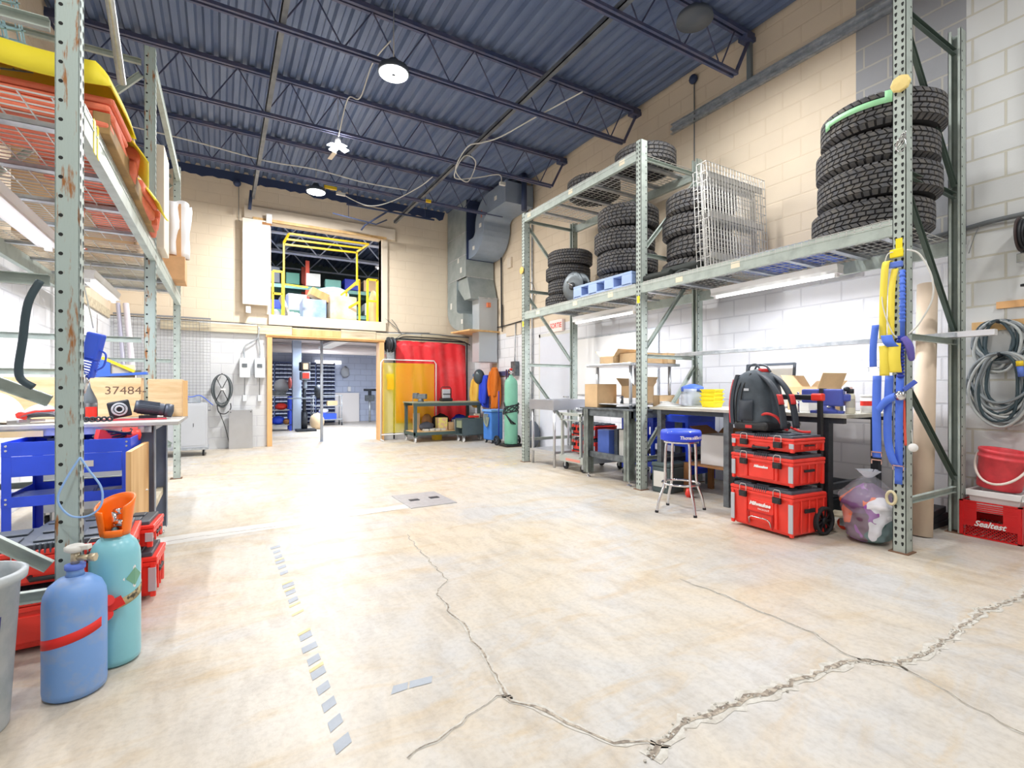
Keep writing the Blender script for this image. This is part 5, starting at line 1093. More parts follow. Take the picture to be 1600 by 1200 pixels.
for k in range(4):
    a = PI/4+k*PI/2+.35; c, s = math.cos(a), math.sin(a)
    b = MB(); b.tube(smooth_path([(.05*c, .05*s, .655), (.125*c, .125*s, .655), (.15*c, .15*s, .62), (.158*c, .158*s, .45), (.165*c, .165*s, .27), (.215*c, .215*s, .13), (.245*c, .245*s, .0)], 5), .0125, 10); lg = b.build('leg', CHROME, t)
    b = MB(); b.cyl((.245*c, .245*s, 0), (.243*c, .243*s, .02), .016, n=10); b.build('foot', RUBD, lg)
b = MB(); b.tube([(.165*math.cos(2*PI*i/36), .165*math.sin(2*PI*i/36), .265) for i in range(36)], .011, 8, closed=True); b.build('foot_ring', CHROME, t)
# TOOLBOX TOWER
TG = 'red toolboxes of the tower with backpack'
BX, BY, BR = 3.93, 2.41, -PI/2-.08
tb = toolbox('biggest red rolling toolbox with wheels and white logo, bottom of tower', (BX, BY, 0), BR, .57, .40, .375, TG, 'Milwaukee')
for s in (-1, 1):
    b = MB(); b.at((s*.275, .20, .115), (0, PI/2, 0)); wm = wheel_mb(.11, .045); wm.v = [tuple((Matrix.Translation((s*.275, .175, .113)) @ Euler((0, PI/2, 0)).to_matrix().to_4x4()) @ Vector(v)) for v in wm.v]; wm.build('wheel', [RUBD, BLACK], tb)
b = MB(); b.cyl((-.27, .175, .113), (.27, .175, .113), .010, n=8); b.build('axle', IROND, tb)
for s in (-1, 1):
    b = MB(); b.box(s*.215-.018, s*.215+.018, .215, .245, .10, 1.06); b.build('handle_tube', BLACK, tb, .005)
b = MB(); b.box(-.235, .235, .210, .250, 1.055, 1.10); hb = b.build('handle_bar', BLACK, tb, .01)
b = MB(); b.box(-.245, -.15, .205, .255, 1.05, 1.11); b.box(.15, .245, .205, .255, 1.05, 1.11); b.build('handle_corner', RED, hb, .012)
b = MB(); b.box(-.28, .28, .185, .215, .05, .33); b.build('back_plate', REDX, tb, .004)
toolbox('middle red toolbox of the tower under the backpack', (BX, BY, .38), BR+.01, .56, .395, .265, TG, 'Milwaukee')
toolbox('slim red toolbox at top of the tower, backpack on it', (BX, BY, .64), BR+.02, .56, .39, .155, TG)
# dolly caster behind
t = thing('wheel_dolly', 'small dolly with orange-red wheel behind the toolbox tower', 'dolly', (4.40, 2.12, 0), .2)
b = MB(); b.cyl((-.018, 0, .05), (.018, 0, .05), .05, n=24); b.build('wheel', M('wheel_orange', (.90, .25, .12), .5), t); b = MB(); b.box(-.026, -.021, -.03, .03, .03, .11); b.box(.021, .026, -.03, .03, .03, .11); b.cyl((-.03, 0, .05), (.03, 0, .05), .012, n=10); b.build('fork', GALV, t); b = MB(); b.box(-.10, .10, -.10, .10, .11, .125); b.build('board', WOODG, t)
# BACKPACK
t = thing('backpack', 'black and red work backpack standing on the toolbox tower', 'backpack', (3.90, 2.52, .806), -.06)
FAB = M('backpack_fabric', (.28, .32, .36), .65, bump=.1, var=.25, scale=12); FABD = M('backpack_dark', (.17, .20, .24), .6, bump=.08); RDF = M('backpack_red', (.80, .18, .18), .55)
def prof_pack(z):  # y extents: front(+y) .. back(-y)
    yf = .20-.07*z**2.6+.02*math.sin(z*PI); yb = -.165+.10*z**1.6
    return yf, yb
def pk(u, v):
    z = v; yf, yb = prof_pack(z); cy, hy = (yf+yb)/2, (yf-yb)/2; a = u*2*PI; e = .62
    top = math.sqrt(max(0, 1-(max(0, z-.78)/.22)**2)) if z > .78 else 1; bot = .86+.14*min(1, z/.12)
    c, s = math.cos(a), math.sin(a); sx = math.copysign(abs(c)**e, c); sy = math.copysign(abs(s)**e, s)
    return (.155*sx*top*bot*(1+.02*math.sin(a*6+z*9)), cy+hy*sy*top*bot, .02+.49*z)
b = MB(); b.sheet(pk, 48, 26); b.build('main_body', FAB, t)
b = MB(); b.sheet(lambda u, v: (.13*math.copysign(abs(math.cos(PI*u))**.6, math.cos(PI*u)), prof_pack(.08+.72*v)[0]-.03+.062*math.sin(PI*u)**.5, .05+.37*v), 20, 12); b.build('front_pocket', RDF, t)
b = MB(); b.sheet(lambda u, v: (.150*math.copysign(abs(math.cos(PI*u))**.6, math.cos(PI*u)), prof_pack(.04+.84*v)[0]-.055+.062*math.sin(PI*u)**.5, .04+.42*v), 20, 12); b.build('front_compartment', FABD, t)
b = MB(); b.box(-.16, .16, -.165, .155, .0, .075); b.build('base', BLACK, t, .03, 3)
b = MB(); b.box(-.165, -.160, -.03, .03, .02, .045); b.build('base_tag', RDF, t)
b = MB(); b.sheet(lambda u, v: (-.160-.025*math.sin(PI*u)*math.sin(PI*v), -.04+.13*u, .08+.17*v), 8, 8, .004); b.build('side_pocket', FABD, t)
for y0, z0 in ((.10, .06), (.055, .07)):
    b = MB(); b.tube([(-.160+.03*max(0, (k/10-.75)/.25), prof_pack(min(1, k/10*.92+.05))[0]-(.19-y0), z0+.40*k/10) for k in range(11)], .005, 6); b.build('zipper', BLACK, t)
for s, n_ in ((-1, 0), (1, 1)):
    b = MB(); x = s*.075
    def st(u, v, x=x, s=s):
        y = [-.03, -.10, -.155, -.19, -.215, -.235, -.24][0]; 
        yy = -.02-.26*u**.75-.035*math.sin(PI*u); zz = .47-.44*u**1.1+.035*math.sin(PI*u)
        return (x-.032+.064*v-(.02*s)*0-.03*u, yy, zz)
    b.sheet(st, 20, 3, .016); sp = b.build('shoulder_strap', FABD, t)
    b = MB(); b.sheet(lambda u, v, x=x: (x-.034+.062*v-.018-.012*u, -.02-.26*(.52+.16*u)**.75-.035*math.sin(PI*(.52+.16*u))-.012, .47-.44*(.52+.16*u)**1.1+.035*math.sin(PI*(.52+.16*u))+.008), 5, 2, .006); b.build('red_patch', RDF, sp)
b = MB(); b.tube(smooth_path([(-.10, -.02, .07), (-.13, -.12, .14), (-.10, -.20, .12), (-.06, -.235, .04), (-.02, -.24, .015)]), .011, 8); b.build('waist_strap', RDF, t)
b = MB(); b.tube(smooth_path([(.06, -.22, .03), (.02, -.27, .025), (-.0, -.34, .01), (.05, -.38, .008)]), .010, 8); b.build('waist_strap', RDF, t)
b = MB(); b.tube(smooth_path([(-.03, .10, .47), (-.03, .09, .53), (-.03, .03, .545), (-.03, -.01, .50)]), .009, 8); b.tube(smooth_path([(.03, .10, .47), (.03, .06, .54), (.03, -.02, .53), (.03, -.06, .48)]), .009, 8); b.build('top_handle', GREYP, t)
b = MB(); b.box(-.05, .05, -.04, .0, .475, .51); b.build('red_top_patch', RDF, t, .01)
b = MB(); b.box(-.163, -.158, -.0, .045, .325, .345); b.build('side_logo_tag', LGREY, t)
# PLASTIC BAG OF RAGS
t = thing('rag_bag', 'clear plastic bag full of coloured rags by the near rack post', 'bag', (4.20, 1.86, 0), 0); t.scale = (.88, .84, 1.05)
rg = bpy.data.materials.new('coloured_rags'); rg.use_nodes = True; nt = rg.node_tree; bs = nt.nodes['Principled BSDF']; bs.inputs['Roughness'].default_value = .85
tc = nt.nodes.new('ShaderNodeTexCoord'); vo = nt.nodes.new('ShaderNodeTexVoronoi'); vo.inputs['Scale'].default_value = 7; vo.inputs['Randomness'].default_value = 1; wn = nt.nodes.new('ShaderNodeTexNoise'); wn.inputs['Scale'].default_value = 5
ad = nt.nodes.new('ShaderNodeMixRGB'); ad.inputs[0].default_value = .25; nt.links.new(tc.outputs['Object'], wn.inputs['Vector']); nt.links.new(tc.outputs['Object'], ad.inputs[1]); nt.links.new(wn.outputs['Color'], ad.inputs[2]); nt.links.new(ad.outputs[0], vo.inputs['Vector'])
rp = nt.nodes.new('ShaderNodeValToRGB'); rp.color_ramp.interpolation = 'CONSTANT'; sep = nt.nodes.new('ShaderNodeSeparateColor'); nt.links.new(vo.outputs['Color'], sep.inputs[0]); nt.links.new(sep.outputs[0], rp.inputs['Fac'])
cols = [(.42, .28, .36), (.40, .26, .36), (.92, .92, .95), (.60, .32, .66), (.22, .42, .42), (.30, .24, .40), (.93, .45, .25), (.45, .30, .48)]
while len(rp.color_ramp.elements) < len(cols): rp.color_ramp.elements.new(.5)
for i, c_ in enumerate(cols): e = rp.color_ramp.elements[i]; e.position = i/len(cols); e.color = (*lin(c_), 1)
nt.links.new(rp.outputs['Color'], bs.inputs['Base Color'])
def bagf(k):
    def f(u, v):
        a = u*2*PI; z = v
        r = (.17+.03*math.sin(z*2.6))*(1-.0*z) if z < .62 else .195*(1-((z-.62)/.38)**1.5)+.035
        r = r*min(1, (z+.03)/.10)**.5
        r *= k*(1+.05*math.sin(a*5+z*8)+.03*math.sin(a*11-z*17)+.02*math.sin(z*40+a*3))
        return (r*math.cos(a)*.85, r*math.sin(a)*1.0, .006+.47*z*(1.0 if k > .99 else .88)+.0)
    return f
b = MB(); b.sheet(bagf(.95), 48, 30); b.build('rags', rg, t)
b = MB(); b.sheet(bagf(1.0), 64, 40); b.build('bag_film', M('bag_film', (.88, .90, .94), .18, alpha=.20, bump=.6, scale=6, bscale=14), t)
b = MB(); b.sheet(lambda u, v: ((.03+.06*v*(1+.3*math.sin(u*20)))*math.cos(u*2*PI), (.03+.06*v*(1+.3*math.cos(u*26)))*math.sin(u*2*PI), .46+.05*v), 40, 3); b.build('bag_neck', M('bag_neck', (.88, .90, .94), .25, alpha=.55), t)
# CARDBOARD TUBE
b = MB(); b.tube([(4.72, 1.72, .0), (4.99, 1.78, 2.0)], .068, 28); b.mat(1); b.tube([(4.9905, 1.7801, 1.9995), (4.991, 1.7802, 2.003)], .055, 24)
solo('cardboard_tube', b, [M('tube_card', (.88, .80, .71), .7, var=.05), CARDD], 'long thick cardboard tube leaning by the near rack frame', 'tube')
# dark stack behind rack foot
for k in range(3):
    b = MB(); b.box(-.22, .22, -.28, .25, 0, .05); solo('grey_slab', b, IROND, 'dark flat slab on floor behind cardboard tube, %s of pile' % ['bottom', 'middle', 'top'][k], 'slab', (5.1-.02*k, 2.02, .0+k*.052), .05*k, 'dark slabs behind the cardboard tube', .006)
# HARNESS on near post
HB_ = M('harness_blue', (.30, .46, .88), .6, var=.1); HY = M('harness_yellow', (.94, .86, .30), .6)
t = thing('safety_harness', 'blue and yellow safety harness hanging on the near right rack post', 'harness', (4.06, 1.62, 0))
def webbing(name, pts, w, m, th=.003, ax=(0, 1, 0)):
    b = MB(); P = smooth_path(pts, 5); A = Vector(ax).normalized()*w/2
    n = len(P)-1; b.sheet(lambda u, v: P[int(round(u*n))]+A*(2*v-1), n, 1, th); return b.build(name, m, t)
webbing('yellow_strap', [(-.005, .03, 2.02), (-.04, .05, 2.03), (-.05, .06, 1.85), (-.04, .07, 1.6), (-.035, .07, 1.50)], .045, HY)
webbing('yellow_strap', [(-.03, -.0, 1.98), (-.05, .01, 1.85), (-.05, .015, 1.62), (-.04, .02, 1.48)], .04, HY)
webbing('yellow_strap', [(-.05, .06, 1.45), (-.06, .05, 1.36), (-.05, .055, 1.24)], .06, HY)
webbing('yellow_strap', [(-.055, -.01, 1.46), (-.065, -.01, 1.36), (-.055, -.015, 1.26)], .07, HY)
webbing('blue_strap', [(-.05, .11, 1.60), (-.06, .12, 1.45), (-.05, .125, 1.30)], .045, HB_)
webbing('blue_strap', [(-.06, .04, 1.52), (-.075, .02, 1.47), (-.06, .0, 1.44)], .07, HB_)
webbing('blue_strap', [(-.05, .10, 1.24), (-.06, .10, 1.0), (-.055, .10, .75), (-.05, .10, .66)], .055, HB_)
webbing('blue_strap', [(-.04, .03, 1.24), (-.05, .035, 1.0), (-.045, .035, .78), (-.05, .0, .64), (-.03, -.04, .60)], .05, HB_)
webbing('blue_strap', [(-.03, -.03, 1.24), (-.045, -.03, 1.0), (-.035, -.025, .75), (-.03, -.02, .49)], .045, HB_)
webbing('blue_strap', [(-.06, .10, .98), (-.075, .04, 1.06), (-.06, -.02, 1.10)], .05, HB_, ax=(0, .5, .85))
b = MB()
for k in range(14): z = 1.95-.026*k; b.blob((-.035-.004*(k % 2), -.045, z), (.014, .020, .016), 5)
b.tube([(-.035, -.045, 1.96), (-.035, -.045, 1.5)], .015, 8); b.build('shock_lanyard', HB_, t)
b = MB()
for k in range(12): z = 1.5-.024*k; b.blob((-.04, -.035, z), (.012, .026, .014), 5)
b.build('gathered_webbing', M('harness_navy', (.14, .22, .62), .7), t)
b = MB()
for (y, z) in [(.10, .70), (.10, .645), (-.03, .62), (.12, 1.30)]:
    b.box(-.062, -.056, y-.034, y+.034, z-.004, z+.004); b.box(-.062, -.056, y-.034, y-.028, z-.03, z); b.box(-.062, -.056, y+.028, y+.034, z-.03, z)
    b.build('buckle', CHROME, t); b = MB()
b = MB(); b.tube(smooth_path([(-.01, -.0, 2.10), (-.03, .05, 2.08), (-.03, .075, 1.9), (-.06, .06, 1.72), (-.05, .0, 1.52), (-.04, -.06, 1.50)]), .004, 6); b.build('white_cord', CABW, t)
b = MB(); b.box(-.02, .0, -.04, .04, 2.06, 2.12); b.build('yellow_clip', YELB, t, .008)
b = MB(); b.box(-.035, -.005, -.04, .06, 1.99, 2.03); b.build('blue_collar', BLUEL, t, .006)
b = MB(); b.tube(smooth_path([(-.04, -.05, 1.5), (-.03, -.08, 1.44), (.0, -.085, 1.34)]), [.018, .022, .022, .022, .024, .024, .024, .024, .022, .022, .020, .018, .012][:13], 8); b.build('purple_pouch', M('pouch_purple', (.42, .38, .72), .6), t)
cable('hanging_rope', [(4.05, 1.56, 2.10), (4.08, 1.50, 2.06), (4.10, 1.44, 1.9), (4.11, 1.44, 1.75), (4.09, 1.50, 1.60), (4.05, 1.55, 1.52)], .006, CABW, 'cream rope loop hanging beside the near right rack post', 'rope')
t = thing('retractable_lanyard', 'blue clamp with silver knob and red hose on the near rack post', 'clamp', (4.05, 1.60, 1.10))
b = MB(); b.at((-.03, -.02, .0), (0, -PI/2, 0)); b.lathe([(.0, 0), (.03, 0), (.032, .01), (.032, .03), (.0, .035)], 20); b.build('knob', CHROME, t); b = MB(); b.bar((-.04, -.04, .04), (-.02, -.10, .10), .03, .03); b.build('arm', M('clamp_blue', (.28, .38, .75), .5), t, .005)
b = MB(); b.tube(smooth_path([(-.015, -.03, -.03), (-.02, -.035, -.2), (-.015, -.04, -.34)]), .008, 8); b.build('red_hose', M('hose_red', (.88, .35, .28), .5), t)
t = thing('hanging_disc', 'small white disc hanging on the near rack post', 'disc', (4.04, 1.52, .75)); b = MB().at((0, 0, 0), (0, -PI/2, .4)); b.lathe([(.0, 0), (.028, 0), (.028, .008), (.0, .008)], 24); b.build('disc', WHITE, t); b = MB(); b.tube([(0, 0, .0), (.005, .01, .12)], .002, 5); b.build('string', CABW, t)
t = thing('rope_handle', 'beige rope handle hanging low on the near rack post', 'handle', (4.07, 1.66, .38)); b = MB(); b.tube([(-.0, .028*math.cos(a), .045*math.sin(a)) for a in [2*PI*i/20 for i in range(20)]], .010, 8, closed=True); b.build('ring', M('rope_beige', (.84, .80, .66), .8), t)
t = thing('yellow_cushion', 'pale yellow padded pad tied high on the near right post', 'pad', (4.07, 1.60, 3.26), .1); b = MB().at((0, 0, 0), (0, -PI/2, 0)); b.lathe([(.0, 0), (.055, 0), (.062, .012), (.055, .03), (.0, .038)], 8, smooth=False); b.build('pad', M('pad_yellow', (.93, .84, .55), .6), t, .006); 
b = MB(); b.tube([(-.02, .0, .03), (-.03, .0, .06), (-.01, .01, .06)], .004, 6); b.build('tie', CABLE, t)
b = MB()
for k in range(3): b.tube([(4.065, 1.60+.03*math.cos(2*PI*i/16+k), 2.84+k*.02+.045*math.sin(2*PI*i/16)) for i in range(16)], .003, 6, closed=True)
solo('wire_ring', b, CHROME, 'small wire rings hooked on the near right post', 'rings')
t = thing('yellow_cushion', 'pale yellow pad on far right rack post', 'pad', (4.07, 6.62, 3.0)); b = MB().at((0, 0, 0), (0, -PI/2, 0)); b.lathe([(.0, 0), (.055, 0), (.06, .012), (.0, .03)], 8, smooth=False); b.build('pad', M('pad_yellow2', (.93, .78, .42), .6), t)
# brace end bracket: dark strut on near frame
# WALL, FAR RIGHT: hose coils, reel, conduit, wood strips
cable('wall_conduit', [(5.385, 3.2, 2.455), (5.385, 2.3, 2.46), (5.38, 1.72, 2.485), (5.37, 1.5, 2.50), (5.36, 1.30, 2.50), (5.36, .9, 2.5)], .020, CABLE, 'grey conduit running along right wall to the hose reel', 'conduit')
cable('zip_tie', [(5.36, 1.56, 2.50), (5.35, 1.60, 2.38), (5.35, 1.63, 2.27)], .003, CABLE, 'loose zip tie hanging from wall conduit', 'zip tie')
b = MB(); b.box(-.018, 0, -.16, .17, 0, .055); solo('wood_strip', b, M('strip_orange', (.90, .70, .48), .6, var=.1), 'short orange wood strip screwed on right wall', 'strip', (5.4, 1.30, 1.79))
b = MB(); b.box(-.02, 0, -.25, .20, 0, .075); solo('wood_strip', b, WOOD, 'longer pale wood strip behind the hose coils', 'strip', (5.4, 1.42, 1.62))
t = thing('hose_reel', 'dark hose reel with silver guide at the right edge of picture', 'reel', (5.28, 1.27, 2.33), 0)
for s in (-1, 1): b = MB().at((0, s*.035, 0), (PI/2, 0, 0)); b.lathe([(.03, -.006), (.13, -.006), (.135, 0), (.13, .006), (.03, .006)], 28); b.build('flange', M('reel_dark', (.25, .20, .20), .5), t)
b = MB()
for k in range(3): b.tube([(.09*math.cos(2*PI*i/28)*(1+.08*k), -.018+.018*k, .09*math.sin(2*PI*i/28)*(1+.08*k)) for i in range(28)], .012, 8, closed=True)
b.build('wound_hose', CABLK, t)
b = MB(); b.box(-.03, .03, -.04, .05, -.22, -.15); b.build('guide', CHROME, t, .004); b = MB(); b.box(-.02, .12, -.05, .05, .0, .02); b.box(.10, .12, -.06, .06, -.12, .12); b.build('bracket', IROND, t)
b = MB(); b.tube(smooth_path([(0, -.01, -.16), (.02, .0, -.4), (.03, .01, -.8), (.03, .01, -1.3)]), .011, 8); b.build('hose_drop', CABLE, t)
b = MB(); b.lathe([(.012, -.40), (.035, -.40), (.035, -.385), (.012, -.385)], 16); b.build('hose_stop', IROND, t)
HG = M('hose_grey', (.52, .55, .57), .45, var=.1); HG2 = M('hose_pale', (.70, .72, .72), .45); HG3 = M('hose_dark', (.20, .27, .30), .5)
def coil(name, cx, cz, ry, rz, n, r, mats, label, seed, x0=5.33, cy=1.45, tilt=0):
    rd = random.Random(seed); t = thing(name, label, 'hose', (x0, cy, cz))
    for k in range(n):
        fy, fz = 1+rd.uniform(-.34, .16), 1+rd.uniform(-.28, .10); oy, oz = rd.uniform(-.035, .03), (1-fz)*rz
        b = MB(); pts = [(rd.uniform(-.003, .003)-.008*(k % 5)+.004*math.sin(a*2+k), oy+ry*fy*math.sin(a)+.01*math.sin(a*3+k), oz+rz*fz*math.cos(a)) for a in [2*PI*i/32 for i in range(32)]]
        b.tube(pts, r, 7, closed=True); b.build('hose_loop', mats[k % len(mats)], t)
    b = MB(); b.tube([(.07, 0, rz*.92), (-.05, 0, rz*.92), (-.06, 0, rz*1.0)], .010, 8); b.build('hook', IROND, t)
    return t
coil('hose_coil', 0, 1.16, .165, .27, 20, .011, [HG, HG2, HG, HG3], 'grey hose coil on right wall, lower and larger one', 3, 5.31, 1.42)
coil('hose_coil', 0, 1.50, .14, .19, 16, .011, [HG, HG3, HG2], 'grey hose coil on right wall, upper one under wood strip', 5, 5.35, 1.44)
b = MB(); b.cyl((5.25, 1.30, 1.32), (5.25, 1.29, 1.24), .02, n=14); b.mat(1); b.cyl((5.25, 1.302, 1.36), (5.25, 1.30, 1.32), .022, n=14); solo('hose_coupling', b, [BLUEL, YEL], 'blue and yellow coupling hanging in the hose coils', 'coupling')
# CRATE, TUB, BUCKET
t = thing('milk_crate', 'red plastic milk crate with white script on the floor at right', 'crate', (5.20, 1.41, 0), 0.0)
CR = M('crate_red', (.84, .10, .12), .4); w2 = .175; h = .28
def side(t, rot):
    b = MB().at((0, 0, 0), (0, 0, rot))
    for z in (.006, .125, .21, .225, .24, .255, .275): b.box(-w2, w2, -w2-.004 if z < .02 or z > .27 else -w2-.002, -w2+.006, z-.005, z+.005)
    b.box(-w2, w2, -w2, -w2+.003, .085, .135); b.box(-w2, -w2+.02, -w2-.004, -w2+.01, 0, h); b.box(w2-.02, w2, -w2-.004, -w2+.01, 0, h)
    for k in range(-9, 18):
        x = -w2+k*.022; b.bar((x, -w2+.002, .01), (x+.075, -w2+.002, .085), .003, .004); b.bar((x+.075, -w2+.002, .01), (x, -w2+.002, .085), .003, .004)
    b.box(-w2, -w2+.10, -w2, -w2+.003, .135, .275); b.box(w2-.10, w2, -w2, -w2+.003, .135, .275)
    b.v = [v for v in b.v]
    return b
for rot in (0, PI/2, PI, -PI/2):
    b = side(t, rot)
    Ri = Matrix.Rotation(-rot, 4, 'Z'); R_ = Matrix.Rotation(rot, 4, 'Z')
    b.v = [tuple(R_ @ Vector((max(-w2, min(w2, (Ri @ Vector(v)).x)), (Ri @ Vector(v)).y, v[2]))) for v in b.v]
    b.build('side_panel', CR, t)
b = MB(); 
for k in range(9): b.box(-w2, w2, -w2+.02+k*.04-.004, -w2+.02+k*.04+.004, .004, .010)
b.box(-w2, w2, -w2, -w2+.02, .004, .01); b.build('bottom', CR, t)
text('Sealtest', .060, WHITE, t, (-w2-.0055, 0, .110), FX, .0006, 'lettering', shear=.35, sx=.95, bold=.0016)
b = MB(); b.add([(-w2-.001, .055, .225), (-w2-.001, -.055, .225), (-w2-.001, -.085, .165), (-w2-.001, .085, .165)], [(0, 1, 2, 3)], False) if False else None
t = thing('white_tub', 'white rectangular plastic tub sitting in top of milk crate', 'tub', (5.20, 1.40, .19), 0)
b = MB(); P = [(-.13, -.15), (.13, -.15), (.13, .15), (-.13, .15)]
vs = [(x*.88, y*.88, 0) for x, y in P]+[(x, y, .17) for x, y in P]+[(x*.95, y*.95, .17) for x, y in P]+[(x*.84, y*.84, .005) for x, y in P]
b.add(vs, [(3, 2, 1, 0), (12, 13, 14, 15)]+[(4*i+j, 4*i+(j+1) % 4, 4*i+4+(j+1) % 4, 4*i+4+j) for i in range(3) for j in range(4)], False); b.build('body', WHITE, t, .006)
b = MB(); b.box(-.14, .14, -.16, -.148, .125, .172); b.box(-.14, .14, .148, .16, .125, .172); b.box(-.14, -.128, -.16, .16, .125, .172); b.box(.128, .14, -.16, .16, .125, .172); b.build('rim', WHITE, t, .004)
t = thing('red_bucket', 'scuffed red pail with white handle tilted on the white tub', 'bucket', (5.21, 1.41, .375), 0, rot=(.13, .0, .0))
b = MB(); b.lathe([(.0, 0), (.125, 0), (.13, .01), (.144, .23), (.152, .235), (.152, .25), (.146, .252), (.147, .275), (.154, .28), (.154, .30), (.146, .302), (.140, .29), (.124, .02), (.0, .012)], 40, caps=False); b.build('body', REDB, t)
b = MB(); b.tube([(-.06*math.sin(PI*i/20)-.10*math.sin(PI*i/20), .155*math.cos(PI*i/20), .25-.20*math.sin(PI*i/20)) for i in range(21)], .009, 8); b.build('handle', M('handle_white', (.93, .88, .84), .5), t)
# SORTIE sign
t = thing('exit_sign', 'red and white exit sign reading SORTIE above the white door', 'sign', (5.37, 7.50, 2.20)); b = MB(); b.box(-.03, .03, -.20, .20, 0, .22); b.build('case', M('sign_pale', (.95, .87, .85), .5, emit=(.9, .8, .78), estr=.15), t, .006)
text('SORTIE', .13, M('sign_red', (.88, .35, .30), .5), t, (-.0315, 0, .11), FX, .0005, 'lettering', sx=.85, bold=.003)
# ================================================================ FAR CORNER: DUCTS
DM = M('duct_galv', (.66, .70, .71), .42, .35, col2=(.58, .63, .64), scale=3, bump=.02)
t = thing('ventilation_duct', 'large galvanised ventilation duct filling the far right corner', 'duct', (0, 0, 1.7))
t.location = (5.0, 10.3, 1.72)
def yz_prism(poly, x0, x1):    # poly in world (y,z); child of t with world->local offset
    b = MB(); n = len(poly); vs = [(x0-5.0, y-10.3, z-1.72) for y, z in poly]+[(x1-5.0, y-10.3, z-1.72) for y, z in poly]
    b.add(vs, [(i, (i+1) % n, n+(i+1) % n, n+i) for i in range(n)]+[tuple(range(n))[::-1], tuple(range(n, 2*n))], False); return b
yz_prism([(10.97, 5.32), (10.97, 2.95), (10.45, 2.95), (10.45, 3.62), (9.96, 3.62), (9.96, 5.32)], 4.66, 5.36).build('main_duct', DM, t, .004)
o_ = [(10.1+.87*math.cos(a), 2.95-.50*math.sin(a)) for a in [PI/2*i/12 for i in range(13)]]; i_ = [(10.1+.35*math.cos(a), 2.95-.12*math.sin(a)) for a in [PI/2*i/8 for i in range(9)]][::-1]
yz_prism(o_+i_, 4.66, 5.34).build('curved_elbow', DM, t, .004)
yz_prism([(10.45, 3.62), (10.45, 3.42), (10.10, 3.12), (9.78, 3.12), (9.96, 3.62)], 4.70, 5.36).build('slanted_piece', DM, t, .004)
yz_prism([(9.78, 3.16), (10.12, 3.16), (10.12, 1.74), (9.78, 1.74)], 4.90, 5.36).build('down_duct', M('duct_pale', (.74, .77, .80), .45, .3), t, .004)
for z in (4.6, 4.1, 3.62): yz_prism([(9.955, z), (10.972, z), (10.972, z+.02), (9.955, z+.02)], 4.652, 5.362).build('seam_flange', GALV, t)
yz_prism([(9.77, 3.14), (10.13, 3.14), (10.13, 3.17), (9.77, 3.17)], 4.89, 5.365).build('seam_flange', GALV, t)
for y, z, hz in [(10.7, 3.0, .14), (10.3, 4.0, .10), (10.1, 2.6, .1), (10.15, 3.75, .12)]:
    yz_prism([(y, z), (y+.09, z), (y+.09, z+hz), (y, z+hz)], 4.654, 4.658).build('paper_tag', OFFW, t)
b = yz_prism([(9.952, 4.0), (9.956, 4.0), (9.956, 5.32), (9.952, 5.32)], 4.68, 5.36); b.build('painted_face', PIPED, t)
t = thing('s_shaped_duct', 'rounded S shaped galvanised duct joining right wall near the ceiling', 'duct', (5.05, 9.2, 4.4))
pth = [(9.96, 4.22), (9.78, 4.22)]+[(9.78-.36*math.sin(a), 4.58-.36*math.cos(a)) for a in [PI/2*i/8 for i in range(1, 9)]]+[(9.42-.0, 4.62)]+[(9.04+.38*math.cos(a)-.0, 4.62+.34*math.sin(a)) for a in [PI/2*i/8 for i in range(1, 9)]]+[(8.30, 4.96)]
b = MB(); secs = []
for i, (y, z) in enumerate(pth):
    p0 = pth[max(i-1, 0)]; p1 = pth[min(i+1, len(pth)-1)]; dy, dz = p1[0]-p0[0], p1[1]-p0[1]; L_ = math.hypot(dy, dz); ny, nz = -dz/L_, dy/L_; h_ = .205
    secs.append([(-.32, y+ny*h_-9.2, z+nz*h_-4.4), (.31, y+ny*h_-9.2, z+nz*h_-4.4), (.31, y-ny*h_-9.2, z-nz*h_-4.4), (-.32, y-ny*h_-9.2, z-nz*h_-4.4)])
vs = [v for s_ in secs for v in s_]
b.add(vs, [(4*i+j, 4*i+(j+1) % 4, 4*i+4+(j+1) % 4, 4*i+4+j) for i in range(len(secs)-1) for j in range(4)]+[(3, 2, 1, 0), tuple(len(vs)-4+j for j in range(4))], False); b.build('body', M('duct_bluegrey', (.60, .66, .74), .42, .35, var=.08), t)
for (y, z) in [(8.7, 4.95), (9.38, 4.60), (9.7, 4.2)]: b = MB(); b.box(-.324, -.320, y-9.2-.05, y-9.2+.05, z-4.4-.04, z-4.4+.04); b.build('paper_tag', OFFW, t)
b = MB(); b.box(-.324, -.318, .10, .15, .35, .50); b.build('red_mark', M('tag_salmon', (.80, .48, .42), .6), t)
b = MB(); b.cyl((5.1, 8.22, 4.62), (5.1, 8.22, 5.33), .055, n=16); solo('dark_drain_pipe', b, PIPED, 'thick dark blue pipe dropping beside end of S duct', 'pipe')
b = MB(); b.prism([(-.42, 0), (.42, 0), (.42, .03), (-.42, .03)], -.6, .2); solo('wooden_shelf', b, WOOD, 'thin wooden shelf plank jutting out around the down duct', 'shelf', (4.95, 10.28, 2.40), .12)
b = MB(); b.box(-.02, 0, -.5, .12, 0, .26); solo('wall_panel', b, CREAMP, 'cream board panel on right wall beside down duct', 'panel', (5.4, 9.3, 2.28), 0, bevel=.003)
b = MB(); b.box(-.05, 0, -.08, .08, 0, .22); solo('wall_box', b, CREAMP, 'small cream box on wall under the S duct', 'box', (5.4, 9.25, 3.75), 0, bevel=.004)
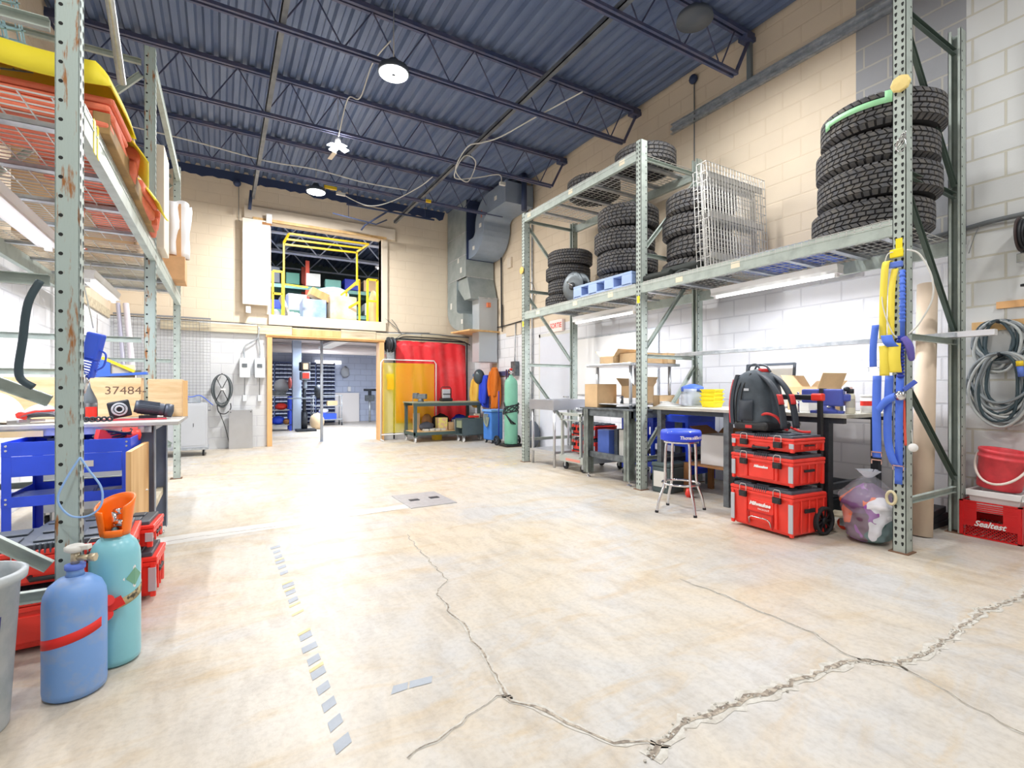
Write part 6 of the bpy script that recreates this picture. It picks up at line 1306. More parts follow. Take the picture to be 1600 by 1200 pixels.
b = MB(); b.tube([(5.36, 9.62, 5.0), (5.36, 9.60, 3.9), (5.36, 9.58, 2.5)], .018, 8); b.tube([(5.36, 9.56, 3.0), (5.35, 9.54, 2.5), (5.36, 9.55, 2.4)], .012, 6); solo('wall_conduit', b, CABLK, 'dark conduit running down wall right of the down duct', 'conduit')
b = MB(); b.box(-.04, .04, -.03, .03, 0, .10); solo('orange_box', b, M('valve_orange', (.88, .50, .35), .5), 'small orange valve box on the down duct', 'valve', (5.12, 9.745, 2.95), 0)
b = MB(); b.box(-.015, 0, -.10, .12, 0, .22); solo('wood_patch', b, WOODG, 'small worn wood patch on wall below the down duct', 'patch', (5.4, 9.95, 1.50), 0)
# ================================================================ WELDING CORNER
t = thing('welding_curtain', 'large glossy red welding curtain in a dark pipe frame', 'curtain', (4.25, 10.93, .02))
def cur(u, v): return (-.86+1.72*u, .02*math.sin(u*17+v*2)+.012*math.sin(u*41+v*5)-.02*math.sin(v*3), .35+1.86*v-.05*(u-.8)*(1 if u > .8 else 0)*5)
b = MB(); b.sheet(cur, 60, 16, .003); b.build('curtain', M('curtain_red', (.93, .22, .25), .2, col2=(.96, .40, .42), scale=1.6, thr=(.5, .75), bump=.3, bscale=3), t)
b = MB(); b.tube([(-.9, 0, 0), (-.9, 0, 2.20), (-.86, 0, 2.25), (.84, 0, 2.25), (.90, 0, 2.20), (.90, 0, 0)], .018, 8); b.build('frame', IROND, t)
t = thing('welding_screen', 'see-through yellow welding screen in white pipe frame', 'screen', (3.68, 10.86, .0)); t.scale = (1.04, 1, 1)
b = MB(); b.sheet(lambda u, v: (-.58+1.16*u, .010*math.sin(u*14), .16+1.56*v), 30, 4); b.build('film', M('screen_yellow', (.98, .90, .0), .2, alpha=.42, bump=.1, scale=3), t)
b = MB(); b.tube([(-.62, 0, .02), (-.62, 0, 1.72), (-.57, 0, 1.79), (.57, 0, 1.79), (.62, 0, 1.72), (.62, 0, .02)], .014, 8); b.tube([(-.62, 0, .13), (.62, 0, .13)], .012, 8); b.tube([(-.62, -.2, .02), (-.62, .1, .02)], .014, 8); b.tube([(.62, -.2, .02), (.62, .1, .02)], .014, 8); b.build('frame', WHITE, t)
t = thing('yellow_phone_box', 'small yellow and orange wall box seen through the yellow screen', 'box', (3.27, 10.97, 1.12)); b = MB(); b.box(-.07, .07, -.08, .0, 0, .24); b.build('body', M('box_orange', (1.0, .62, .10), .5), t, .01); b = MB(); b.box(-.09, .09, -.06, .0, .24, .36); b.build('hood', YEL, t, .02)
t = thing('exit_sign', 'small white sign with red EXIT letters beside the welding screen', 'sign', (3.24, 10.975, 1.82)); b = MB(); b.box(-.12, .12, 0, .02, 0, .12); b.build('plate', OFFW, t); text('EXIT', .09, M('sign_red2', (.90, .30, .25), .5), t, (0, -.002, .06), FY, .0005)
t = thing('wall_hose_reel', 'dark cable reel mounted on wall right of the doorway', 'reel', (3.24, 10.86, 2.12))
for s in (-1, 1): b = MB().at((s*.04, 0, 0), (0, PI/2, .3)); b.lathe([(.02, -.005), (.17, -.005), (.17, .005), (.02, .005)], 24); b.build('flange', IROND, t)
b = MB()
for k in range(4): b.tube([(-.03+.02*k, .13*math.cos(2*PI*i/24), .13*math.sin(2*PI*i/24)) for i in range(24)], .012, 6, closed=True)
b.build('wound_cable', CABLK, t); b = MB(); b.box(-.06, .10, .02, .12, -.32, -.10); b.build('bracket', GALV, t)
cable('wall_cable', [(3.35, 10.94, 2.2), (3.55, 10.94, 2.38), (4.0, 10.94, 2.42), (4.7, 10.93, 2.40), (5.2, 10.93, 2.38)], .014, CABLE, 'thick grey cable above red curtain, upper strand')
cable('wall_cable', [(3.30, 10.92, 2.1), (3.50, 10.92, 2.30), (4.0, 10.92, 2.33), (4.9, 10.90, 2.30), (5.22, 10.90, 2.2)], .012, CABLK, 'dark cable above red curtain, lower strand')
cable('wall_cable', [(3.1, 10.96, 2.75), (3.3, 10.95, 2.6), (3.5, 10.94, 2.42), (3.6, 10.94, 2.2), (3.55, 10.94, 2.0)], .008, CABLE, 'thin grey cable drooping beside the wall reel')
cable('wall_cable', [(3.3, 10.95, 2.7), (3.42, 10.95, 2.55), (3.46, 10.94, 2.40)], .006, CABLE, 'short thin cable stub above the wall reel')
# welding table
t = thing('welding_table', 'dark wheeled welding table with wooden top before the yellow screen', 'table', (4.29, 10.38, 0), 0)
b = MB(); b.box(-.80, .82, -.34, .36, .835, .862); b.build('tabletop', M('table_tan', (.58, .60, .52), .6, var=.1), t, .003)
b = MB(); b.box(-.78, .80, -.33, -.29, .77, .835); b.box(-.78, .80, .31, .35, .77, .835); b.build('apron', M('weld_green', (.30, .38, .38), .5, .2), t)
for x in (-.74, .76):
    for y in (-.29, .31): b = MB(); b.box(x-.03, x+.03, y-.03, y+.03, .12, .835); b.build('leg', M('weld_green', (.30, .38, .38), .5), t); caster(t, x, y, .05, WHITE, .12)
b = MB(); b.box(-.76, .78, -.30, .32, .20, .225); b.build('lower_shelf', WOOD, t); b = MB(); b.box(-.78, .80, -.33, -.30, .15, .215); b.box(-.78, -.75, -.33, .35, .15, .215); b.build('shelf_rail', M('weld_green', (.30, .38, .38), .5), t)
def lump(nm, lb, cat, loc, r, m, seed, jit=.12, rz=0):
    b = MB(); b.blob((0, 0, r[2]*.92), r, 7, jit, seed); return solo(nm, b, m, lb, cat, loc, rz)
def sbox(nm, lb, cat, loc, d, m, rz=0, bev=.004, rot=None):
    b = MB(); b.box(-d[0]/2, d[0]/2, -d[1]/2, d[1]/2, 0, d[2]); return solo(nm, b, m, lb, cat, loc, rz, bevel=bev, rot=rot)
zs = .227
lump('rag_pile', 'dark rag pile on welding table lower shelf', 'rags', (3.88, 10.3, zs), (.16, .13, .10), M('rag_dark', (.30, .31, .35), .8), 3)
sbox('cardboard_sheet', 'leaning piece of cardboard at left end under welding table', 'cardboard', (3.72, 10.5, zs), (.16, .02, .38), CARD, .1)
lump('paper_bag', 'brown paper bag under the welding table', 'bag', (3.98, 10.55, zs), (.12, .1, .18), CARDD, 5)
for i in range(4): sbox('parts_tray', 'small white parts tray on welding table shelf, %s from left' % ['first', 'second', 'third', 'fourth'][i], 'tray', (3.82+.13*i, 10.20, zs), (.11, .12, .05), OFFW, .05*i, .008)
sbox('yellow_box', 'yellow printed box with smaller one stacked below, under welding table', 'box', (4.22, 10.28, zs), (.22, .18, .28), M('box_yellow', (.93, .87, .50), .6, col2=(.90, .75, .60), scale=14, thr=(.5, .55)))
sbox('cardboard_box', 'small tan box beside the yellow printed box', 'box', (4.43, 10.30, zs), (.13, .15, .17), CARD); sbox('white_box', 'small white box right of the tan box under table', 'box', (4.56, 10.30, zs), (.10, .15, .22), OFFW)
lump('dark_bag', 'black bag at back under welding table', 'bag', (4.32, 10.60, zs), (.22, .08, .18), BLACK, 8); lump('blue_bag', 'deep blue bag under right part of welding table', 'bag', (4.75, 10.50, zs+.02), (.20, .1, .16), BLUED, 9)
sbox('red_case', 'small red case on dark cart under welding table', 'case', (4.85, 9.95, .505), (.22, .10, .04), RED); sbox('green_case', 'dark green case at right end under welding table', 'case', (5.0, 10.35, zs+.12), (.26, .2, .16), M('case_teal', (.10, .36, .34), .5)); sbox('wood_offcut', 'wood offcut behind the red case', 'wood', (4.98, 10.05, .48), (.12, .08, .10), WOODG)
sbox('yellow_bin', 'yellow bin on floor beneath the welding table', 'bin', (4.18, 10.45, .0), (.18, .16, .12), YEL)
t = thing('bench_vise', 'grey bench vise on the welding table', 'vise', (3.72, 10.22, .863), -.8)
b = MB(); b.lathe([(.0, 0), (.07, 0), (.06, .03), (.045, .07), (.0, .07)], 16); b.box(-.09, .13, -.045, .045, .06, .17); b.build('body', IRON, t, .008); b = MB(); b.box(-.17, -.06, -.05, .05, .07, .19); b.build('jaw', IRON, t, .008)
b = MB(); b.tube([(-.20, 0, .12), (-.17, 0, .12)], .015, 8); b.tube([(-.19, 0, .16), (-.19, 0, -.08)], .008, 6); b.build('handle', CHROME, t)
t = thing('work_heater', 'small work lamp with silver grill and black frame on welding table', 'lamp', (4.36, 10.35, .863))
b = MB(); b.box(-.13, .13, -.09, .09, 0, .07); b.build('base', BLACK, t, .02); b = MB(); b.box(-.09, .09, -.04, .04, .07, .27); b.build('lamp_body', LGREY, t, .01); b = MB(); b.tube([(-.12, 0, .05), (-.12, 0, .28), (-.09, 0, .32), (.09, 0, .32), (.12, 0, .28), (.12, 0, .05)], .010, 6); b.box(-.09, .09, -.045, -.04, .15, .17); b.build('cage', BLACK, t)
t = thing('dark_cart', 'low dark grey box cart in front of the welding table', 'cart', (4.70, 9.86, 0), .05)
GC = M('cart_dark', (.36, .42, .43), .5, .1, var=.1); b = MB(); b.box(-.26, .40, -.17, -.16, .14, .50); b.box(-.26, .40, .16, .17, .14, .50); b.box(.39, .40, -.17, .17, .14, .50); b.box(-.26, .40, -.17, .17, .46, .475); b.box(-.26, .40, -.17, .17, .14, .155); b.build('body', GC, t, .003)
b = MB(); b.box(-.25, -.0, -.12, .12, .30, .46); b.build('drawer', M('drawer_olive', (.56, .60, .50), .5), t)
for x in (-.20, .34):
    for y in (-.12, .12): caster(t, x, y, .045, WHITE, .14)
# coats, helmet on wall
t = thing('coat_rack', 'dark magnetic tool strip and hooks on right wall by the gas cylinder', 'rack', (5.38, 9.55, 1.48)); b = MB(); b.box(-.02, .02, -.55, .45, -.05, .05); b.build('strip', M('strip_navy', (.30, .32, .48), .5), t); 
for y in (-.2, -.3): b = MB(); b.bar((-.03, y, .08), (-.03, y, -.16), .02, .03); b.build('tool', M('tool_dark', (.36, .24, .34), .5), t)
def coat(nm, lb, y, m, w_, z0, z1, x=5.24, seed=0, spread=1.):
    rd = random.Random(seed); ph = [rd.uniform(0, 6) for _ in range(4)]
    def f(u, v):
        a = u*2*PI; z = z0+(z1-z0)*v+.03*math.sin(a+ph[0])*(1-v); r = w_*(.30+.70*min(1, (1-v)*3.2)**.6)*(1-.25*max(0, .35-v)/.35)
        k = 1+.10*math.sin(a*4+ph[1]+v*3)+.06*math.sin(a*9+ph[2]-v*7)
        return (x+.085*math.cos(a)*k*(.6+.4*min(1, (1-v)*3)), y+r*math.sin(a)*k*spread+.03*math.sin(v*4+ph[3]), z)
    b = MB(); b.sheet(f, 48, 18); b.add([f(i/48, 1) for i in range(48)], [tuple(range(48))], False); b.add([f(i/48, 0) for i in range(48)], [tuple(range(48))], False)
    t = thing(nm, lb, 'jacket', (0, 0, 0)); b.build('body', m, t)
    for s_ in (-1, 1):
        b = MB(); yy = y+s_*w_*.75; zz = z1-.12
        b.tube(smooth_path([(x-.03, y+s_*w_*.35, z1-.03), (x-.05, yy, zz-.08), (x-.07, yy+s_*.02, zz-.30), (x-.06, yy-s_*.02, max(z0-.02, zz-.52))], 5), [.03]*3+[.05]*13, 10); b.build('sleeve', m, t)
    return t
coat('welding_jacket', 'mustard yellow welding jacket hanging at left of the coats', 10.28, M('coat_mustard', (.86, .70, .30), .8, bump=.2), .17, .74, 1.45, x=5.10, seed=1); coat('welding_jacket', 'bright blue jacket hanging between yellow and orange ones', 9.98, M('coat_blue', (.16, .28, .82), .8, bump=.2), .13, .74, 1.45, x=5.16, seed=2); coat('welding_jacket', 'orange brown leather welding jacket hanging on right', 9.66, M('coat_orange', (.80, .42, .06), .7, bump=.2), .17, .72, 1.62, x=5.24, seed=3)
t = thing('welding_helmet', 'dark welding helmet hung above the yellow jacket', 'helmet', (5.06, 10.10, 1.42), -.6)
b = MB(); b.sheet(lambda u, v: (.13*math.sin(PI*v)*math.cos(PI+PI*.5+u*PI-PI/2-.0)*1.0, .13*math.sin(PI*v)*math.sin(u*2*PI), .17*math.cos(PI*v)), 4, 4) if False else b.blob((0, 0, 0), (.13, .12, .17), 10); b.build('shell', M('helmet_dark', (.26, .31, .34), .3), t); b = MB(); b.box(-.14, -.10, -.06, .06, -.0, .06); b.build('visor', M('visor_green', (.35, .45, .55), .15), t, .01)
b = MB(); 
t = thing('parts_washer', 'tall blue bin with blue lid and tangled hoses', 'bin', (4.98, 9.28, 0), .1)
BB = M('bin_blue', (.28, .52, .86), .5, var=.12); b = MB(); b.box(-.15, .15, -.16, .16, .07, .66); b.build('body', BB, t, .03); b = MB(); b.box(-.17, .17, -.18, .18, .66, .71); b.build('lid', M('lid_blue', (.45, .65, .90), .5), t, .01)
for x in (-.10, .10):
    for y in (-.11, .11): caster(t, x, y, .035, RUBD, .075)
b = MB(); 
for k in range(4): b.tube(smooth_path([(-.165, .1-.05*k, .62), (-.19, .05-.03*k, .45-.03*k), (-.18, -.05, .35+.02*k), (-.17, -.10+.03*k, .55)]), .010, 6)
b.build('tangled_hose', M('hose_tan', (.55, .58, .52), .6), t)
b = MB(); b.cyl((5.17, 9.02, 0), (5.17, 9.02, .98), .045, n=16); solo('yellow_tube', b, M('tube_yellow', (.90, .90, .35), .5), 'tall yellow plastic tube between blue bin and green cylinder', 'tube')
# green gas cylinder on cart
t = thing('gas_cylinder', 'tall pale green gas cylinder standing on a two-wheel cart', 'gas cylinder', (4.98, 8.52, .05))
b = MB(); b.lathe([(.0, 0), (.125, 0), (.132, .02), (.132, 1.18), (.12, 1.25), (.08, 1.30), (.045, 1.33), (.04, 1.36)], 36); b.build('body', M('cyl_green', (.50, .76, .66), .4, var=.08), t); b = MB(); b.cyl((0, 0, 1.36), (0, 0, 1.47), .02, n=12); b.cyl((-.05, 0, 1.42), (.05, 0, 1.42), .016, n=10); b.build('valve', CHROME, t); b = MB(); b.lathe([(.0, 1.47), (.03, 1.47), (.03, 1.50), (.0, 1.50)], 12); b.build('knob', RED, t)
t = thing('cylinder_cart', 'black two-wheel cart under the pale green cylinder', 'cart', (4.98, 8.6, 0)); b = MB(); b.box(-.18, .22, -.22, .16, .015, .045); b.build('base', BLACK, t)
for x, y in ((-.17, .20), (.26, .10)): b = MB().at((x, y, .10), (0, PI/2, 0)); q = wheel_mb(.10, .04, 24, 6); b.v = [tuple(b.X @ Vector(v)) for v in q.v]; b.f = q.f; b.m = q.m; b.sm = q.sm; b.build('wheel', [RUBD, GREYP], t)
for s in (-1, 1): b = MB(); b.tube([(s*.14, .17, .03), (s*.14, .17, 1.1)], .012, 8); b.build('upright_tube', BLUED, t)
b = MB()
for k in range(6): b.tube([(.015*math.sin(a*3+k)+.145*math.cos(a), .145*math.sin(a), .10*math.sin(a+k*.8)-.02*k) for a in [2*PI*i/24 for i in range(24)]], .010, 6, closed=True)
for k in range(3): b.tube([(-.15+.01*k, .02, .08-.03*k), (-.16, -.05, -.15), (-.08, -.14, -.28-.03*k), (.02, -.15, -.35)], .009, 6)
solo('welding_cable', b, CABLK, 'black cable wrapped round middle of the pale green cylinder', 'cable', (4.98, 8.52, .80))
lump('dark_tote', 'dark grey tote behind the pale green cylinder', 'tote', (5.22, 8.1, 0), (.12, .18, .28), GREYP, 4, .02)
b = MB(); b.tube([(5.15, 8.22, 0), (5.1, 8.3, .50)], .02, 10); solo('white_stick', b, WHITE, 'white stick leaning beside the green cylinder', 'stick')
t = thing('electric_box', 'grey electrical box on right wall above the tool strip', 'electrical box', (5.39, 8.98, 1.42)); b = MB(); b.box(-.10, 0, -.09, .09, 0, .30); b.build('body', IRON, t, .005); b = MB(); b.cyl((-.05, 0, .30), (-.03, 0, 1.1), .012, n=8); b.build('conduit', GALV, t)
# ================================================================ BACK WALL, LEFT OF DOORWAY
for i, x in enumerate((.40, .66)):
    t = thing('switch_box', ['left one of the two white electrical boxes beside the doorway', 'right one of the two white electrical boxes beside the doorway'][i], 'electrical box', (x, 10.99, 1.36), 0, 'electrical boxes by the doorway')
    b = MB(); b.box(-.09, .09, -.14, 0, 0, .38); b.build('case', M('panel_white', (.86, .88, .90), .4), t, .006); b = MB(); b.box(-.05, .04, -.15, -.14, .20, .27); b.build('switch', IRON, t, .004); b = MB(); b.box(-.02, .06, -.143, -.14, .05, .14); b.build('label', WHITE, t)
    b = MB(); b.tube([(0, -.04, 0), (0, -.04, -.34)], .006, 6); b.build('cord', CABLE, t); b = MB(); b.box(-.035, .035, -.05, 0, -.46, -.34); b.build('outlet', M('panel_white', (.86, .88, .90), .4), t, .005)
    b = MB(); b.tube(smooth_path([(0, -.05, .38), (0, -.05, .6), ([-.0, -.02][i]+.22-.22*i, -.05, .78), (.24-.24*i, -.05, 1.0)]), .014, 8); b.build('conduit', GALV, t)
t = thing('cable_coil', 'grey cable coil hung on the back wall beside the wire mesh', 'cable', (.02, 10.90, 1.12)); rd = random.Random(8)
for k in range(11):
    fx, fz = 1+rd.uniform(-.2, .15), 1+rd.uniform(-.1, .06); b = MB(); b.tube([(.15*fx*math.sin(a), -.01*(k % 5)+.0, .30*fz*math.cos(a)+(1-fz)*.3) for a in [2*PI*i/28 for i in range(28)]], .009, 6, closed=True); b.build('loop', [CABLE, M('cable_dark', (.28, .32, .34), .5)][k % 2], t)
b = MB(); b.tube([(-.09, -.05, .22), (.10, -.05, -.2)], .008, 6); b.tube([(.09, -.05, .22), (-.10, -.05, -.2)], .008, 6); b.build('cross_strand', CABLK, t)
b = MB(); b.tube(smooth_path([(-.08, -.03, -.28), (-.05, -.03, -.42), (.05, -.03, -.45), (.14, -.03, -.36), (.14, -.03, -.25)]), .010, 6); b.tube(smooth_path([(-.05, -.03, -.40), (.05, -.03, -.7), (.13, .0, -1.08)]), .007, 6); b.build('hanging_end', CABLK, t)
b = MB(); b.box(-.02, .06, -.08, -.03, 0, .03); b.build('plug', WHITE, t); b = MB(); b.tube([(0, .08, .31), (0, -.06, .31)], .01, 6); b.build('hook', IROND, t)
t = thing('steel_sheet', 'stainless sheet box leaning on back wall beside the doorway', 'steel sheet', (.33, 10.82, 0)); b = MB(); b.box(-.20, .20, -.02, .12, 0, .74); b.build('panel', STEEL, t, .003)
for x in (-.17, .17): b = MB(); b.cyl((x, -.03, .70), (x, -.02, .70), .010, n=8); b.build('knob', IROND, t)
t = thing('fume_cabinet', 'grey steel wheeled cabinet with round blue badge by far left corner', 'cabinet', (-.62, 10.25, 0)); b = MB(); b.box(-.42, .42, -.28, .28, .14, .90); b.build('body', M('cab_grey', (.80, .82, .85), .35, .3), t, .006); b = MB(); b.box(-.38, .38, -.292, -.28, .18, .87); d_ = b.build('door', M('cab_grey', (.80, .82, .85), .35, .3), t, .004)
b = MB(); b.box(-.004, .004, -.30, -.292, .50, .56); b.v = [(v[0]+.22, v[1], v[2]) for v in b.v]; b.build('latch', IROND, d_); b = MB().at((-.02, -.296, .74), (PI/2, 0, 0)); b.lathe([(.0, 0), (.045, 0), (.045, .004), (.0, .004)], 24); b.build('badge', M('badge_blue', (.15, .42, .80), .4), d_)
b = MB(); b.box(-.44, .44, -.30, .30, .11, .14); b.build('base', GALV, t)
for x in (-.34, .36):
    for y in (-.22, .22): caster(t, x, y, .045, RUBD, .11)
b = MB(); b.tube(smooth_path([(-.1, 0, 0), (-.12, 0, .12), (.0, 0, .15), (.15, 0, .10), (.3, 0, .12), (.48, .1, -.05)]), .010, 6); b.tube(smooth_path([(-.05, 0, .02), (.05, -.02, -.04), (.12, 0, .08)]), .008, 6); solo('cabinet_hoses', b, BLUEL, 'tangled blue and grey tubing on top of grey cabinet', 'tubing', (-.60, 10.15, .905)); 
b = MB(); b.box(-.16, .12, -.08, .08, 0, .12); solo('pump_unit', b, GALV, 'silver pump on top of grey cabinet', 'pump', (-.42, 10.25, .902), 0, bevel=.01)
t = thing('sliding_panel', 'plain cream door panel hung left of the upper opening', 'panel', (.60, 10.86, 2.78)); b = MB(); b.box(-.24, .24, -.02, .02, 0, 1.66); b.build('panel', M('panel_cream_lt', (.93, .89, .84), .5), t, .004); b = MB(); b.box(.17, .27, -.04, .03, 1.62, 1.80); b.build('bracket', WHITE, t, .004); b = MB(); b.box(.10, .26, -.03, .10, 1.58, 1.63); b.build('wood_block', CARDD, t); b = MB(); b.box(-.18, -.10, .0, .10, -.16, -.04); b.build('lower_box', WHITE, t)
# ================================================================ ROOM BEHIND THE DOORWAY
b = MB(); b.cyl((1.88, 11.33, 0), (1.88, 11.33, 2.47), .030, n=14); b.box(1.83, 1.93, 11.28, 11.38, 0, .01); solo('steel_prop', b, M('prop_pale', (.72, .76, .82), .4, .3), 'slim steel prop standing in the middle of the doorway', 'prop')
b = MB(); b.box(1.70, 1.92, 14.75, 14.97, 0, 2.47); solo('square_column', b, M('col_pale', (.68, .74, .83), .5), 'pale square column in the room beyond the doorway', 'column')
def bin_rack(x, lb, cols=5, w_=.62):
    t = thing('bin_rack', lb, 'rack', (x, 17.55, 0), 0, 'racks of small parts bins in far room')
    b = MB(); b.box(-w_/2, -w_/2+.02, -.02, .2, 0, 2.02); b.box(w_/2-.02, w_/2, -.02, .2, 0, 2.02); b.box(-w_/2, w_/2, .18, .2, 0, 2.02); b.build('frame', M('rack_blue', (.45, .52, .72), .5), t)
    cw = (w_-.04)/cols
    for k in range(15):
        z = .08+k*.13; b = MB()
        for c in range(cols): b.mat(0); x0 = -w_/2+.02+c*cw; b.box(x0+.006, x0+cw-.006, -.10, .16, z, z+.075); b.mat(1); b.box(x0+.003, x0+cw-.003, -.105, -.10, z-.012, z+.022)
        b.mat(1); b.box(-w_/2+.02, w_/2-.02, -.06, .18, z-.02, z-.008); b.build('bin_row', [M('bin_navy', (.12, .16, .32), .5), M('bin_label', (.78, .82, .90), .5)], t)
for i, x in enumerate((.55, 1.17, 1.79, 2.41, 3.03)): bin_rack(x, 'tall rack of dark parts bins in far room, %s from the left' % ['first', 'second', 'third', 'fourth', 'fifth'][i])
t = thing('drill_press', 'floor standing drill press beside column beyond the doorway', 'drill press', (1.95, 14.35, 0)); DP = M('press_grey', (.50, .54, .58), .45, .2)
b = MB(); b.box(-.22, .28, -.18, .22, 0, .06); b.build('base', IROND, t, .01); b = MB(); b.cyl((0, .08, .06), (0, .08, 1.7), .045, n=14); b.cyl((0, .08, .06), (0, .08, .52), .08, n=14); b.build('column', IROND, t); b = MB(); b.box(-.42, .25, -.20, .20, .87, .90); b.build('table', DP, t); b = MB(); b.box(-.11, .11, -.22, .20, 1.38, 1.60); b.box(-.04, .04, -.15, .12, 1.15, 1.4); b.build('head', DP, t, .02); b = MB(); b.box(-.13, .13, -.14, .18, 1.62, 1.86); b.build('belt_guard', BLACK, t, .03); b = MB(); b.box(-.06, .06, -.155, -.14, 1.66, 1.82); b.build('warning_plate', M('plate_tan', (.90, .72, .55), .5), t); b = MB(); b.box(-.08, .08, -.24, -.22, 1.42, 1.56); b.build('red_plate', RED, t)
t = thing('saw_bench', 'blue bench cart with white saw at left inside the doorway', 'cart', (1.42, 14.95, 0))
for x in (-.28, .22):
    for y in (-.2, .2): b = MB(); b.box(x-.03, x+.03, y-.03, y+.03, 0, .96); b.build('post', BLUE, t)
for z in (.15, .55, .94): b = MB(); b.box(-.31, .25, -.23, .23, z, z+.02); b.build('shelf', GALV, t)
t = thing('table_saw', 'pale saw with round guard on blue bench cart', 'saw', (1.36, 14.9, .962)); b = MB(); b.box(-.18, .18, -.14, .14, 0, .12); b.build('body', IRON, t, .01); b = MB().at((.08, 0, .25), (PI/2, 0, 0)); b.lathe([(.0, -.02), (.20, -.02), (.20, .02), (.0, .02)], 28); b.build('guard', LGREY, t)
lump('red_bag', 'red bag on middle shelf of blue bench cart', 'bag', (1.42, 14.9, .572), (.16, .12, .09), RED, 2); lump('blue_box', 'blue plastic box above bottom shelf of blue bench cart', 'box', (1.35, 14.9, .172), (.18, .14, .12), BLUE, 3, .03); lump('rag_pile', 'brown rags on bottom of blue bench cart, beside blue box', 'rags', (1.55, 14.80, .172), (.09, .1, .08), CARDD, 7)
lump('tan_jug', 'tan jug on floor beside drill press', 'jug', (2.35, 14.9, 0), (.20, .18, .24), M('jug_tan', (.84, .74, .60), .6), 4, .03); lump('brush_head', 'dark round brush hanging at the drill press', 'brush', (2.28, 14.2, .91), (.12, .1, .18), IROND, 6)
t = thing('rolling_shelf', 'rolling shelf cart with blue crate in the far room', 'cart', (2.85, 16.3, 0))
for x in (-.42, .42):
    for y in (-.2, .2): b = MB(); b.cyl((x, y, .1), (x, y, .95), .012, n=8); b.build('post', GALV, t); caster(t, x, y, .05, RUBD, .11)
for z in (.18, .60, .92): b = MB(); b.box(-.44, .44, -.22, .22, z, z+.02); b.build('shelf', GALV, t)
sbox('blue_crate', 'bright blue crate low on the rolling shelf', 'crate', (2.80, 16.25, .202), (.62, .3, .17), BLUE); sbox('cardboard_box', 'small tan box on middle of rolling shelf', 'box', (3.0, 16.25, .622), (.3, .2, .14), CARD); lump('white_jug', 'white jug on blue crate of rolling shelf', 'jug', (2.75, 16.25, .375), (.15, .1, .09), WHITE, 2, .02)
sbox('leaning_sheet', 'plain white panel leaning on the far room wall', 'panel', (3.75, 17.68, 0), (.85, .03, 1.0), M('panel_wh', (.95, .93, .92), .5))
t = thing('pipe_vise', 'dark pipe vise on a stand at far room wall', 'vise', (4.42, 17.2, 0)); b = MB(); b.cyl((0, 0, 0), (0, 0, .8), .04, n=10); b.build('stand', GALV, t); b = MB(); b.box(-.15, .15, -.1, .1, .72, .92); b.build('body', IRON, t, .02); b = MB(); b.cyl((-.2, 0, 1.1), (.25, 0, 1.1), .04, n=10); b.box(-.05, .05, -.04, .04, .9, 1.1); b.build('jaw', IROND, t)
t = thing('wall_light', 'white strip light on far room wall', 'light', (3.15, 17.72, 1.98)); b = MB(); b.box(-.42, .42, -.06, .04, 0, .12); b.build('body', M('strip_lit', (1, 1, 1), .5, emit=(1, .98, .95), estr=1.2), t); 
lump('wreath', 'grey round cable bundle on wall beside strip light', 'cable', (3.7, 17.70, 1.55), (.15, .05, .18), LGREY, 12, .2); lump('blue_bottle', 'small blue bottle on top of parts bins', 'bottle', (2.2, 17.5, 2.03), (.1, .08, .1), BLUEL, 13, .02); lump('clear_bags', 'pale plastic bags on top of parts bins at left', 'bags', (.75, 17.5, 2.03), (.2, .1, .1), OFFW, 14, .1); lump('red_fan', 'red round fan on the column beyond the doorway', 'fan', (1.62, 14.68, 1.15), (.05, .12, .16), M('fan_red', (.80, .40, .38), .5), 15, .02)
sbox('wall_outlet', 'small white outlet box on far room wall', 'outlet', (3.85, 17.75, 1.05), (.1, .05, .16), WHITE)
# ================================================================ MEZZANINE BEHIND THE UPPER OPENING
t = thing('safety_gate', 'yellow pivoting safety gate in the upper opening', 'gate', (1.85, 11.30, 2.61)); YG = YEL; z0 = 2.61
def gp(name, pts, w_=.035): 
    b = MB()
    for p, q in zip(pts[:-1], pts[1:]): b.bar((p[0]-1.85, p[1]-11.3, p[2]-z0), (q[0]-1.85, q[1]-11.3, q[2]-z0), w_)
    return b.build(name, YG, t)
gp('left_post', [(1.13, 11.3, 2.61), (1.13, 11.3, 4.18), (1.22, 11.2, 4.36)]); gp('right_post', [(2.62, 11.3, 3.45), (2.62, 11.3, 4.20), (2.86, 11.2, 4.38)]); gp('top_bar', [(1.22, 11.2, 4.36), (2.86, 11.2, 4.38)]); gp('top_bar', [(1.18, 11.25, 4.25), (2.72, 11.25, 4.28)]); gp('top_bar', [(1.13, 11.3, 4.15), (2.62, 11.3, 4.18)])
gp('side_frame', [(.92, 11.25, 2.64), (.92, 11.25, 3.56), (1.10, 11.25, 3.56), (1.10, 11.25, 2.64), (.92, 11.25, 2.64)], .04); gp('side_frame', [(.92, 11.25, 3.10), (1.10, 11.25, 3.10)], .04)
gp('gate_wing', [(2.52, 11.9, 2.62), (2.52, 11.9, 3.42), (2.72, 11.5, 3.62), (2.72, 11.5, 2.62)], .04); gp('gate_wing', [(2.52, 11.9, 3.0), (2.72, 11.5, 3.12)], .04); gp('gate_wing', [(2.44, 12.1, 3.35), (2.62, 11.3, 3.50)], .035); gp('low_bar', [(1.14, 11.3, 3.32), (1.6, 11.3, 3.30)], .03)
gp('right_frame', [(2.84, 11.25, 2.64), (2.84, 11.25, 3.60), (3.06, 11.25, 3.60), (3.06, 11.25, 2.64), (2.84, 11.25, 2.64)], .045); gp('right_frame', [(2.84, 11.25, 3.12), (3.06, 11.25, 3.12)], .04)
t = thing('loaded_pallet', 'wooden pallet in the upper opening under wrapped boxes', 'pallet', (2.15, 12.2, 2.602)); 
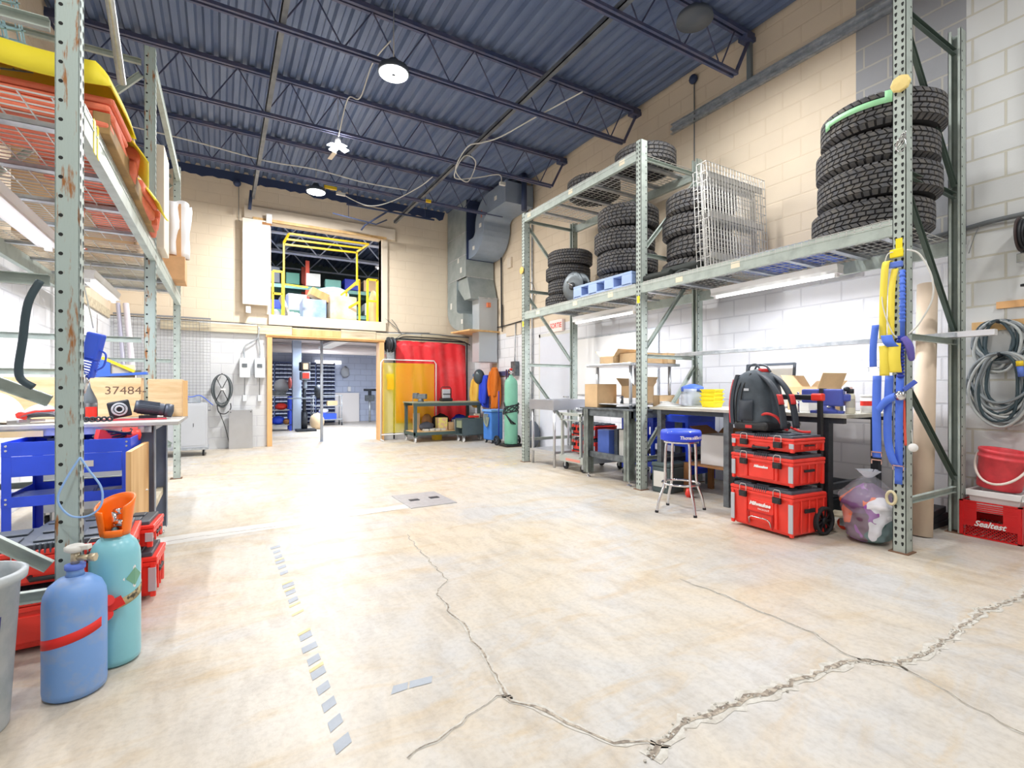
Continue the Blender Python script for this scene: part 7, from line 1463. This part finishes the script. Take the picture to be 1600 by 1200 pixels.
b = MB(); b.box(-.58, .58, -.5, .5, .10, .125); b.build('top_board', WOOD, t)
for x in (-.52, 0, .52): b = MB(); b.box(x-.05, x+.05, -.5, .5, 0, .10); b.build('runner', WOOD, t)
WR = M('wrapped_card', (.84, .77, .65), .4, col2=(.90, .88, .84), scale=3, bump=.2); sbox('wrapped_box', 'large plastic wrapped carton at right on upper pallet', 'box', (2.42, 12.2, 2.728), (.60, .8, .55), WR, .05, .02); sbox('wrapped_box', 'pale wrapped carton with blue bottom at left on upper pallet', 'box', (1.83, 12.2, 2.728), (.50, .8, .42), M('wrap_blue', (.74, .78, .86), .35, col2=(.50, .66, .88), scale=2, bump=.2), -.05, .02)
sbox('wood_frame_box', 'tilted pale wooden frame box on top of wrapped cartons', 'box', (1.92, 12.1, 3.20), (.44, .3, .18), WOOD, .1, .004, rot=(0, .38, .1)); lump('plastic_bundle', 'bluish clear plastic bundle behind the wrapped cartons', 'bundle', (2.4, 12.9, 3.25), (.40, .3, .22), M('plastic_pale', (.76, .80, .90), .3), 5, .05)
sbox('leaning_board', 'pale board leaning left of the upper pallet', 'board', (1.36, 12.1, 2.605), (.05, .5, .62), OFFW, 0, .003, rot=(0, -.35, 0)); lump('scrap_pile', 'white scrap pile at left of upper pallet', 'scrap', (1.38, 11.9, 2.605), (.16, .2, .12), OFFW, 6, .2); lump('clear_jar', 'grey glass jar behind left yellow frame', 'jar', (1.05, 12.2, 2.605), (.12, .1, .16), LGREY, 7, .02)
t = thing('storage_rack', 'green and red storage rack standing behind upper opening', 'pallet rack', (2.6, 14.6, 2.602)); 
for x in (-2.2, -.55, 2.2): b = MB(); b.box(x-.05, x+.05, -.04, .04, 0, 2.05); b.box(x-.05, x+.05, .76, .84, 0, 2.05); b.build('upright', M('rack_red', (.86, .36, .28), .5), t)
for z in (.65, 1.35): b = MB(); b.box(-2.2, 2.2, -.05, 0, z-.1, z); b.box(-2.2, 2.2, .8, .85, z-.1, z); b.box(-2.2, 2.2, 0, .8, z-.02, z); b.build('shelf', M('rack_teal', (.42, .62, .58), .5), t)
rd = random.Random(12); pal = [M('st_green', (.20, .42, .36), .6), BLUED, M('st_red', (.70, .30, .28), .6), OFFW, CARD, GREYP, M('st_teal', (.45, .66, .62), .6), BLUEL]
pos = ['leftmost', 'second', 'third', 'fourth', 'fifth', 'sixth', 'seventh', 'rightmost']
for z, nm in ((.66, 'lower'), (1.36, 'upper')):
    for k in range(8):
        x = .65+k*.52; w_ = rd.uniform(.32, .46); h_ = rd.uniform(.22, .42); sbox('storage_box', '%s storage box on %s shelf behind the upper opening' % (pos[k], nm), 'box', (x, 14.75, 2.602+z), (w_, .5, h_), pal[(k*3+int(z*2)) % 8], rd.uniform(-.1, .1), .01)
sbox('blue_tub', 'blue plastic tub behind left yellow frame in upper opening', 'tub', (1.1, 13.2, 3.05), (.28, .3, .22), BLUE, 0, .02); sbox('low_shelf', 'low teal shelf behind left yellow frame in upper opening', 'shelf', (1.2, 13.25, 2.605), (1.3, .5, .44), M('st_teal', (.45, .66, .62), .6)); sbox('white_carton', 'white carton with blue stripe on low teal shelf', 'box', (1.6, 13.2, 3.05), (.42, .3, .40), M('carton_wh', (.88, .90, .94), .5), .1)
lump('tan_roll', 'tan standing roll behind right yellow frame in upper opening', 'roll', (3.1, 11.75, 2.605), (.12, .12, .45), CARD, 9, .02)
t = thing('tube_light', 'bright tube light hanging in the mezzanine at right', 'light', (4.0, 13.4, 4.55), .3); b = MB(); b.box(-.06, .06, -.65, .65, 0, .05); b.build('housing', WHITE, t); b = MB(); b.cyl((0, -.62, -.02), (0, .62, -.02), .02, n=10); b.build('tube', TUBEL, t)

# added fittings to house the added far room and mezzanine lights
for (x, y, z, w_, l_, lb) in [(2.6, 14.0, 2.31, .17, 1.22, 'long added light fitting in the far room, left'), (4.2, 13.0, 2.31, .17, .62, 'short added light fitting in the far room, right'), (3.9, 12.2, 4.61, .08, .62, 'added tube light fitting over the upper opening pallet')]:
    b = MB(); b.box(-w_, w_, -l_, l_, 0, .05); b.tube([(0, 0, .05), (0, 0, (2.47 if z < 3 else 5.33)-z)], .006, 6); solo('added_light_fitting', b, WHITE, lb, 'light', (x, y, z))
b = MB(); b.lathe([(.165, 0), (.17, .03), (.07, .10), (.05, .16), (.0, .16)], 24); b.tube([(0, 0, .16), (0, 0, .72)], .006, 6); solo('added_lamp_housing', b, GREYP, 'added round lamp housing in the mezzanine behind the yellow gate', 'light', (1.3, 13.2, 4.61))
